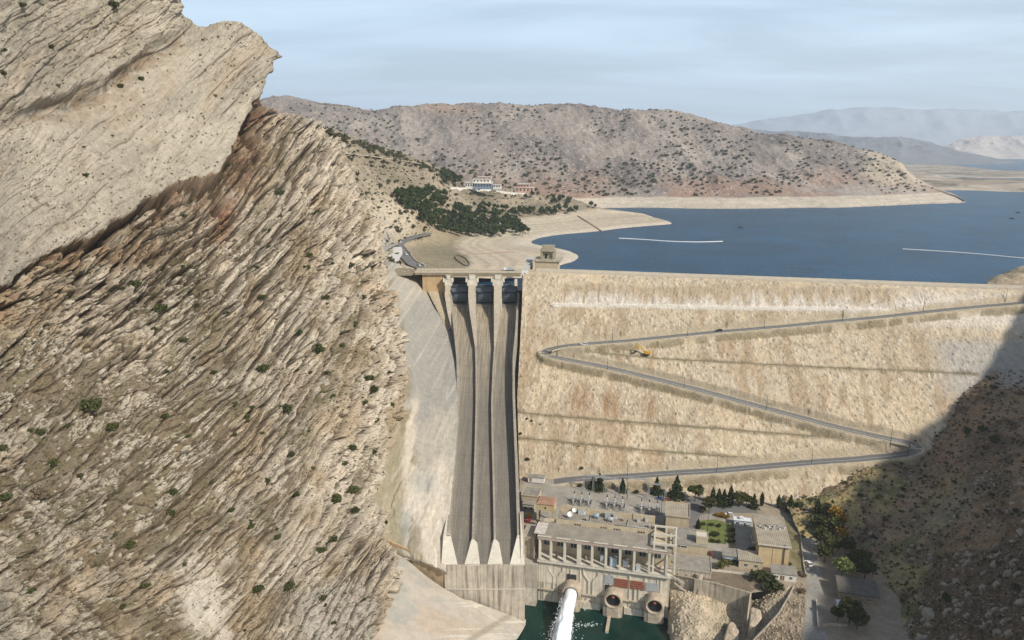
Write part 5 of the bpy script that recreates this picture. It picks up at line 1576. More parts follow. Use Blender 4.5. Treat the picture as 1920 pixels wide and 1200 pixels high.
cabinet(35.0, 2.4, 22.2, 3.0, 3.0, 4.6, M_BLUEG, 'large blue-grey transformer cabinet standing between two columns of the gallery')
cabinet(46.6, .8, 22.2, 1.8, 1.2, 3.0, M_WHITEW, 'white cabinet standing at the front of the gallery near its right end')
cabinet(40.6, 3.0, 22.2, 2.4, 2.4, 3.6, M_BEIGE, 'beige cabinet beside the blue-grey transformer cabinet')
cabinet(29.6, 4.6, 22.2, 1.8, 2.0, 4.0, M_BEIGE, 'narrow beige cabinet left of the blue-grey transformer cabinet')
for i, x in enumerate((2.8, 9.2, 15.6, 22.3, 28.5, 35.0, 41.4, 48.0, 55.0)):
    w_ = MB(); w_.box(x - 1.5, x + 1.5, 6.9, 7.05, 26.0, 29.4); pw = w_.build('window', M_GLASS, PH)
    w_ = MB()
    for dx in (-1.55, 0, 1.55): w_.box(x + dx - .1, x + dx + .1, 6.8, 6.9, 25.9, 29.5)
    w_.box(x - 1.6, x + 1.6, 6.8, 6.9, 25.8, 26.0); w_.box(x - 1.6, x + 1.6, 6.8, 6.9, 29.4, 29.6)
    w_.build('window_frame', M_METAL, pw)
# roof equipment
def dish(x, y, z, r, label):
    t = ph_thing('satellite_dish', x, y, z, label, 'satellite dish')
    m_ = MB(); secs = []
    for f in (0.05, .4, .7, 1.0):
        secs.append([(r * f * math.cos(a), -.35 * r * f * f, r * f * math.sin(a)) for a in [2 * math.pi * k / 20 for k in range(20)]])
    m_.loft(secs, smooth=True, caps=False)
    b = m_.build('reflector', surf_mat('dish_white', (.72, .72, .70), var=.05, bump=0), t); b.location = (0, 0, r + .9); b.rotation_euler = (math.radians(-35), 0, 0)
    m_ = MB(); m_.tube([(0, .1, 0), (0, .1, r + .7)], .09, 8); m_.build('mast', M_METAL, t)
dish(12.2, 17.2, 35.5, 1.35, 'larger white satellite dish at the left front of the powerhouse upper roof')
dish(13.6, 22.0, 35.5, 1.15, 'smaller white satellite dish against the back parapet of the powerhouse')
def tank(x, y, z, w, d, h, m, label):
    t = ph_thing('water_tank', x, y, z, label, 'tank')
    m_ = MB(); m_.tube([(-w / 2, 0, h * .5 + .4), (-w / 2 + .1, 0, h * .5 + .4), (w / 2 - .1, 0, h * .5 + .4), (w / 2, 0, h * .5 + .4)], [h * .42, h * .5, h * .5, h * .42], 18); m_.build('barrel', m, t)
    m_ = MB(); m_.box(-w / 2 + .2, -w / 2 + .5, -d / 2, d / 2, 0, .6); m_.build('cradle', M_METAL, t)
    m_ = MB(); m_.box(w / 2 - .5, w / 2 - .2, -d / 2, d / 2, 0, .6); m_.build('cradle', M_METAL, t)
tank(24.7, 20.2, 35.5, 2.4, 2.0, 2.2, M_BLUEG, 'blue-grey tank lying on the powerhouse upper roof left of the middle')
tank(31.6, 18.6, 35.5, 2.8, 2.0, 2.0, M_METAL, 'grey metal tank in the middle of the powerhouse upper roof')
cabinet(30.0, 21.6, 35.5, 2.6, 1.4, 2.8, M_BEIGE, 'beige vent box at the back of the powerhouse upper roof')
cabinet(33.6, 22.0, 35.5, 1.6, 1.2, 2.0, M_WHITEW, 'small white air-conditioning box near the grey roof tank')
cabinet(45.0, 21.2, 35.5, 1.4, 1.2, 1.6, M_WHITEW, 'small white box on the right part of the powerhouse upper roof')
cabinet(48.6, 22.2, 35.5, 1.2, 1.0, 2.0, M_WHITEW, 'upright white box at the right end of the powerhouse upper roof')
cabinet(17.2, 22.4, 35.5, 3.4, 1.2, 2.2, M_WHITEW, 'wide white box beside the smaller satellite dish')

# ---- jet of water
def jet_mat():
    t = NT('white_water')
    v = t.coord('Object', (1, .18, .18)); n = t.noise(v, 1.3, 6, .7)
    t.l.new(t.mix(t.ramp(n, [(.35, 0), (.6, 1)]), (0.60, 0.68, 0.72), (0.95, 0.96, 0.97)), t.b.inputs['Base Color'])
    t.b.inputs['Roughness'].default_value = .9
    t.b.inputs['Subsurface Weight'].default_value = .0
    t.l.new(t.bump(n, .4, .4), t.b.inputs['Normal'])
    return t.m
mb = MB(); secs = []
jd = (at_z(1050, 1205, 0.0) - np.array(JET0))
for i in range(34):
    f = i / 33.0 * 1.12
    c = Vector((JET0.x + jd[0] * f + 0.3, JET0.y + 3 * (1 - min(1, f * 20)) + jd[1] * f, JET0.z + .2 + (0 - JET0.z) * f ** 1.7))
    r = 2.7 + 1.1 * f
    sec = []
    for k in range(36):
        a = 2 * math.pi * k / 36
        rr = r * (1 + (.03 + .10 * f) * float(fbm(np.array(k * 1.1 + 3), np.array(i * .30), 3, 741)) * 2)
        sec.append((c.x + rr * math.cos(a), c.y - .3 * rr * math.sin(a), c.z + rr * .9 * math.sin(a)))
    secs.append(sec)
mb.loft(secs, smooth=True)
tag(mb.build('water_jet', jet_mat()), kind='stuff')
# foam and spray drops round the jet and at the leak
rnd = random.Random(5)
mb = MB()
for i in range(700):
    f = rnd.random() ** .5 * 1.1
    s = rnd.choice((-1, 1)); w = (2.7 + 2.0 * f) * (1 + rnd.random() ** 2 * .35)
    x = JET0.x + jd[0] * f + s * w * rnd.uniform(.7, 1); y = JET0.y + jd[1] * f + rnd.uniform(-1, 1) * w * .3; z = JET0.z * (1 - f ** 1.7) + rnd.uniform(-1.5, 2.5)
    r = rnd.uniform(.05, .14)
    mb.add([(x - r, y, z), (x + r, y, z), (x, y + r * .3, z + r * 1.4), (x, y - r, z - r)], [(0, 1, 2), (0, 3, 1), (0, 2, 3), (1, 3, 2)])
tag(mb.build('spray', jet_mat()), kind='stuff')

# ================================================================== other station buildings
def bld(name, px, py, zr, zb, w, d, label, wallm, roofm, over=.4, rt=.35, parapet=0, wins=(), rz=RZ, cat='building', slope=0.0, group=None):
    """box house; (px,py) is the sight line to the roof's front-left corner at height zr"""
    o = frame_obj(name, px, py, zr, zb, label, cat, group, rz)
    h = zr - zb
    mb = MB(); mb.box(0, w, 0, d, -.5, h - rt); mb.build('wall', wallm, o)
    mb = MB()
    vs = [(-over, -over, h - rt), (w + over, -over, h - rt), (w + over, d + over, h - rt + slope), (-over, d + over, h - rt + slope)]
    vs += [(x, y, z + rt) for x, y, z in vs]
    mb.add(vs, [(3, 2, 1, 0), (4, 5, 6, 7), (0, 1, 5, 4), (1, 2, 6, 5), (2, 3, 7, 6), (3, 0, 4, 7)])
    mb.build('roof', roofm, o)
    if parapet:
        q = .3
        for a in ((-over, w + over, -over, -over + q), (-over, w + over, d + over - q, d + over), (-over, -over + q, -over + q, d + over - q), (w + over - q, w + over, -over + q, d + over - q)):
            mb = MB(); mb.box(a[0], a[1], a[2], a[3], h + .003, h + parapet); mb.build('parapet', wallm, o)
    for (kind, face, u0, u1, z0, z1) in wins:
        m_ = MB()
        if face == 'f': m_.box(u0, u1, -.08, .0, z0, z1)
        elif face == 'l': m_.box(-.08, .0, u0, u1, z0, z1)
        elif face == 'r': m_.box(w, w + .08, u0, u1, z0, z1)
        b = m_.build(kind, M_GLASS if kind == 'window' else surf_mat('door_paint', (.20, .13, .08), var=.2), o)
        m_ = MB()
        if face == 'f':
            m_.box(u0 - .12, u1 + .12, -.12, -.002, z0 - .15, z0 - .002); m_.box(u0 - .12, u1 + .12, -.12, -.002, z1 + .002, z1 + .14); m_.box((u0 + u1) / 2 - .06, (u0 + u1) / 2 + .06, -.12, -.085, z0, z1)
        elif face == 'l':
            m_.box(-.12, -.002, u0 - .12, u1 + .12, z0 - .15, z0 - .002); m_.box(-.12, -.002, u0 - .12, u1 + .12, z1 + .002, z1 + .14)
        else:
            m_.box(w + .002, w + .12, u0 - .12, u1 + .12, z0 - .15, z0 - .002)
        m_.build('frame', M_WHITEW, b)
    return o
def wrow(face, u0, u1, n, z0, z1, ww):
    return [('window', face, u0 + (u1 - u0) * (k + .5) / n - ww / 2, u0 + (u1 - u0) * (k + .5) / n + ww / 2, z0, z1) for k in range(n)]

# long ochre hall at the back right
H1 = bld('workshop_hall', 1424, 1018, 31, 20, 13.6, 27.5, 'tall ochre hall with a long ribbed roof beside the lawn court', M_YELL, M_ROOF, .7, .45)
mb = MB(); mb.box(6.2, 6.35, -.14, 0, .5, 10.4); mb.build('wall_joint', M_CONCO, H1)
mb = MB(); mb.bar((11.3, -.3, .5), (11.3, -.3, 11.8), .28); mb.build('drainpipe', M_BLACK, H1)
mb = MB(); mb.box(-.7, 14.3, -.95, -.7, 10.5, 11.15); mb.build('fascia', M_CONCW, H1)
# clutter of lamps and pipes across its roof
rnd = random.Random(9)
for k in range(11):
    x = 1.6 + k * 1.15; y = 15.6 + rnd.uniform(-1.8, 2.2)
    t = empty('roof_vent', (0, 0, 0)); t.parent = H1; t.location = (x, y, 11.0)
    m_ = MB(); m_.box(-.35, .35, -.5, .5, 0, .8 + .3 * rnd.random()); m_.build('vent_box', M_METAL if k % 2 else M_WHITEW, t)
    m_ = MB(); m_.tube([(0, 0, .7), (0, 0, 1.6)], .14, 8); m_.build('pipe', M_BLACK, t)
# white kiosk in front
K1 = bld('guard_house', 1448, 1073, 23.6, 20, 10.6, 7.0, 'small white house with two dark windows in front of the ochre hall', M_WHITEW, M_FLAT, .35, .25,
         wins=[('door', 'f', 3.6, 5.4, 0.1, 2.6), ('window', 'f', 7.6, 8.8, 1.2, 2.4), ('window', 'f', 1.2, 2.6, 1.1, 2.3)])
# low annex
A1 = bld('annex', 1356, 1040, 24.0, 20, 10.0, 6.5, 'low annex with a pale blue front and flat roof by the lawn', M_BLUEG, M_FLAT, .4, .3, wins=wrow('f', 1, 9.5, 3, 1.0, 2.2, 1.8))
A2 = bld('annex', 1386, 1048, 24.4, 20, 10.8, 8.5, 'low beige annex with a tiled roof between the lawn and the ochre hall', M_BEIGE, M_ROOF, .4, .3, wins=wrow('f', 1, 10, 2, 1.0, 2.4, 1.4))
# blue-white canopy, parked things court
S1 = bld('shed', 1377, 974, 23.4, 20, 8.2, 3.2, 'small bluish white shed with a box on its roof behind the court', surf_mat('pale_blue_wall', (.55, .60, .64), var=.1), surf_mat('pale_blue_roof', (.62, .66, .68), var=.1), .4, .25, wins=[('window', 'f', 1, 2.4, 1, 2.2), ('door', 'f', 5, 6, .1, 2.2)])
mb = MB(); mb.box(2.6, 4.6, .6, 2.4, 3.4, 4.6); mb.build('roof_box', M_WHITEW, S1)
# blocks right of the powerhouse
B1 = bld('transformer_house', 1249, 966, 30, 20, 11.5, 14, 'square beige block with a ribbed roof right of the switchyard', M_BEIGE, M_ROOF, .4, .4, .6)
B2 = bld('control_block', 1262, 1018, 27.0, 14, 15.5, 15.5, 'grey flat-roofed block behind the right end of the powerhouse', M_BEIGE, M_FLAT, .2, .3, 0, wins=[('window', 'f', .6, 6.5, 11.3, 12.2)])
B3 = bld('stair_tower', 1306, 1006, 30.5, 14, 5.3, 4.6, 'small pale tower at the corner of the grey flat-roofed block', M_BEIGE, M_CONCW, .2, .3, .35)
B4 = bld('terrace_block', 1252, 1064, 23.0, 6, 19.5, 13, 'wide low block with a worn grey terrace roof right of the gallery', M_CONC, M_FLAT, .2, .4, .35)
mb = MB()
for k in range(5): mb.box(1 + k * 3.9, 1.6 + k * 3.9, -.5, -.2, 0, 15)
mb.build('buttress_row', M_CONC, B4)
mb = MB(); mb.tube([(14, -.2, 16), (15, -1.2, 8), (14, -2, 2)], [1.6, 2.2, 2.4], 14); mb.build('curved_wall', M_CONC, B4)
for i in range(3):
    mb = MB(); mb.bar((1 + i * 2.2, -1.4, 14.5 - i * 4), (8 + i * .6, -1.4, 10.5 - i * 4), 1.0, .35); mb.build('stair_flight', M_GREYW, B4)
wall_thing([(1256,1108),(1275,1112),(1300,1112)], 11, -2, .8, M_CONC, 'low concrete wall footing right of the last outlet', name='concrete_wall')
wall_thing([(1258,1108),(1260,1150),(1262,1180)], [8, 6, 5], -3, .9, M_CONC, 'thin concrete pier wall between the last outlet and the rubble bank', name='concrete_wall')
# left cluster beside the spillway
T1 = frame_obj('gantry_house', 1006, 944, 33, 20, 'ochre tower house raised on four legs with a brown roof beside the spillway')
mb = MB(); mb.box(0, 9.2, 0, 7, 9.3, 13); mb.build('wall', M_YELL, T1)
mb = MB(); mb.prism([(-.4, -.4), (9.6, -.4), (9.6, 7.4), (-.4, 7.4)], 13.02, 14.2, taper=[(.6, .6), (8.6, .6), (8.6, 6.4), (.6, 6.4)]); mb.build('roof', M_ROOFR, T1)
for x in (.5, 8.7):
    for y in (.5, 6.5):
        m_ = MB(); m_.box(x - .4, x + .4, y - .4, y + .4, 0, 9.28); m_.build('leg', M_BEIGE, T1)
m_ = MB(); m_.box(4.2, 5.1, -.1, 0, 10.6, 11.5); m_.build('window', M_GLASS, T1)
for x in (1.0, 7.6):
    m_ = MB(); m_.bar((x, -22, .6), (x, 6, .6), .35, .35); m_.build('rail_beam', M_CONCW, T1)
bld('store_shed', 978, 928, 26, 20, 9, 10, 'flat-roofed beige store between the spillway wall and the raised tower house', M_BEIGE, M_FLAT, .3, .3, .4, wins=wrow('f', .5, 8.5, 3, 1.5, 3, 1.6))
bld('store_shed', 980, 944, 24.5, 20, 6.2, 5, 'small grey shed with barred windows left of the raised tower house', M_GREYW, M_ROOFD, .3, .3, wins=wrow('f', .3, 6, 2, 1.2, 3, 1.6))
bld('hut', 985, 966, 22.2, 20, 3.4, 2.6, 'tiny bright ochre hut with a flat lid beside the spillway', surf_mat('bright_ochre', (.50, .28, .05), var=.15), surf_mat('ochre_lid', (.42, .22, .05), var=.15), .15, .2, wins=[('door', 'f', .5, 1.4, 0, 1.7)])
bld('white_store', 990, 893, 24.2, 21, 9.5, 3.5, 'long low white store at the foot of the dam slope', M_WHITEW, M_FLAT, .3, .3, wins=[('door', 'f', 1, 2.2, 0, 2.4)])
# huts in the shade, lower right
bld('stone_hut', 1576, 1108, 24.5, 20.5, 15, 10, 'brown stone hut with a dark sagging roof in the shade below the hillside', surf_mat('stone_wall', (.36, .29, .19), var=.3, scale=1, bump=.5), surf_mat('old_roof', (.15, .135, .115), var=.35, scale=.5, bump=.4), .8, .35, rz=math.radians(-16), slope=1.0,
    wins=[('door', 'f', 8.2, 9.2, 0, 2.2), ('window', 'f', 3, 4, 1.2, 2.3), ('window', 'f', 11, 12.2, 1.2, 2.3)])
bld('pump_hut', 1571, 1132, 22.6, 20, 3.6, 3.0, 'little white hut half hidden by a shrub below the stone hut', M_WHITEW, surf_mat('tin_roof', (.62, .66, .68), var=.1, rough=.5), .25, .15, wins=[('door', 'f', 1, 1.9, 0, 1.9)])
wall_thing([(1531,1122),(1534,1172),(1560,1168),(1590,1170)], [21.5, 21.5, 21.3, 21.3], 18, .4, M_CONC, 'low stone garden wall beside the road below the stone hut', name='garden_wall')

# ================================================================== intake tower and gate house at the crest
IT = frame_obj('intake_block', 1003, 487, 127, 90, 'beige concrete intake block with a small flat-roofed house on its deck', rz=math.radians(-10))
p0 = at_z(1003, 487, 127); wI = (1048 - 1001) / FPX * 565; 
mb = MB(); mb.box(0, wI - 2.2, 0, 17, 0, 35.8); mb.build('wall', surf_mat('intake_concrete', (.50, .42, .29), var=.12, scale=.2, streak=.3), IT)
mb = MB(); mb.box(-.8, wI + .5, -1.0, 18, 35.85, 37.0); mb.build('deck', M_CONC, IT)
M_OLIVE = surf_mat('olive_concrete', (.36, .325, .23), var=.2, scale=.4, streak=.4)
for x in (4.8, 14.2):
    for y in (3.4, 9.8):
        m_ = MB(); m_.box(x - .8, x + .8, y - .8, y + .8, 37.02, 43.2); m_.build('house_pillar', M_OLIVE, IT)
mb = MB(); mb.box(5.6, 13.4, 4.6, 9.4, 37.02, 43.2); mb.build('house_wall', M_OLIVE, IT)
mb = MB(); mb.box(7.2, 9.0, 4.4, 4.6, 37.6, 41.2); mb.build('doorway', M_BLACK, IT)
mb = MB(); mb.box(3.6, 15.4, 2.2, 11.4, 43.22, 44.4); mb.box(4.8, 14.2, 4.5, 10.4, 44.4, 47.6); mb.build('house_roof', M_OLIVE, IT)
mb = MB()
for k in range(10): x = -.6 + k * (wI + .8) / 9; mb.bar((x, -.8, 37), (x, -.8, 38.2), .14)
mb.bar((-.6, -.8, 38.2), (wI + .2, -.8, 38.2), .14); mb.build('railing', M_OLIVE, IT)
# sloping access gallery from bridge to block
AC = frame_obj('access_gallery', 978, 508, 120, 116, 'long grey-roofed gallery with a white end house rising beside the intake block', rz=math.radians(-7))
mb = MB(); mb.box(.6, 5.2, 1.0, 40, 0, 4.6); mb.build('gallery_wall', M_CONC, AC)
mb = MB()
vs = [(0.3, .8, 4.62), (5.5, .8, 4.62), (5.5, 40, 8.4), (0.3, 40, 8.4)]
mb.add(vs + [(x, y, z + .4) for x, y, z in vs], [(3, 2, 1, 0), (4, 5, 6, 7), (0, 1, 5, 4), (1, 2, 6, 5), (2, 3, 7, 6), (3, 0, 4, 7)]); mb.build('gallery_roof', surf_mat('pale_grey_roof', (.46, .44, .40), var=.15), AC)
mb = MB(); mb.box(.7, 5.1, 20, 40, 4.5, 6.4); mb.build('gallery_wall', M_CONC, AC)
mb = MB(); mb.box(0.5, 5.1, -3.2, .95, -1.2, 4.4); mb.build('end_house', M_WHITEW, AC)
mb = MB(); mb.box(2.1, 3.5, -3.3, -3.2, 1.5, 2.9); w_ = mb.build('window', M_GLASS, AC)
mb = MB(); mb.box(2.75, 2.85, -3.36, -3.3, 1.5, 2.9); mb.box(2.1, 3.5, -3.36, -3.3, 2.15, 2.25); mb.build('frame', M_WHITEW, w_)

# ================================================================== far houses on the shoulder
M_FW = surf_mat('far_white', (.66, .63, .58), var=.1, scale=.2, bump=0)
M_FB = surf_mat('far_blue', (.20, .26, .32), var=.15, scale=.2, bump=0, rough=.4)
M_FR = surf_mat('far_rose', (.50, .34, .25), var=.2, scale=.2, bump=0)
def far_house(px, py, blocks, label, name='villa'):
    loc, n = hit(B_LS, px, py)
    if loc is None: loc = Vector(at_y(px, py, 1100))
    o = empty(name, loc, math.radians(-8)); tag(o, label, 'house')
    s = loc.y / FPX
    for (x0, x1, y0, y1, z0, z1, m, nw) in blocks:
        m_ = MB(); m_.box(x0 * s, x1 * s, y0, y1, z0 * s - (2 if z0 == 0 else 0), z1 * s); b = m_.build('wall', m, o)
        m_ = MB(); m_.box(x0 * s - .5, x1 * s + .5, y0 - 1.0, y1, z1 * s + .01, z1 * s + .6); m_.build('roof', M_FW, o)
        for k in range(nw):
            xw = lerp(x0, x1, (k + .5) / nw) * s
            m_ = MB(); m_.box(xw - .9, xw + .9, y0 - .12, y0 - .01, lerp(z0, z1, .3) * s, lerp(z0, z1, .78) * s); m_.build('window', M_GLASS, o)
    return o
far_house(872, 352, [(0, 18, 0, 12, 0, 9, M_FW, 4), (18, 50, -2, 12, 0, 8, M_FB, 6), (14, 46, 2, 12, 8.8, 15, M_FW, 5), (24, 48, 3, 12, 15.6, 19, M_FR, 3), (52, 66, 2, 10, 0, 5, M_FW, 3)], 'white villa with a dark blue glazed ground floor on the far shoulder')
far_house(966, 361, [(0, 34, 0, 12, 0, 9, M_FR, 5), (4, 26, 1, 12, 9.6, 15, surf_mat('far_rose2', (.46, .27, .19), var=.2, scale=.2), 4), (-8, 0, 2, 9, 0, 4, M_FW, 1)], 'pinkish brown house with red upper walls right of the white villa')
def terrain_wall(pxs, h, w, m, label, bvh, name='garden_wall', cat='wall'):
    pts = []
    for x, y in pxs:
        loc, n = hit(bvh, x, y)
        if loc is not None: pts.append(loc)
    o = pts[0]; mb = MB(); secs = []
    for i, p in enumerate(pts):
        d = (pts[min(i + 1, len(pts) - 1)] - pts[max(i - 1, 0)]); n = Vector((-d.y, d.x, 0)).normalized() * w / 2
        a, b = p - n - o, p + n - o
        secs.append([(a.x, a.y, a.z - 3), (b.x, b.y, b.z - 3), (b.x, b.y, b.z + h), (a.x, a.y, a.z + h)])
    mb.loft(secs); ob = mb.build(name, m); ob.location = o
    return tag(ob, label, cat)
terrain_wall([(845,354),(880,355),(920,357),(945,361)], 2.2, 1, M_FW, 'pale garden wall below the white villa', B_LS)
terrain_wall([(930,360),(960,364),(1000,366),(1030,366)], 2.6, 1, M_FW, 'pale garden wall below the pinkish house', B_LS)

# ================================================================== roads and paving above the left abutment
def drape(name, pxs, w, m, dz=.25, thick=None):
    pts = []
    for x, y in pxs:
        loc, n = hit(B_LS, x, y)
        if loc is not None: pts.append((loc.x, loc.y, loc.z))
    W = np.array(pts); W = cr_resample(W, len(W) * 8)
    for _ in range(12): W[1:-1] = (W[:-2] + 2 * W[1:-1] + W[2:]) / 4
    o = strip_obj(name, W, w, dz, m, thick=thick)
    return tag(o, kind='structure'), W
UROAD = [(790,506),(775,500),(762,487),(753,474),(748,464),(752,456),(765,449),(785,444),(803,440)]
_, UW = drape('road', UROAD, 8.5, M_ASPH, 1.2, thick=.9)
drape('kerb', [(797,503),(783,497),(772,485),(763,472),(757,463),(762,457),(775,451),(803,443)], 1.0, M_CONC, 1.2, thick=1.8)
drape('path', [(734,496),(738,486),(744,476),(742,467)], 10, surf_mat('bright_gravel', (.58, .56, .52), var=.15), 1.0, thick=.9)
drape('path', [(690,500),(700,486),(712,474),(728,464),(741,459)], 6, surf_mat('grey_lay_by', (.34, .32, .28), var=.2), .9, thick=.7)
drape('shore_path', [(1083,405),(1102,417),(1125,432),(1146,446)], 2.2, surf_mat('rust_path', (.22, .14, .09), var=.3), .5, thick=.3)
drape('shore_path', [(862,478),(900,476),(940,474),(965,473)], 1.2, surf_mat('rust_path2', (.30, .22, .15), var=.3), .4, thick=.2)
drape('hill_road', [(640,288),(690,293),(740,300),(790,308),(822,318)], 4, surf_mat('pale_track', (.46, .40, .31), var=.2), .5, thick=.3)
# stone-pitched slopes by the abutment
def pitch(pts, label, nx=14):
    """sloping paved panel from four corner sight lines with depth, ribbed with joint lines"""
    P = [Vector(at_y(*p)) for p in pts]
    o = empty('pitched_slope', P[0]); tag(o, label, 'paving')
    mb = MB(); n = 14; m = 12; V = []
    for j in range(m + 1):
        for i in range(n + 1):
            a = P[0].lerp(P[1], i / n); b = P[3].lerp(P[2], i / n); V.append(a.lerp(b, j / m) - P[0] + Vector((0, 0, .9 * math.sin(math.pi * i / n) * math.sin(math.pi * j / m))))
    mb.add(V, [(j * (n + 1) + i, j * (n + 1) + i + 1, (j + 1) * (n + 1) + i + 1, (j + 1) * (n + 1) + i) for j in range(m) for i in range(n)])
    mb.build('panel', surf_mat('pitched_stone', (.40, .335, .235), var=.2, scale=.5, bump=.4), o)
    mb = MB()
    for j in range(nx):
        f = (j + .5) / nx; a = P[0].lerp(P[3], f) - P[0]; b = P[1].lerp(P[2], f) - P[0]
        mb.bar(a + Vector((0, -.25, .35)), b + Vector((0, -.25, .35)), .28, .22)
    mb.build('joint_ribs', surf_mat('rib_stone', (.33, .27, .185), var=.2), o)
    for s, e in ((0, 1), (3, 2), (1, 2)):
        m_ = MB(); m_.bar(P[s] - P[0] + Vector((0, -.2, .2)), P[e] - P[0] + Vector((0, -.2, .2)), .5, .5); m_.build('edge_kerb', M_CONCW, o)
pitch([(786,515,552), (812,514,556), (850,612,504), (838,618,501)], 'curved stone-pitched slope with joint ribs left of the left gate pier', 20)
pitch([(724,500,553), (748,495,557), (780,548,531), (758,553,524)], 'striped stone-pitched panel under the lay-by')
pitch([(752,496,557), (784,507,558), (794,545,538), (784,550,534)], 'steep pitched panel below the end of the approach road')

# roof pipes, drums and foam
for i, (x0, y0, x1, y1) in enumerate(((8, 15, 22, 15.4), (22, 15.4, 22, 21), (34, 15.2, 50, 15.6), (40, 15.6, 40, 22), (26, 22.4, 29, 22.4), (46, 17, 51, 20))):
    m_ = MB(); m_.tube([(x0, y0, 35.9), (x1, y1, 35.9)], .18, 8); m_.build('roof_pipe', M_METAL, PH)
for i, (x, y, z, lb) in enumerate(((20.2, 16.8, 35.5, 'brown drum standing near the front left of the powerhouse upper roof'), (37.4, 20.6, 35.5, 'brown drum standing right of the middle of the powerhouse upper roof'), (50.0, 17.0, 35.5, 'brown drum near the right end of the powerhouse upper roof'),
        (8.0, 3.0, 22.2, 'brown drum standing in the second bay of the gallery'), (22.0, 4.4, 22.2, 'brown drum standing in the fourth bay of the gallery'), (56.5, 4.0, 22.2, 'brown drum in the last bay of the gallery'))):
    t = ph_thing('drum', x, y, z, lb, 'drum')
    m_ = MB(); m_.tube([(0, 0, 0), (0, 0, 1.5)], .6, 14); m_.build('barrel', surf_mat('rust_drum', (.30, .20, .13), var=.3, scale=2), t)
    m_ = MB(); m_.tube([(0, 0, 1.5), (0, 0, 1.6)], .63, 14); m_.build('lid', M_METAL, t)
rnd = random.Random(31); mb = MB()
for i in range(190):
    k = rnd.random()
    if k < .45: x, y = rnd.gauss(1098, 16), rnd.gauss(1172, 2.2)
    elif k < .6: x, y = rnd.gauss(1098, 4), rnd.gauss(1139, 3)
    else: x, y = rnd.gauss(1056, 20), rnd.uniform(1168, 1215)
    p = at_z(x, y, .03 + .0005 * i); r = rnd.uniform(.08, .34)
    mb.add([(p[0] + r * math.cos(a) * rnd.uniform(.6, 1.6), p[1] + r * math.sin(a) * rnd.uniform(.5, 1), p[2]) for a in (0, 1.2, 2.5, 3.7, 5)], [(0, 1, 2, 3, 4)])
tag(mb.build('foam', surf_mat('foam_white', (.62, .70, .68), var=.1, bump=0), fix=False), kind='stuff')

# ================================================================== vegetation
def leaf_mat(name, a, b, c=None):
    t = NT(name)
    g = t.node('ShaderNodeNewGeometry'); oi = t.node('ShaderNodeObjectInfo')
    n = t.noise(t.coord('Object'), .6, 3, .6)
    f = t.math('ADD', t.math('MULTIPLY', g.outputs['Random Per Island'], .7), t.math('MULTIPLY', n, .4))
    col = t.mix(f, a, b)
    col = t.mix(t.math('MULTIPLY', oi.outputs['Random'], .35), col, c or b)
    t.l.new(col, t.b.inputs['Base Color']); t.b.inputs['Roughness'].default_value = .9
    t.b.inputs['Specular IOR Level'].default_value = .1
    return t.m
M_PINE = leaf_mat('pine_needles', (0.020, 0.034, 0.013), (0.050, 0.068, 0.026))
M_DARK = leaf_mat('dark_leaves', (0.030, 0.040, 0.014), (0.085, 0.095, 0.032), (0.075, 0.065, 0.03))
M_GREEN = leaf_mat('green_leaves', (0.09, 0.12, 0.035), (0.19, 0.22, 0.075))
M_OLIV = leaf_mat('olive_leaves', (0.08, 0.085, 0.025), (0.15, 0.14, 0.045))
M_ORAN = leaf_mat('autumn_leaves', (0.22, 0.11, 0.02), (0.36, 0.22, 0.035), (0.15, 0.12, 0.03))
M_BARE = leaf_mat('dry_twigs', (0.12, 0.095, 0.06), (0.20, 0.155, 0.10))
M_HAZEL = leaf_mat('oak_scrub', (0.045, 0.050, 0.024), (0.095, 0.095, 0.05), (0.12, 0.10, 0.06))
M_BARK = surf_mat('bark', (.12, .085, .055), var=.3, scale=2, bump=.3)

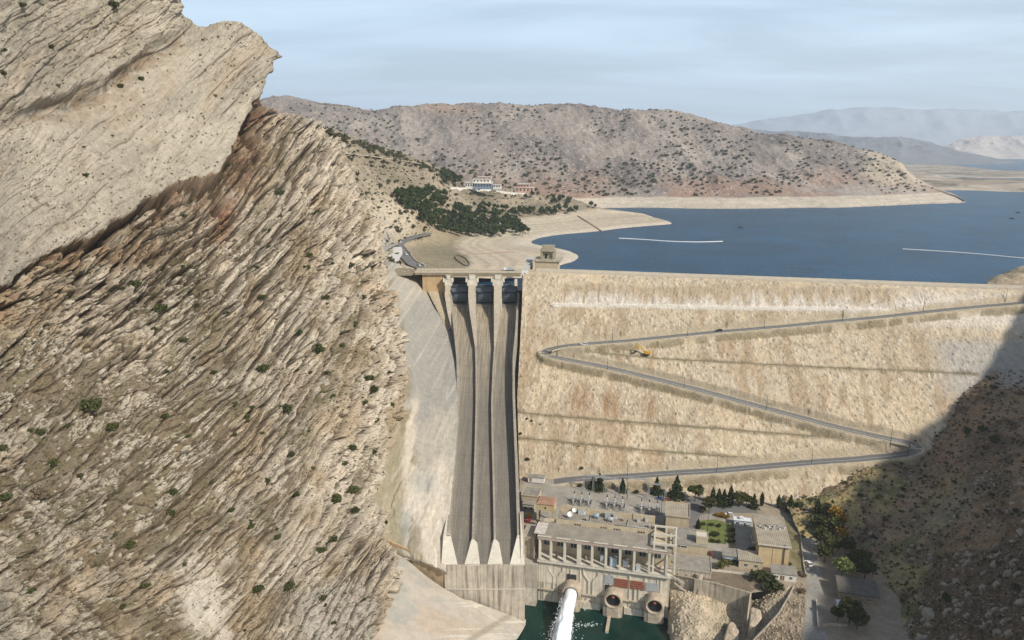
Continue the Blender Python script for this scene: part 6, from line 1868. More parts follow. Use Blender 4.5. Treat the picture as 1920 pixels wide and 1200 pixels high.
def leaf_cloud(rng, n, shape, size, R=1.0, H=1.0):
    """n small bent leaf-clump faces inside a crown volume (unit radius, unit height)"""
    P = []
    if shape == 'round':
        k = 11; cen = rng.normal(size=(k, 3)); cen /= np.linalg.norm(cen, axis=1, keepdims=True); cen *= rng.uniform(.2, .62, (k, 1)); cen[:, 2] = np.abs(cen[:, 2]) * .9 - .15
        rr = rng.uniform(.28, .5, k)
        i = rng.integers(0, k, n); d = rng.normal(size=(n, 3)); d /= np.linalg.norm(d, axis=1, keepdims=True)
        P = cen[i] + d * (rr[i] * rng.uniform(.55, 1.05, n))[:, None]
        P[:, 2] = P[:, 2] * .5 + .5
    elif shape == 'cone':
        h = rng.random(n) ** 1.25; tier = np.floor(h * 9) / 9
        r = (1 - h) * (.75 + .25 * np.sin(h * 55)) * rng.uniform(.35, 1.08, n) ** .6
        a = rng.random(n) * 2 * np.pi; r *= 1 + .22 * np.sin(a * 3 + tier * 21)
        P = np.stack([r * np.cos(a), r * np.sin(a), h - .10 * r], 1)
    elif shape == 'spire':
        h = rng.random(n); r = np.sin(np.clip(h * 1.02 + .06, 0, 1) * np.pi) ** .55 * rng.uniform(.6, 1.05, n)
        a = rng.random(n) * 2 * np.pi
        P = np.stack([r * np.cos(a), r * np.sin(a), h], 1)
    elif shape == 'umbrella':
        k = 9; cen = np.stack([rng.uniform(-.6, .6, k), rng.uniform(-.6, .6, k), rng.uniform(.45, .85, k)], 1)
        i = rng.integers(0, k, n); d = rng.normal(size=(n, 3)); d /= np.linalg.norm(d, axis=1, keepdims=True)
        P = cen[i] + d * rng.uniform(.2, .42, (n, 1)) * np.array((1, 1, .55))
    P = P * np.array((R, R, H))
    s = size * rng.uniform(.6, 1.4, n)
    u = rng.normal(size=(n, 3)); u /= np.linalg.norm(u, axis=1, keepdims=True)
    w = np.cross(u, rng.normal(size=(n, 3))); w /= np.linalg.norm(w, axis=1, keepdims=True)
    q = np.stack([P - u * s[:, None], P + w * s[:, None] * .7, P + u * s[:, None], P - w * s[:, None] * .7], 1)
    q[:, 2] += np.cross(u, w) * s[:, None] * .3
    return q.reshape(-1, 3)
def quads_mesh(name, V, m):
    me = bpy.data.meshes.new(name)
    nq = len(V) // 4
    me.vertices.add(len(V)); me.vertices.foreach_set('co', V.reshape(-1).astype(np.float32))
    me.loops.add(nq * 4); me.loops.foreach_set('vertex_index', np.arange(nq * 4, dtype=np.int32))
    me.polygons.add(nq); me.polygons.foreach_set('loop_start', (np.arange(nq) * 4).astype(np.int32))
    me.update(calc_edges=True); me.materials.append(m)
    return me
def trunk_mb(h, r, rng, limbs=4, spread=.3, R=1.0):
    mb = MB()
    mb.tube([(0, 0, -.4), (r * .3, 0, h * .5), (0, r * .4, h)], [r, r * .75, r * .3], 7)
    for k in range(limbs):
        a = rng.random() * 6.28; z = h * rng.uniform(.35, .8)
        mb.tube([(0, 0, z), (math.cos(a) * R * spread, math.sin(a) * R * spread, z + h * .12), (math.cos(a) * R * spread * 1.9, math.sin(a) * R * spread * 1.9, z + h * .26)], [r * .45, r * .3, r * .12], 5)
    return mb
PROTO = {}
def proto(kind, shape, n, size, R, H, zb, m, seed, tr=.25, limbs=4):
    rng = np.random.default_rng(seed)
    V = leaf_cloud(rng, n, shape, size, R, H); V[:, 2] += zb
    crown = quads_mesh(kind + '_crown', V, m)
    # dark inner filling so the crown is not see-through everywhere
    tm = trunk_mb(zb + H * .7, tr, rng, limbs, .3, R)
    ob = tm.build('trunk', M_BARK); td = ob.data
    bpy.data.objects.remove(ob)
    PROTO[kind] = (crown, td)
def plant(kind, name, loc, s, label, cat, group=None, sz=None, rz=None, parts=True, tilt=None):
    crown, td = PROTO[kind]
    rz = random.random() * 6.28 if rz is None else rz
    if parts:
        e = empty(name, loc, rz); e.scale = (s, s, sz or s)
        tag(e, label, cat, group)
        c = bpy.data.objects.new('crown', crown); COL.objects.link(c); c.parent = e
        t = bpy.data.objects.new('trunk', td); COL.objects.link(t); t.parent = e
        return e
    c = bpy.data.objects.new(name, crown); COL.objects.link(c)
    c.location = loc; c.rotation_euler = (0, 0, rz); c.scale = (s, s, sz or s)
    return tag(c, label, cat, group)
# unit sizes: height 1
for v in range(3):
    proto('conifer%d' % v, 'cone', 1100, .05, .42, .92, .08, M_PINE, 10 + v, .02, 0)
    proto('round%d' % v, 'round', 900, .06, .5, .78, .2, M_DARK, 20 + v, .03)
    proto('far_pine%d' % v, 'round', 170, .10, .34, .78, .22, M_PINE, 50 + v, .025, 2)
    proto('shrub%d' % v, 'round', 420, .085, .62, .9, -.12, M_DARK, 60 + v, .03, 3)
    proto('far_shrub%d' % v, 'round', 70, .17, .60, .9, -.1, M_HAZEL, 70 + v, .04, 2)
    proto('dry_shrub%d' % v, 'round', 420, .06, .66, .8, -.12, M_BARE, 80 + v, .03, 3)
proto('cypress', 'spire', 700, .045, .13, .95, .05, M_PINE, 30, .02, 0)
proto('green_tree', 'round', 1300, .05, .5, .8, .18, M_GREEN, 31, .03)
proto('autumn_tree', 'round', 900, .055, .5, .8, .15, M_ORAN, 32, .03)
proto('olive_shrub', 'round', 700, .06, .6, .9, -.1, M_OLIV, 33, .03)
proto('autumn_shrub', 'round', 500, .08, .6, .9, -.1, M_ORAN, 34, .03)

R_ = random.Random(77)
random.seed(4)
def ytree(kind, px, py, top, name, label, cat='tree', z=GZ, group=None, wide=None):
    p = gpt(px, py, z)
    # height from the pixel height
    d = ray(px, top); t = p[1] / d[1]; h = CAMZ + d[2] * t - p[2]
    h = max(1.0, h)
    e = plant(kind, name, p, h if wide is None else wide, label, cat, group, sz=h)
    return e
G_YT = 'dark trees behind the switchyard and the lawn court'
for i, (k, x, y, t, lb) in enumerate([
    ('conifer0', 1124, 919, 888, 'dark pine left of the gantries behind the switchyard'),
    ('conifer1', 1112, 917, 892, 'smaller dark pine pressed against the left pine behind the switchyard'),
    ('conifer2', 1167, 922, 897, 'dark pine between the first and second gantry of the switchyard'),
    ('conifer1', 1231, 926, 895, 'pointed dark pine behind the right gantry of the switchyard'),
    ('conifer0', 1268, 934, 893, 'tallest dark pine, right of the switchyard below the road'),
    ('round0', 1303, 940, 903, 'broad round dark tree right of the tallest pine'),
    ('round1', 1329, 961, 926, 'round dark tree at the bend of the station road'),
    ('cypress', 1336, 944, 914, 'narrow cypress just right of the broad round dark tree'),
    ('conifer2', 1347, 946, 917, 'short dark pine, second from the left in the row behind the lawn'),
    ('conifer0', 1357, 948, 918, 'short dark pine left of the tall cypress behind the lawn'),
    ('cypress', 1369, 950, 912, 'tall slim cypress standing alone behind the court'),
    ('round2', 1386, 950, 918, 'dark round tree just right of the tall slim cypress'),
    ('round0', 1399, 951, 922, 'dark round tree left of the ochre hall roof'),
    ('conifer1', 1413, 952, 926, 'dark pine touching the far left corner of the ochre hall'),
    ('cypress', 1428, 949, 923, 'leaning cypress behind the ochre hall roof'),
    ('cypress', 1459, 952, 928, 'cypress behind the right part of the ochre hall roof'),
    ('dry_shrub0', 1471, 953, 932, 'thin reddish bare tree between two cypresses behind the ochre hall'),
    ('conifer2', 1481, 958, 929, 'dark pine right of the ochre hall roof'),
    ('round1', 1497, 958, 937, 'low round dark tree at the right end of the row'),
    ('cypress', 1308, 1001, 973, 'slim dark cypress at the left edge of the lawn'),
    ('cypress', 1531, 972, 935, 'dark cypress at the top of the tree belt beside the station road')]):
    ytree(k, x, y, t, 'cypress_tree' if k == 'cypress' else 'pine_tree' if 'conifer' in k else 'tree', lb)
for i, (k, x, y, t, lb) in enumerate([
    ('round0', 1548, 975, 940, 'dark tree near the top of the tree belt right of the road'),
    ('autumn_tree', 1566, 985, 945, 'rusty orange tree near the top of the tree belt'),
    ('round1', 1535, 995, 960, 'dark tree at the road edge in the upper tree belt'),
    ('round2', 1560, 1008, 968, 'dark tree in the middle of the tree belt below the rusty one'),
    ('autumn_tree', 1575, 1016, 982, 'yellow orange tree on the right side of the tree belt'),
    ('round0', 1538, 1025, 985, 'dark tree at the road edge in the middle of the tree belt'),
    ('round1', 1560, 1040, 998, 'wide dark tree in the lower tree belt'),
    ('round2', 1585, 1040, 1003, 'dark tree against the hillside in the tree belt'),
    ('round0', 1545, 1055, 1018, 'dark tree at the foot of the tree belt by the road'),
    ('green_tree', 1577, 1088, 1038, 'light green round tree above the stone hut'),
    ('round1', 1606, 1072, 1022, 'large dark green tree behind the light green one'),
    ('round2', 1620, 1090, 1045, 'dark tree at the foot of the hillside beside the stone hut'),
    ('round0', 1592, 1168, 1118, 'dark tree in front of the stone hut, right of the white hut'),
    ('round1', 1570, 1165, 1135, 'dark bushy tree below the white hut'),
    ('round2', 1606, 1180, 1140, 'small dark tree at the right of the garden wall')]):
    ytree(k, x, y, t, 'tree', lb, wide=None if k != 'green_tree' else None)
for k, x, y, t, w, lb in [
    ('shrub0', 1310, 990, 979, 3.2, 'rounded shrub at the far left corner of the lawn'), ('shrub1', 1318, 985, 976, 3, 'second shrub along the far side of the lawn'),
    ('shrub2', 1334, 985, 977, 2.8, 'small round shrub in the middle of the far side of the lawn'), ('shrub0', 1348, 988, 979, 3.0, 'round shrub near the far right corner of the lawn'),
    ('shrub1', 1341, 1006, 991, 4.4, 'large round shrub in the centre of the lawn'), ('shrub2', 1372, 998, 985, 3.6, 'dark shrub at the top of the right lawn hedge'),
    ('shrub0', 1373, 1008, 993, 3.8, 'dark shrub in the middle of the right lawn hedge'), ('shrub1', 1372, 1018, 1004, 3.6, 'dark shrub at the foot of the right lawn hedge'),
    ('shrub2', 1336, 1016, 1008, 2.8, 'small shrub at the near left edge of the lawn'), ('shrub0', 1347, 1018, 1009, 2.8, 'small shrub at the near edge of the lawn'),
    ('olive_shrub', 1354, 1066, 1038, 6.5, 'big olive green bush below the pale blue annex'), ('olive_shrub', 1316, 960, 944, 5.0, 'yellowish green bush at the bend of the asphalt road'),
    ('autumn_shrub', 1345, 968, 958, 3.6, 'left orange bush in the bed behind the court'), ('autumn_shrub', 1355, 970, 957, 4.2, 'middle orange bush in the bed behind the court'), ('autumn_shrub', 1364, 972, 961, 3.4, 'right orange bush beside the bluish shed'),
    ('shrub1', 1426, 1090, 1060, 8.5, 'large dark bush left of the white guard house'), ('shrub2', 1443, 1096, 1072, 7.0, 'dark bush directly below the white guard house'), ('shrub0', 1456, 1108, 1082, 7.5, 'dark bush at the corner of the dirt lot below the guard house'), ('shrub1', 1437, 1106, 1086, 6.0, 'lower dark bush on the dirt lot'),
    ('olive_shrub', 1367, 1058, 1047, 3.2, 'small light green plant in front of the blue annex'), ('shrub2', 1380, 1060, 1048, 3.0, 'dark plant under the windows of the blue annex'),
    ('dry_shrub1', 1500, 1078, 1066, 4.0, 'reddish dry bush right of the white guard house'), ('dry_shrub2', 1508, 1082, 1072, 3.4, 'reddish dry bush at the edge of the station road'),
    ('dry_shrub0', 1503, 1112, 1098, 4.5, 'dry bush on the rubble right of the stone ramp wall'), ('shrub2', 1476, 1062, 1050, 3.5, 'dark shrub at the right foot of the ochre hall'),
    ('shrub0', 1087, 913, 905, 2.6, 'low dark bush beside the road left of the switchyard'), ('shrub1', 1107, 915, 906, 3.6, 'low dark bush in front of the left pine'), ('shrub2', 1194, 925, 915, 3.0, 'low dark bush between the two middle gantries')]:
    p = gpt(x, y); s = ytree(k, x, y, t, 'shrub', lb, 'shrub', wide=w)

# shrubs scattered on slopes
def on(bvh, px, py, name, kind, r_px, label, cat='shrub', group=None, parts=True, hz=.95):
    loc, n = hit(bvh, px, py)
    if loc is None: return None
    s = r_px * loc.y / FPX / .62
    loc = loc - Vector((0, 0, s * .12))
    return plant(kind, name, loc, s, label, cat, group, sz=s * hz, parts=parts)
big = [(596,660,15,'round dark shrub high on the right flank of the mountain'),(532,771,15,'dark green shrub in the middle of the right flank of the mountain'),(491,694,13,'dark shrub above the middle of the mountain flank, beside a rocky rib'),
 (170,768,21,'largest dark bush left of the middle of the mountain'),(75,930,22,'wide brownish bush near the left picture edge, low on the mountain'),(45,972,18,'brown bush just below the wide brownish bush at the left edge')]
k_ = 0
for x, y, r, lb in big:
    on(B_MOUNT, x, y, 'shrub', ('dry_shrub%d' % (k_ % 3)) if 'brown' in lb else 'shrub%d' % (k_ % 3), r * 1.3, lb); k_ += 1
GM = 'dark shrubs scattered over the rocky mountain'
for x, y, r in [(211,805,13),(75,815,12),(95,872,13),(320,966,12),(323,925,11),(243,1025,13),(465,990,15),(630,938,14),(663,922,14),(667,960,10),(660,842,10),
 (692,712,10),(700,735,12),(684,757,8),(620,745,8),(547,855,9),(623,1015,12),(605,1033,10),(542,1103,14),(483,1108,12),(605,1124,9),(300,583,14),(252,538,14),(433,958,8),
 (460,790,13),(309,782,9),(345,640,8),(525,365,9),(503,435,8),(590,400,8),(430,312,7),(213,12,9),(40,12,8),(5,140,8),(716,945,7),(751,797,6),(310,700,8),(560,625,8),(490,560,9),(425,590,7),
 (610,560,8),(655,500,9),(680,560,8),(640,650,7),(580,700,6),(705,790,7),(700,850,8),(648,870,7),(585,880,8),(395,905,8),(370,1000,7),(520,1010,8),(150,895,8),(125,800,8),(290,620,8),(0,845,12),(10,935,14),
 (265,150,6),(95,90,7),(160,330,6),(440,760,7),(350,820,7),(400,700,7),(575,505,8),(665,610,9),(612,700,7),(728,700,6),(735,760,6),(420,655,6),(500,905,9),(556,930,8),(275,1100,9),(230,1140,9),(60,1110,9),(345,1060,7)]:
    on(B_MOUNT, x, y, 'shrub', 'shrub%d' % (k_ % 3), r * 1.3, 'dark shrub scattered on the rocky slope of the big left mountain', 'shrub', GM); k_ += 1
for i in range(95):
    x = R_.uniform(5, 745); y = R_.uniform(340 if i % 3 else 60, 1190)
    if float(fbm(np.array(x / 90), np.array(y / 90), 3, 67)) < -.1: continue
    on(B_MOUNT, x, y, 'shrub', ('dry_shrub%d' if i % 5 == 0 else 'shrub%d') % (k_ % 3), R_.uniform(4, 9), 'dark shrub scattered on the rocky slope of the big left mountain', 'shrub', GM); k_ += 1
# small tufts: nobody could count them
def tufts(name, bvh, n, reg, sz, m, seed, keep=lambda x, y, l: True, q=5):
    rng = np.random.default_rng(seed); out = []
    for i in range(n):
        x = rng.uniform(reg[0], reg[1]); y = rng.uniform(reg[2], reg[3])
        loc, nn = hit(bvh, x, y)
        if loc is None or not keep(x, y, loc): continue
        s = sz * loc.y / FPX * rng.uniform(.5, 1.4)
        V = leaf_cloud(rng, q, 'round', .5, .8, .9) * s + np.array(loc) 
        out.append(V)
    me = quads_mesh(name, np.concatenate(out), m)
    return tag(link(bpy.data.objects.new(name, me)), kind='stuff')
tufts('scrub_tufts', B_MOUNT, 1500, (0, 750, 30, 1200), 2.6, M_DARK, 91, q=7)
tufts('dry_tufts', B_MOUNT, 1100, (0, 750, 450, 1200), 3.0, M_BARE, 92, q=8)
tufts('bank_weeds', B_LS, 2200, (560, 1050, 240, 500), 2.4, M_DARK, 93, keep=lambda x, y, l: l.z > 121, q=5)
tufts('hillside_scrub', B_HILL, 1500, (1480, 1920, 700, 1200), 3.6, M_DARK, 94, q=8)
tufts('hillside_dry_scrub', B_HILL, 900, (1480, 1920, 700, 1200), 4.0, M_BARE, 95, q=8)

# hill across the water
sk_x = [540,600,700,790,870,960,1060,1150,1200,1260,1330,1370,1420,1480,1560,1640,1682,1702,1745,1790]
sk_y = [187,200,207,203,200,198,200,209,207,215,228,241,256,258,272,288,306,328,348,365]
rng = np.random.default_rng(123)
spots = []
cells = {}
tries = 0
while len(spots) < 1250 and tries < 16000:
    tries += 1
    x = rng.uniform(545, 1790); y = rng.uniform(190, 368)
    if y < np.interp(x, sk_x, sk_y) + 2: continue
    if vn2(np.array(x / 60.0), np.array(y / 30.0), 5) < .36 + .35 * (rng.random() - .5): continue
    c = (int(x / 8), int(y / 5))
    if c in cells: continue
    loc, n = hit(B_FH, x, y)
    if loc is None or loc.z < 122: continue
    l2, n2 = hit(B_LS, x, y)
    if l2 is not None and l2.y < loc.y: continue
    cells[c] = 1
    spots.append((x, y, loc, rng.uniform(2.4, 6.2) if rng.random() < .7 else rng.uniform(1.5, 2.6)))
# skyline shrubs
for i in range(120):
    x = rng.uniform(560, 1700); y0 = float(np.interp(x, sk_x, sk_y))
    for dy in range(-4, 12):
        loc, n = hit(B_FH, x, y0 + dy)
        if loc is not None: break
    if loc is not None: spots.append((x, y0, loc, rng.uniform(2.0, 4.2)))
spots.sort(key=lambda s: -s[3] / s[2].y)
GF = 'dark bushes dotted over the long hill across the reservoir'
for i, (x, y, loc, r) in enumerate(spots[:300]):
    plant('far_shrub%d' % (i % 3), 'hill_bush', loc - Vector((0, 0, r * .2)), r / .62, 'dark round bush among many on the long dry hill across the reservoir', 'bush', GF, sz=r * 1.25 / .62 * .75, parts=False)
out = []
for i, (x, y, loc, r) in enumerate(spots[300:]):
    out.append(leaf_cloud(rng, 34, 'round', .24, .62, .9) * r * 1.45 + np.array(loc) - np.array((0, 0, r * .3)))
tag(link(bpy.data.objects.new('far_bushes', quads_mesh('far_bushes', np.concatenate(out), M_HAZEL))), kind='stuff')

# pine wood and scattered trees on the near shore upstream
def inpoly(x, y, P):
    c = False; n = len(P)
    for i in range(n):
        x1, y1 = P[i]; x2, y2 = P[(i + 1) % n]
        if (y1 > y) != (y2 > y) and x < (x2 - x1) * (y - y1) / (y2 - y1) + x1: c = not c
    return c
WOODS = [([(788,402),(845,410),(905,414),(960,417),(992,432),(990,443),(940,447),(870,446),(815,432),(790,418)], 105, 14, 'pine in the dense lower wood above the spillway inlet', 'pines of the dense lower wood'),
         ([(742,368),(792,362),(836,368),(838,388),(800,402),(765,400),(748,386)], 60, 13, 'pine in the upper left wood on the near shore hillside', 'pines of the upper left wood'),
         ([(838,392),(900,388),(960,398),(1085,395),(1085,403),(1000,407),(930,410),(850,406)], 66, 11.5, 'pine in the long belt of trees across the near shore terrace', 'pines of the terrace belt'),
         ([(822,328),(868,338),(866,352),(836,352),(826,342)], 18, 15, 'dark pine in the clump left of the white villa', 'pines left of the villa'),
         ([(1024,374),(1078,377),(1080,388),(1040,386),(1024,382)], 16, 11, 'dark pine in the clump on the right end of the shoulder', 'pines on the end of the shoulder')]
for P, n, h, lb, gp in WOODS:
    xs = [p[0] for p in P]; ys = [p[1] for p in P]; got = 0; tr = 0
    while got < n and tr < 3000:
        tr += 1
        x = R_.uniform(min(xs), max(xs)); y = R_.uniform(min(ys), max(ys))
        if not inpoly(x, y, P): continue
        loc, nn = hit(B_LS, x, y)
        if loc is None: continue
        s = h * R_.uniform(.7, 1.2); got += 1
        plant('far_pine%d' % (got % 3), 'pine_tree', loc - Vector((0, 0, .3)), s, lb, 'tree', gp, parts=got % 1 == 0)
out = []; rng = np.random.default_rng(8)
for (P, n, h, lb, gp), extra in zip(WOODS, (120, 55, 45, 0, 0)):
    xs = [p[0] for p in P]; ys = [p[1] for p in P]; got = 0
    while got < extra:
        x = R_.uniform(min(xs), max(xs)); y = R_.uniform(min(ys), max(ys))
        if not inpoly(x, y, P): continue
        got += 1; loc, nn = hit(B_LS, x, y)
        if loc is None: continue
        s = h * R_.uniform(.6, 1.05)
        out.append(leaf_cloud(rng, 130, 'round', .10, .34, .78) * s + np.array(loc) + np.array((0, 0, .2 * s)))
tag(link(bpy.data.objects.new('pine_wood', quads_mesh('pine_wood', np.concatenate(out), M_PINE))), kind='stuff')
for x, y, h, lb in [(1108,391,13,'round dark tree right of the shoulder above the drawdown slope'),(1116,392,9,'smaller tree touching the round dark tree above the drawdown slope'),(948,374,9,'shrubby tree left of centre on the bare shoulder slope'),
    (985,376,12,'dark tree on the bare slope below the pinkish house'),(998,372,13,'narrow dark tree just right below the pinkish house'),(898,361,8,'dark tree at the wall below the white villa'),(866,352,9,'small dark tree at the left end of the villa'),(966,370,5,'small bush left of the tree below the pinkish house'),(1013,378,6,'small bush right of the narrow dark tree below the pinkish house')]:
    loc, nn = hit(B_LS, x, y)
    if loc: plant('far_pine%d' % (x % 3), 'tree', loc, h, lb, 'tree')
GRP = 'dark shrubs along the ridge of the near shore hillside'
bits = []
for i in range(130):
    f = R_.random(); x = lerp(565, 830, f); y = float(np.interp(x, [560,622,690,760,822], [214,248,273,293,320])) + abs(R_.gauss(0, 7))
    loc, nn = hit(B_LS, x, y + 1)
    if loc and i > 45: bits.append((loc, R_.uniform(3.5, 8)))
    elif loc: plant('far_shrub%d' % (i % 3), 'shrub', loc, R_.uniform(3.5, 8), 'dark shrub in the line along the ridge of the near shore hillside', 'shrub', GRP, parts=False)
GRP = 'low shrubs on the near shore hillside'
for i in range(280):
    x = R_.uniform(590, 900); y = R_.uniform(270, 500)
    loc, nn = hit(B_LS, x, y)
    lm_, _ = hit(B_MOUNT, x, y)
    if loc and loc.z > 120 and (lm_ is None or lm_.y > loc.y):
        if i > 70: bits.append((loc, R_.uniform(2.2, 6.5))); continue
        plant('far_shrub%d' % (i % 3), 'shrub', loc, R_.uniform(2.2, 6.5), 'low dark shrub dotted on the near shore hillside above the approach road', 'shrub', GRP, parts=False)
out = [leaf_cloud(rng, 60, 'round', .17, .60, .9) * r + np.array(l) for l, r in bits]
tag(link(bpy.data.objects.new('near_shore_scrub', quads_mesh('near_shore_scrub', np.concatenate(out), M_HAZEL))), kind='stuff')
GH = 'dark shrubs on the shaded right hillside'
for x, y, r in [(1868,692,9),(1835,745,10),(1862,728,9),(1815,812,13),(1843,808,13),(1866,828,16),(1898,798,14),(1912,740,12),(1830,702,8),(1740,792,7),(1765,794,5),(1612,930,8),(1628,905,6),(1700,880,6),(1735,895,7),(1692,918,7),(1806,945,6),(1690,960,6),
    (1775,870,6),(1735,945,8),(1700,1000,8),(1660,975,7),(1640,1010,8),(1680,1040,9),(1780,1125,18),(1760,1140,12),(1858,1110,12),(1905,1105,14),(1820,1180,12),(1700,1120,10),(1790,905,7),(1890,870,10),(1860,930,9),(1850,960,8),(1905,960,10),(1620,960,8)]:
    on(B_HILL, x, y, 'shrub', ('dry_shrub%d' if (x + y) % 4 == 0 else 'shrub%d') % (k_ % 3), r, 'dark bush on the shaded stony hillside at the right', 'shrub', GH); k_ += 1
for x, y, r, lb in [(989,863,7,'dark bush on the lowest dam terrace beside the spillway wall'),(1090,879,6,'dark bush above the lowest stretch of the zigzag road'),(988,786,4,'small bush on the dam berm beside the spillway'),(997,790,4,'small bush just right on the dam berm beside the spillway'),(1013,796,3,'tiny bush on the dam slope below the upper berm'),(976,814,5,'low bush at the spillway end of the lower berm'),(1085,837,3,'tiny bush on the lower berm of the dam')]:
    on(B_DAM, x, y, 'shrub', 'shrub0', r, lb)
# boulders of the right hillside
def boulder_mesh(seed):
    bm = bmesh.new(); bmesh.ops.create_icosphere(bm, subdivisions=3, radius=1.0)
    rs = random.Random(seed); planes = [(Vector((rs.gauss(0, 1), rs.gauss(0, 1), rs.gauss(0, 1))).normalized(), rs.uniform(.55, .9)) for _ in range(9)]
    for v in bm.verts:
        for n, d in planes:
            k = v.co.dot(n) - d
            if k > 0: v.co -= n * k
        v.co *= 1 + .05 * math.sin(v.co.x * 9 + seed) * math.cos(v.co.y * 8)
    me = bpy.data.meshes.new('boulder'); bm.to_mesh(me); bm.free()
    me.materials.append(surf_mat('boulder_stone', (.38, .32, .245), var=.3, scale=.8, bump=.5, bdist=.1)); return me
BMs = [boulder_mesh(s) for s in range(4)]
def boulder(loc, s, label, group=None, i=0):
    o = bpy.data.objects.new('boulder', BMs[i % 4]); COL.objects.link(o); o.location = loc
    o.scale = (s, s * R_.uniform(.7, 1), s * R_.uniform(.5, .8)); o.rotation_euler = (R_.uniform(-.4, .4), R_.uniform(-.4, .4), R_.uniform(0, 6))
    return tag(o, label, 'boulder', group)
for x, y, r, lb in [(1742,1152,17,'largest pale boulder at the bottom of the shaded hillside'),(1726,1196,12,'pale boulder at the bottom picture edge left of the largest boulder'),(1742,1042,7,'pale boulder high in the stone run beside a brown hollow'),(1738,1056,6,'pale boulder just below the top one of the stone run'),
                    (1771,1096,8,'rounded pale boulder above the largest boulder'),(1915,908,7,'pale boulder at the right picture edge'),(1898,945,7,'pale leaning boulder near the right picture edge'),(1915,998,10,'warm coloured boulder at the right picture edge'),(1898,1016,7,'pale block below the warm coloured boulder')]:
    loc, nn = hit(B_HILL, x, y)
    if loc: boulder(loc, r * loc.y / FPX, lb, None, int(x))
n_ = 0
for i in range(1500):
    x = R_.uniform(1640, 1920); y = R_.uniform(860, 1200)
    if float(fbm(np.array(x / 50), np.array(y / 50), 3, 66)) + (y - 1000) / 420 + (x - 1800) / 500 < .12: continue
    loc, nn = hit(B_HILL, x, y)
    if loc is None: continue
    n_ += 1
    if n_ > 190: break
    boulder(loc, R_.choice((2, 2.5, 3, 3.5, 4.5, 6)) * loc.y / FPX * .8, 'pale stone lying in the shaded rubble slope', 'pale stones of the rubble slope', i)

# ================================================================== vehicles and small things
def car(loc, rz, col, label, L=4.4, W=1.8, H=1.5, cat='car', name='parked_car', van=False, tilt=0):
    t = empty(name, loc, rz); tag(t, label, cat); t.rotation_euler = (tilt, 0, rz)
    m = surf_mat('car_paint_%s' % name_of(col), col, rough=.35, var=.05, bump=0, spec=.5)
    prof = [(-L/2, .35), (-L/2, .85), (-L*.44, .98), (-L*.18 if not van else -L*.42, 1.0)]
    secs = []
    side = [(-L/2, .32), (-L/2 + .05, .80), (-L/2 + .25, .95), (L/2 - 1.0, .92), (L/2 - .15, .78), (L/2, .55), (L/2, .32)]
    for y, k in ((-W/2, .94), (-W/2 + .12, 1), (W/2 - .12, 1), (W/2, .94)):
        secs.append([(x * k, y, z if z < .5 else z * (k if k < 1 else 1)) for x, z in side])
    mb = MB(); mb.loft(secs); mb.build('body', m, t)
    a, b, c, d = (-L*.46, -L*.38, L*.10, L*.26) if not van else (-L*.48, -L*.46, L*.30, L*.42)
    mb = MB(); secs = []
    for y, k in ((-W/2 + .1, 0), (-W/2 + .25, 1), (W/2 - .25, 1), (W/2 - .1, 0)):
        zt = H - .02 if k else H - .12
        secs.append([(a, y, .9), (b, y, zt), (c, y, zt), (d, y, .9)])
    mb.loft(secs); mb.build('cabin', M_GLASS, t)
    mb = MB(); mb.box(b + .05, c - .02, -W/2 + .2, W/2 - .2, H - .02, H + .04); mb.build('roof', m, t)
    for x in (-L*.31, L*.31):
        for y in (-W/2 + .02, W/2 - .02):
            mb = MB(); mb.tube([(x, y - .1, .33), (x, y + .1, .33)], .33, 12); mb.build('wheel', M_BLACK, t)
    for y in (-W*.34, W*.34):
        mb = MB(); mb.box(L/2 - .06, L/2 + .02, y - .16, y + .16, .58, .72); mb.build('headlight', M_WHITEW, t)
    return t
def name_of(c): return '%02d%02d%02d' % tuple(int(k * 99) for k in c)
WHT = (.72, .72, .70)
def along(L, px, py):
    """nearest road point to a sight line and its heading"""
    best = 1e9; k = 0
    for i, p in enumerate(L):
        v = Vector(p) - CAMV; zz_ = -v.z * -1
        yc = v.y * CP - v.z * SP; zc_ = v.y * SP + v.z * CP
        x = 960 + FPX * v.x / yc; y = 600 - FPX * zc_ / yc
        d = (x - px) ** 2 + (y - py) ** 2
        if d < best: best = d; k = i
    k = min(max(k, 1), len(L) - 2)
    a, b = L[k - 1], L[k + 1]
    return k, Vector(L[k]), math.atan2(b[1] - a[1], b[0] - a[0])
_, p, h = along(ROAD, 1096, 646); car(p + Vector((0, -1.5, .05)), h, WHT, 'white car driving on the zigzag road just right of the left hairpin', L=5.0, W=2.0, H=1.7, name='car')
_, p, h = along(ROAD, 1348, 622); car(p + Vector((0, 1.5, .05)), h, (.03, .03, .035), 'dark car on the upper stretch of the zigzag road', name='car')
_, p, h = along(UW, 750, 459); car(p + Vector((1, 0, 2.1)), h + 3.14, WHT, 'white car on the bend of the approach road above the gates', name='car', L=5)
_, p, h = along(UW, 760, 480); car(p + Vector((1.5, 0, 2.1)), h, WHT, 'white car lower on the approach road above the gates', name='car', L=4.8)
_, p, h = along(UW, 782, 503); car(p + Vector((1.5, 0, 2.1)), h, WHT, 'white car where the approach road meets the bridge', name='car', L=4.2)
car(gpt(1515, 1058), math.radians(100), WHT, 'white car on the station road at the right', L=4.6, H=1.6)
car(gpt(1334, 1040), math.radians(82), (.16, .03, .03), 'dark red car parked below the stair tower', L=4.6)
car(gpt(1411, 1030), math.radians(160), (.03, .03, .04), 'dark car parked in front of the green truck', L=4.6)
car(gpt(1367, 966), math.radians(170), WHT, 'white car parked beside the bluish shed', L=4.6)
car(gpt(990, 978), math.radians(60), (.42, .03, .05), 'bright red car beside the ochre hut', L=4.0)
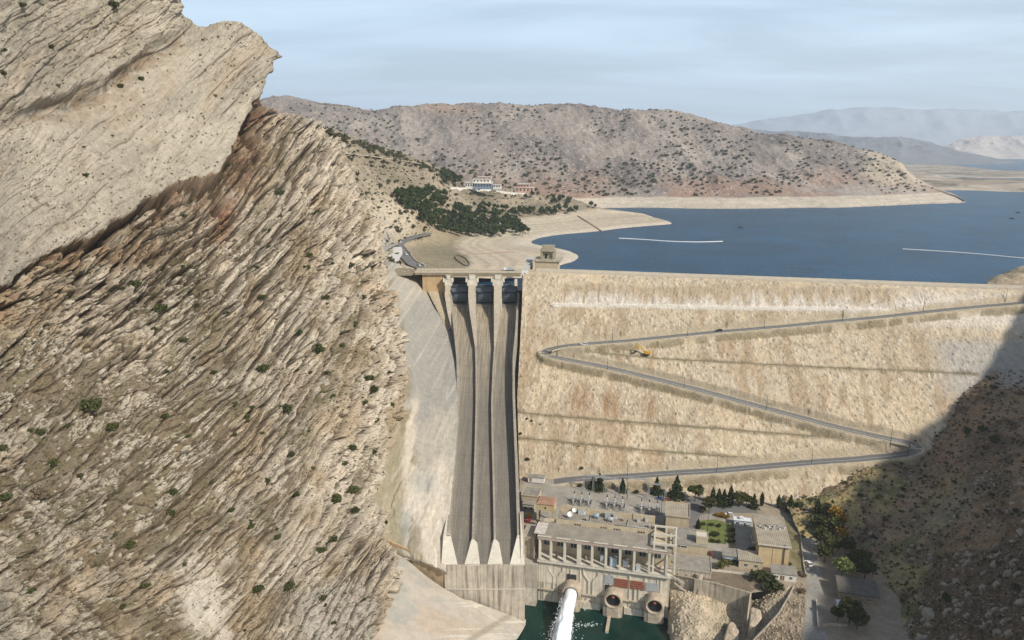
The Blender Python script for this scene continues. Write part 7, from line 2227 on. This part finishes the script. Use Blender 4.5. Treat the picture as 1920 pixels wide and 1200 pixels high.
car(gpt(1512, 966), math.radians(175), WHT, 'white van at the top of the station road', L=5.6, W=2.1, H=2.4, van=True, cat='van')
car(gpt(1237, 936), math.radians(170), (.07, .12, .26), 'blue car behind the right end of the switchyard', L=4.6)
car(gpt(1249, 938), math.radians(172), (.20, .05, .03), 'rust red car right of the blue car behind the switchyard', L=4.4)
# truck on the court
def truck(loc, rz, label, colc, colb, L=7.5):
    t = empty('truck', loc, rz); tag(t, label, 'truck')
    mc = surf_mat('truck_paint_%s' % name_of(colc), colc, rough=.5, var=.1, bump=0); mb_ = surf_mat('truck_bed_%s' % name_of(colb), colb, rough=.6, var=.15, bump=0)
    m = MB(); m.loft([[(L/2 - 1.9, y, .7), (L/2, y, .7), (L/2, y, 1.6), (L/2 - .35, y, 2.5), (L/2 - 1.9, y, 2.6)] for y in (-1.1, 1.1)]); cb = m.build('cab', mc, t)
    m = MB(); m.box(L/2 - .28, L/2 - .1, -.95, .95, 1.65, 2.35); m.build('windscreen', M_GLASS, cb)
    m = MB(); m.box(-L/2, L/2 - 2.0, -1.15, 1.15, .95, 1.15); m.box(-L/2, L/2 - 2.0, -1.15, -1.08, 1.15, 1.7); m.box(-L/2, L/2 - 2.0, 1.08, 1.15, 1.15, 1.7); m.box(-L/2, -L/2 + .07, -1.08, 1.08, 1.15, 1.7); m.build('bed', mb_, t)
    m = MB(); m.box(-L/2 + .2, L/2 - .3, -.45, .45, .55, .94); m.build('chassis', M_BLACK, t)
    for x in (-L*.32, L*.34):
        for y in (-1.0, 1.0):
            m = MB(); m.tube([(x, y - .14, .48), (x, y + .14, .48)], .48, 14); m.build('wheel', M_BLACK, t)
    return t
T_ = truck(gpt(1413, 1018), math.radians(258), 'long green and white truck with frames on its bed on the court', (.55, .60, .56), (.30, .40, .36), 10)
for k in range(3):
    m_ = MB(); x = -3.6 + k * 2.3
    for a, b in (((x, -1, 1.7), (x + 1.7, -1, 1.7)), ((x + 1.7, -1, 1.7), (x + 1.7, 1, 1.7)), ((x + 1.7, 1, 1.7), (x, 1, 1.7)), ((x, 1, 1.7), (x, -1, 1.7))): m_.bar(Vector(a) + Vector((0, 0, .3)), Vector(b) + Vector((0, 0, .3)), .18)
    m_.build('bed_frame', M_WHITEW, T_)
p = at_y(955, 506, GY + 1)
T2 = truck((p[0], GY + .5, 120.0), math.radians(182), 'light blue truck with a short crane standing on the spillway bridge', (.62, .70, .76), (.35, .42, .46), 8.5)
m_ = MB(); m_.box(-.5, .5, -.5, .5, 1.16, 2.2); m_.bar((0, 0, 2.2), (-3.6, 0, 3.3), .3); m_.bar((-3.6, 0, 3.3), (-3.9, 0, 1.9), .2); m_.build('crane_arm', surf_mat('crane_grey', (.3, .34, .36), var=.1), T2)
# excavator on the dam slope
loc, nn = hit(B_DAM, 1212, 664)
X_ = empty('excavator', loc + Vector((0, -1.0, -.3)), math.radians(168)); tag(X_, 'yellow excavator with folded arm digging on the thin berm of the dam', 'excavator')
M_EXY = surf_mat('machine_yellow', (.60, .36, .03), rough=.5, var=.15, bump=0)
for y in (-1.3, 1.3):
    m_ = MB(); m_.loft([[(-2.2, yy, .5), (-1.8, yy, .05), (1.8, yy, .05), (2.2, yy, .5), (1.8, yy, .95), (-1.8, yy, .95)] for yy in (y - .3, y + .3)]); m_.build('track', M_BLACK, X_)
m_ = MB(); m_.box(-2.6, 1.4, -1.4, 1.4, 1.0, 1.4); m_.box(-2.6, -.2, -1.4, 1.4, 1.4, 2.4); m_.build('body', M_EXY, X_)
m_ = MB(); m_.box(-.1, 1.4, .3, 1.4, 1.42, 3.1); cbx = m_.build('cab', M_EXY, X_)
m_ = MB(); m_.box(1.4, 1.46, .45, 1.25, 1.8, 2.9); m_.build('windscreen', M_GLASS, cbx)
m_ = MB(); m_.bar((1.2, -.2, 1.6), (3.8, -.2, 5.4), .7, .8); m_.bar((3.8, -.2, 5.4), (6.8, -.2, 6.2), .6, .7); m_.build('boom', M_EXY, X_)
m_ = MB(); m_.bar((6.6, -.2, 6.4), (7.8, -.2, 2.6), .5, .6); m_.build('stick', M_EXY, X_)
m_ = MB(); m_.loft([[(7.2, y, 2.6), (8.3, y, 2.5), (8.2, y, 1.4), (7.0, y, 1.2), (6.6, y, 1.9)] for y in (-.8, .5)]); m_.build('bucket', M_BLACK, X_)

# light poles along the zigzag road
M_POLE = surf_mat('pole_steel', (.10, .10, .10), rough=.6, var=.1, bump=0)
def pole(loc, h, label, group, rz=0):
    t = empty('lamp_post', loc, rz); tag(t, label, 'lamp post', group)
    m = MB(); m.tube([(0, 0, -1), (0, 0, h * .5), (0, 0, h)], [.17, .14, .10], 8); m.build('mast', M_POLE, t)
    m = MB(); m.tube([(0, 0, h - .3), (.5, -.1, h + .25), (1.5, -.3, h + .35)], [.08, .07, .06], 6); m.build('bracket', M_POLE, t)
    m = MB(); m.box(1.3, 2.1, -.5, -.15, h + .25, h + .42); m.build('lamp_head', M_METAL, t)
    return t
GP = 'lamp posts along the zigzag road'
for x, y, t_, lb in [(1045,664,630,'lamp post inside the left hairpin of the zigzag road'),(1139,694,671,'first lamp post below the left hairpin, on the descending stretch'),(1148,640,614,'lamp post nearest the white car on the upper stretch'),(1289,629,607,'second lamp post from the left on the upper stretch'),
    (1433,615,590,'third lamp post from the left on the upper stretch'),(1579,602,580,'fourth lamp post from the left on the upper stretch'),(1731,583,556,'lamp post at the right end of the pale worked strip'),(1885,567,541,'rightmost lamp post of the upper stretch'),
    (1282,729,706,'second lamp post on the descending stretch'),(1437,768,741,'third lamp post on the descending stretch'),(1669,837,800,'lamp post just before the right hairpin'),(1702,856,806,'tall dark lamp post at the lower side of the right hairpin'),
    (1522,868,844,'lamp post on the lowest stretch nearest the right hairpin'),(1344,884,856,'middle lamp post on the lowest stretch'),(1176,901,866,'left lamp post on the lowest stretch above the switchyard')]:
    loc, nn = hit(B_DAM, x, y)
    d = ray(x, t_); h = (CAMZ + d[2] * loc.y / d[1]) - loc.z
    pole(loc, min(max(h, 6.0), 14), lb, None, 2.8)
loc, nn = hit(B_HILL, 1883, 712)
if loc: pole(loc, 9.5, 'dark post standing alone on top of the shaded hillside', None)
for x, y, t_, lb in [(1326,1000,953,'thin lamp post at the left of the lawn'),(1359,1020,985,'thin lamp post at the near right of the lawn')]:
    pole(gpt(x, y), 11, lb, None)
for x, y, lb in [(735,487,'pole on the lay-by beside the bright gravel patch'),(729,470,'thin pole against the rock cutting above the approach road'),(737,462,'second thin pole against the rock cutting')]:
    loc, nn = hit(B_LS, x, y)
    if loc: pole(loc, 9, lb, None)

# switchyard
SYG = 'switchyard insulator stands'
def ins_group(px, py, label):
    p = gpt(px, py)
    t = empty('transformer_bay', p, RZ); tag(t, label, 'transformer', None)
    m = MB(); m.box(-5.2, 5.2, -2.6, 2.6, 0, .5); m.build('base', M_SLAB, t)
    for k in range(3):
        x = -4.2 + k * 4.2
        m = MB(); m.box(x - .8, x + .8, .2, 2.0, .5, 3.0); b = m.build('transformer_tank', M_METAL, t)
        m = MB(); m.tube([(x, 1.1, 3.0), (x, 1.1, 5.0)], [.28, .22], 10); m.build('insulator', M_WHITEW, b)
        m = MB(); m.tube([(x, 1.1, 5.0), (x, 1.1, 6.6)], [.32, .20], 10); m.build('bushing_cap', M_BLACK, b)
        for j, y in enumerate((-.6, -2.0, -3.4)):
            m = MB(); m.box(x - .15, x + .15, y - .15, y + .15, 0, 2.2); s_ = m.build('stand', M_METAL, t)
            m = MB(); m.tube([(x, y, 2.2), (x, y, 3.8)], [.3, .22], 8); m.build('insulator', M_BLACK if j % 2 else M_WHITEW, s_)
            m = MB(); m.box(x + 1.1, x + 1.4, y - .15, y + .15, 0, 2.0); s_ = m.build('stand', M_METAL, t)
            m = MB(); m.tube([(x + 1.25, y, 2.0), (x + 1.25, y, 3.4)], [.26, .2], 8); m.build('insulator', M_BLACK, s_)
    m = MB()
    for y in (-.6, -2.0, -3.4): m.bar((-4.6, y, 3.9), (5.6, y, 3.9), .1)
    m.build('busbar', M_METAL, t)
ins_group(1090, 944, 'left group of grey transformers and white insulators in the switchyard')
ins_group(1152, 951, 'middle group of grey transformers and white insulators in the switchyard')
ins_group(1217, 959, 'right group of grey transformers and white insulators in the switchyard')
def gantry(px, py, w, h, label):
    t = empty('gantry', gpt(px, py), RZ); tag(t, label, 'gantry')
    for x in (0, w):
        for dx in (-.5, .5):
            m = MB(); m.bar((x + dx, 0, 0), (x + dx * .4, 0, h), .2)
            m.build('leg', M_METAL, t)
    m = MB(); m.bar((0, -.4, h), (w, -.4, h), .18); m.bar((0, .4, h), (w, .4, h), .18); m.bar((0, 0, h + .8), (w, 0, h + .8), .18)
    for k in range(int(w)): m.bar((k, -.4, h), (k + .5, 0, h + .8), .1); m.bar((k + .5, 0, h + .8), (k + 1, -.4, h), .1)
    m.build('truss_beam', M_METAL, t)
gantry(1094, 921, 12, 10, 'left steel gantry in front of the left pines')
gantry(1112, 924, 14.5, 10, 'second steel gantry behind the switchyard')
gantry(1174, 928, 12, 10.5, 'third steel gantry behind the middle transformers')
gantry(1216, 938, 9, 10, 'right steel gantry behind the right transformers')
for px, py, lb in [(1240,965,'tall post at the right edge of the switchyard'),(1176,935,'tall post behind the middle of the switchyard')]:
    pole(gpt(px, py), 13, lb, None)

# booms on the lake, rafts
def boom(pxs, label, r=1.1):
    pts = [Vector(at_z(x, y, LAKE_Z)) for x, y in pxs]
    W = cr_resample(np.array([tuple(p) for p in pts]), 60)
    o = W[0]; t = empty('floating_boom', o); tag(t, label, 'boom')
    m = MB()
    for i in range(0, 59):
        a, b = W[i] - o, W[i + 1] - o; d = b - a
        m.tube([a + d * .10, a + d * .90], r * .8, 6)
    m.build('float_row', surf_mat('white_float', (.75, .76, .76), var=.05, bump=0), t)
    m = MB(); m.tube([w - o for w in W[::6]], .2, 5); m.build('cable', M_BLACK, t)
boom([(1160,447),(1200,449),(1260,453),(1310,454),(1355,453)], 'white floating boom reaching out from the left shore')
boom([(1692,467),(1760,471),(1830,476),(1925,485)], 'white floating boom on the right half of the lake', .9)
for x, y, lb in [(1389,427,'small dark raft on the lake beyond the left boom'),(1909,399,'small dark raft at the right picture edge on the lake'),(1897,410,'small dark raft nearer on the right part of the lake')]:
    p = at_z(x, y, LAKE_Z); t = empty('raft', p, .3); tag(t, lb, 'raft')
    for yy in (-1.5, 1.5):
        m = MB(); m.tube([(-3.5, yy, .2), (3.5, yy, .2)], .55, 8); m.build('pontoon', M_BLACK, t)
    m = MB(); m.box(-3.2, 3.2, -2, 2, .7, .95); m.build('deck', surf_mat('raft_deck', (.08, .10, .11), var=.2), t)
    m = MB(); m.box(-1, 1, -.8, .8, .95, 2.4); m.build('hut', surf_mat('raft_deck', (.08, .10, .11), var=.2), t)
# ring of old floats lying on the dry bank
t = None; pts = []
for k in range(26):
    a = 2 * math.pi * k / 26; x = 866 + 13 * math.cos(a) + 4 * math.sin(a); y = 489 + 8.5 * math.sin(a) * (1 + .2 * math.cos(a)) + 4.5 * math.cos(a)
    loc, nn = hit(B_LS, x, y)
    if loc: pts.append(loc)
t = empty('float_ring', pts[0]); tag(t, 'oval ring of old dark floats lying on the dry bank behind the bridge', 'float ring')
m = MB()
for a, b in zip(pts, pts[1:] + pts[:1]):
    a2, b2 = a - pts[0] + Vector((0, 0, .5)), b - pts[0] + Vector((0, 0, .5)); m.tube([a2.lerp(b2, .08), a2.lerp(b2, .92)], .5, 6)
m.build('float_row', surf_mat('old_float', (.11, .10, .085), var=.3, bump=0), t)
m = MB(); m.tube([p - pts[0] + Vector((0, 0, .3)) for p in pts] + [Vector((0, 0, .3))], .15, 5); m.build('cable', M_BLACK, t)

# ================================================================== air
def build_haze():
    x0, x1, y0, y1, z0, z1 = -9500, 16500, -1600, 16000, -31.5, 1250
    mb = MB(); mb.box(x0, x1, y0, y1, z0, z1)
    m = bpy.data.materials.new('haze_air'); m.use_nodes = True
    n, l = m.node_tree.nodes, m.node_tree.links; n.clear()
    out = n.new('ShaderNodeOutputMaterial'); pv = n.new('ShaderNodeVolumePrincipled')
    pv.inputs['Color'].default_value = (.86, .93, 1.0, 1)
    pv.inputs['Density'].default_value = HAZE
    pv.inputs['Anisotropy'].default_value = .3
    l.new(pv.outputs[0], out.inputs['Volume'])
    o = mb.build('haze', m); tag(o, kind='stuff')
HAZE = 0.00008
build_haze()
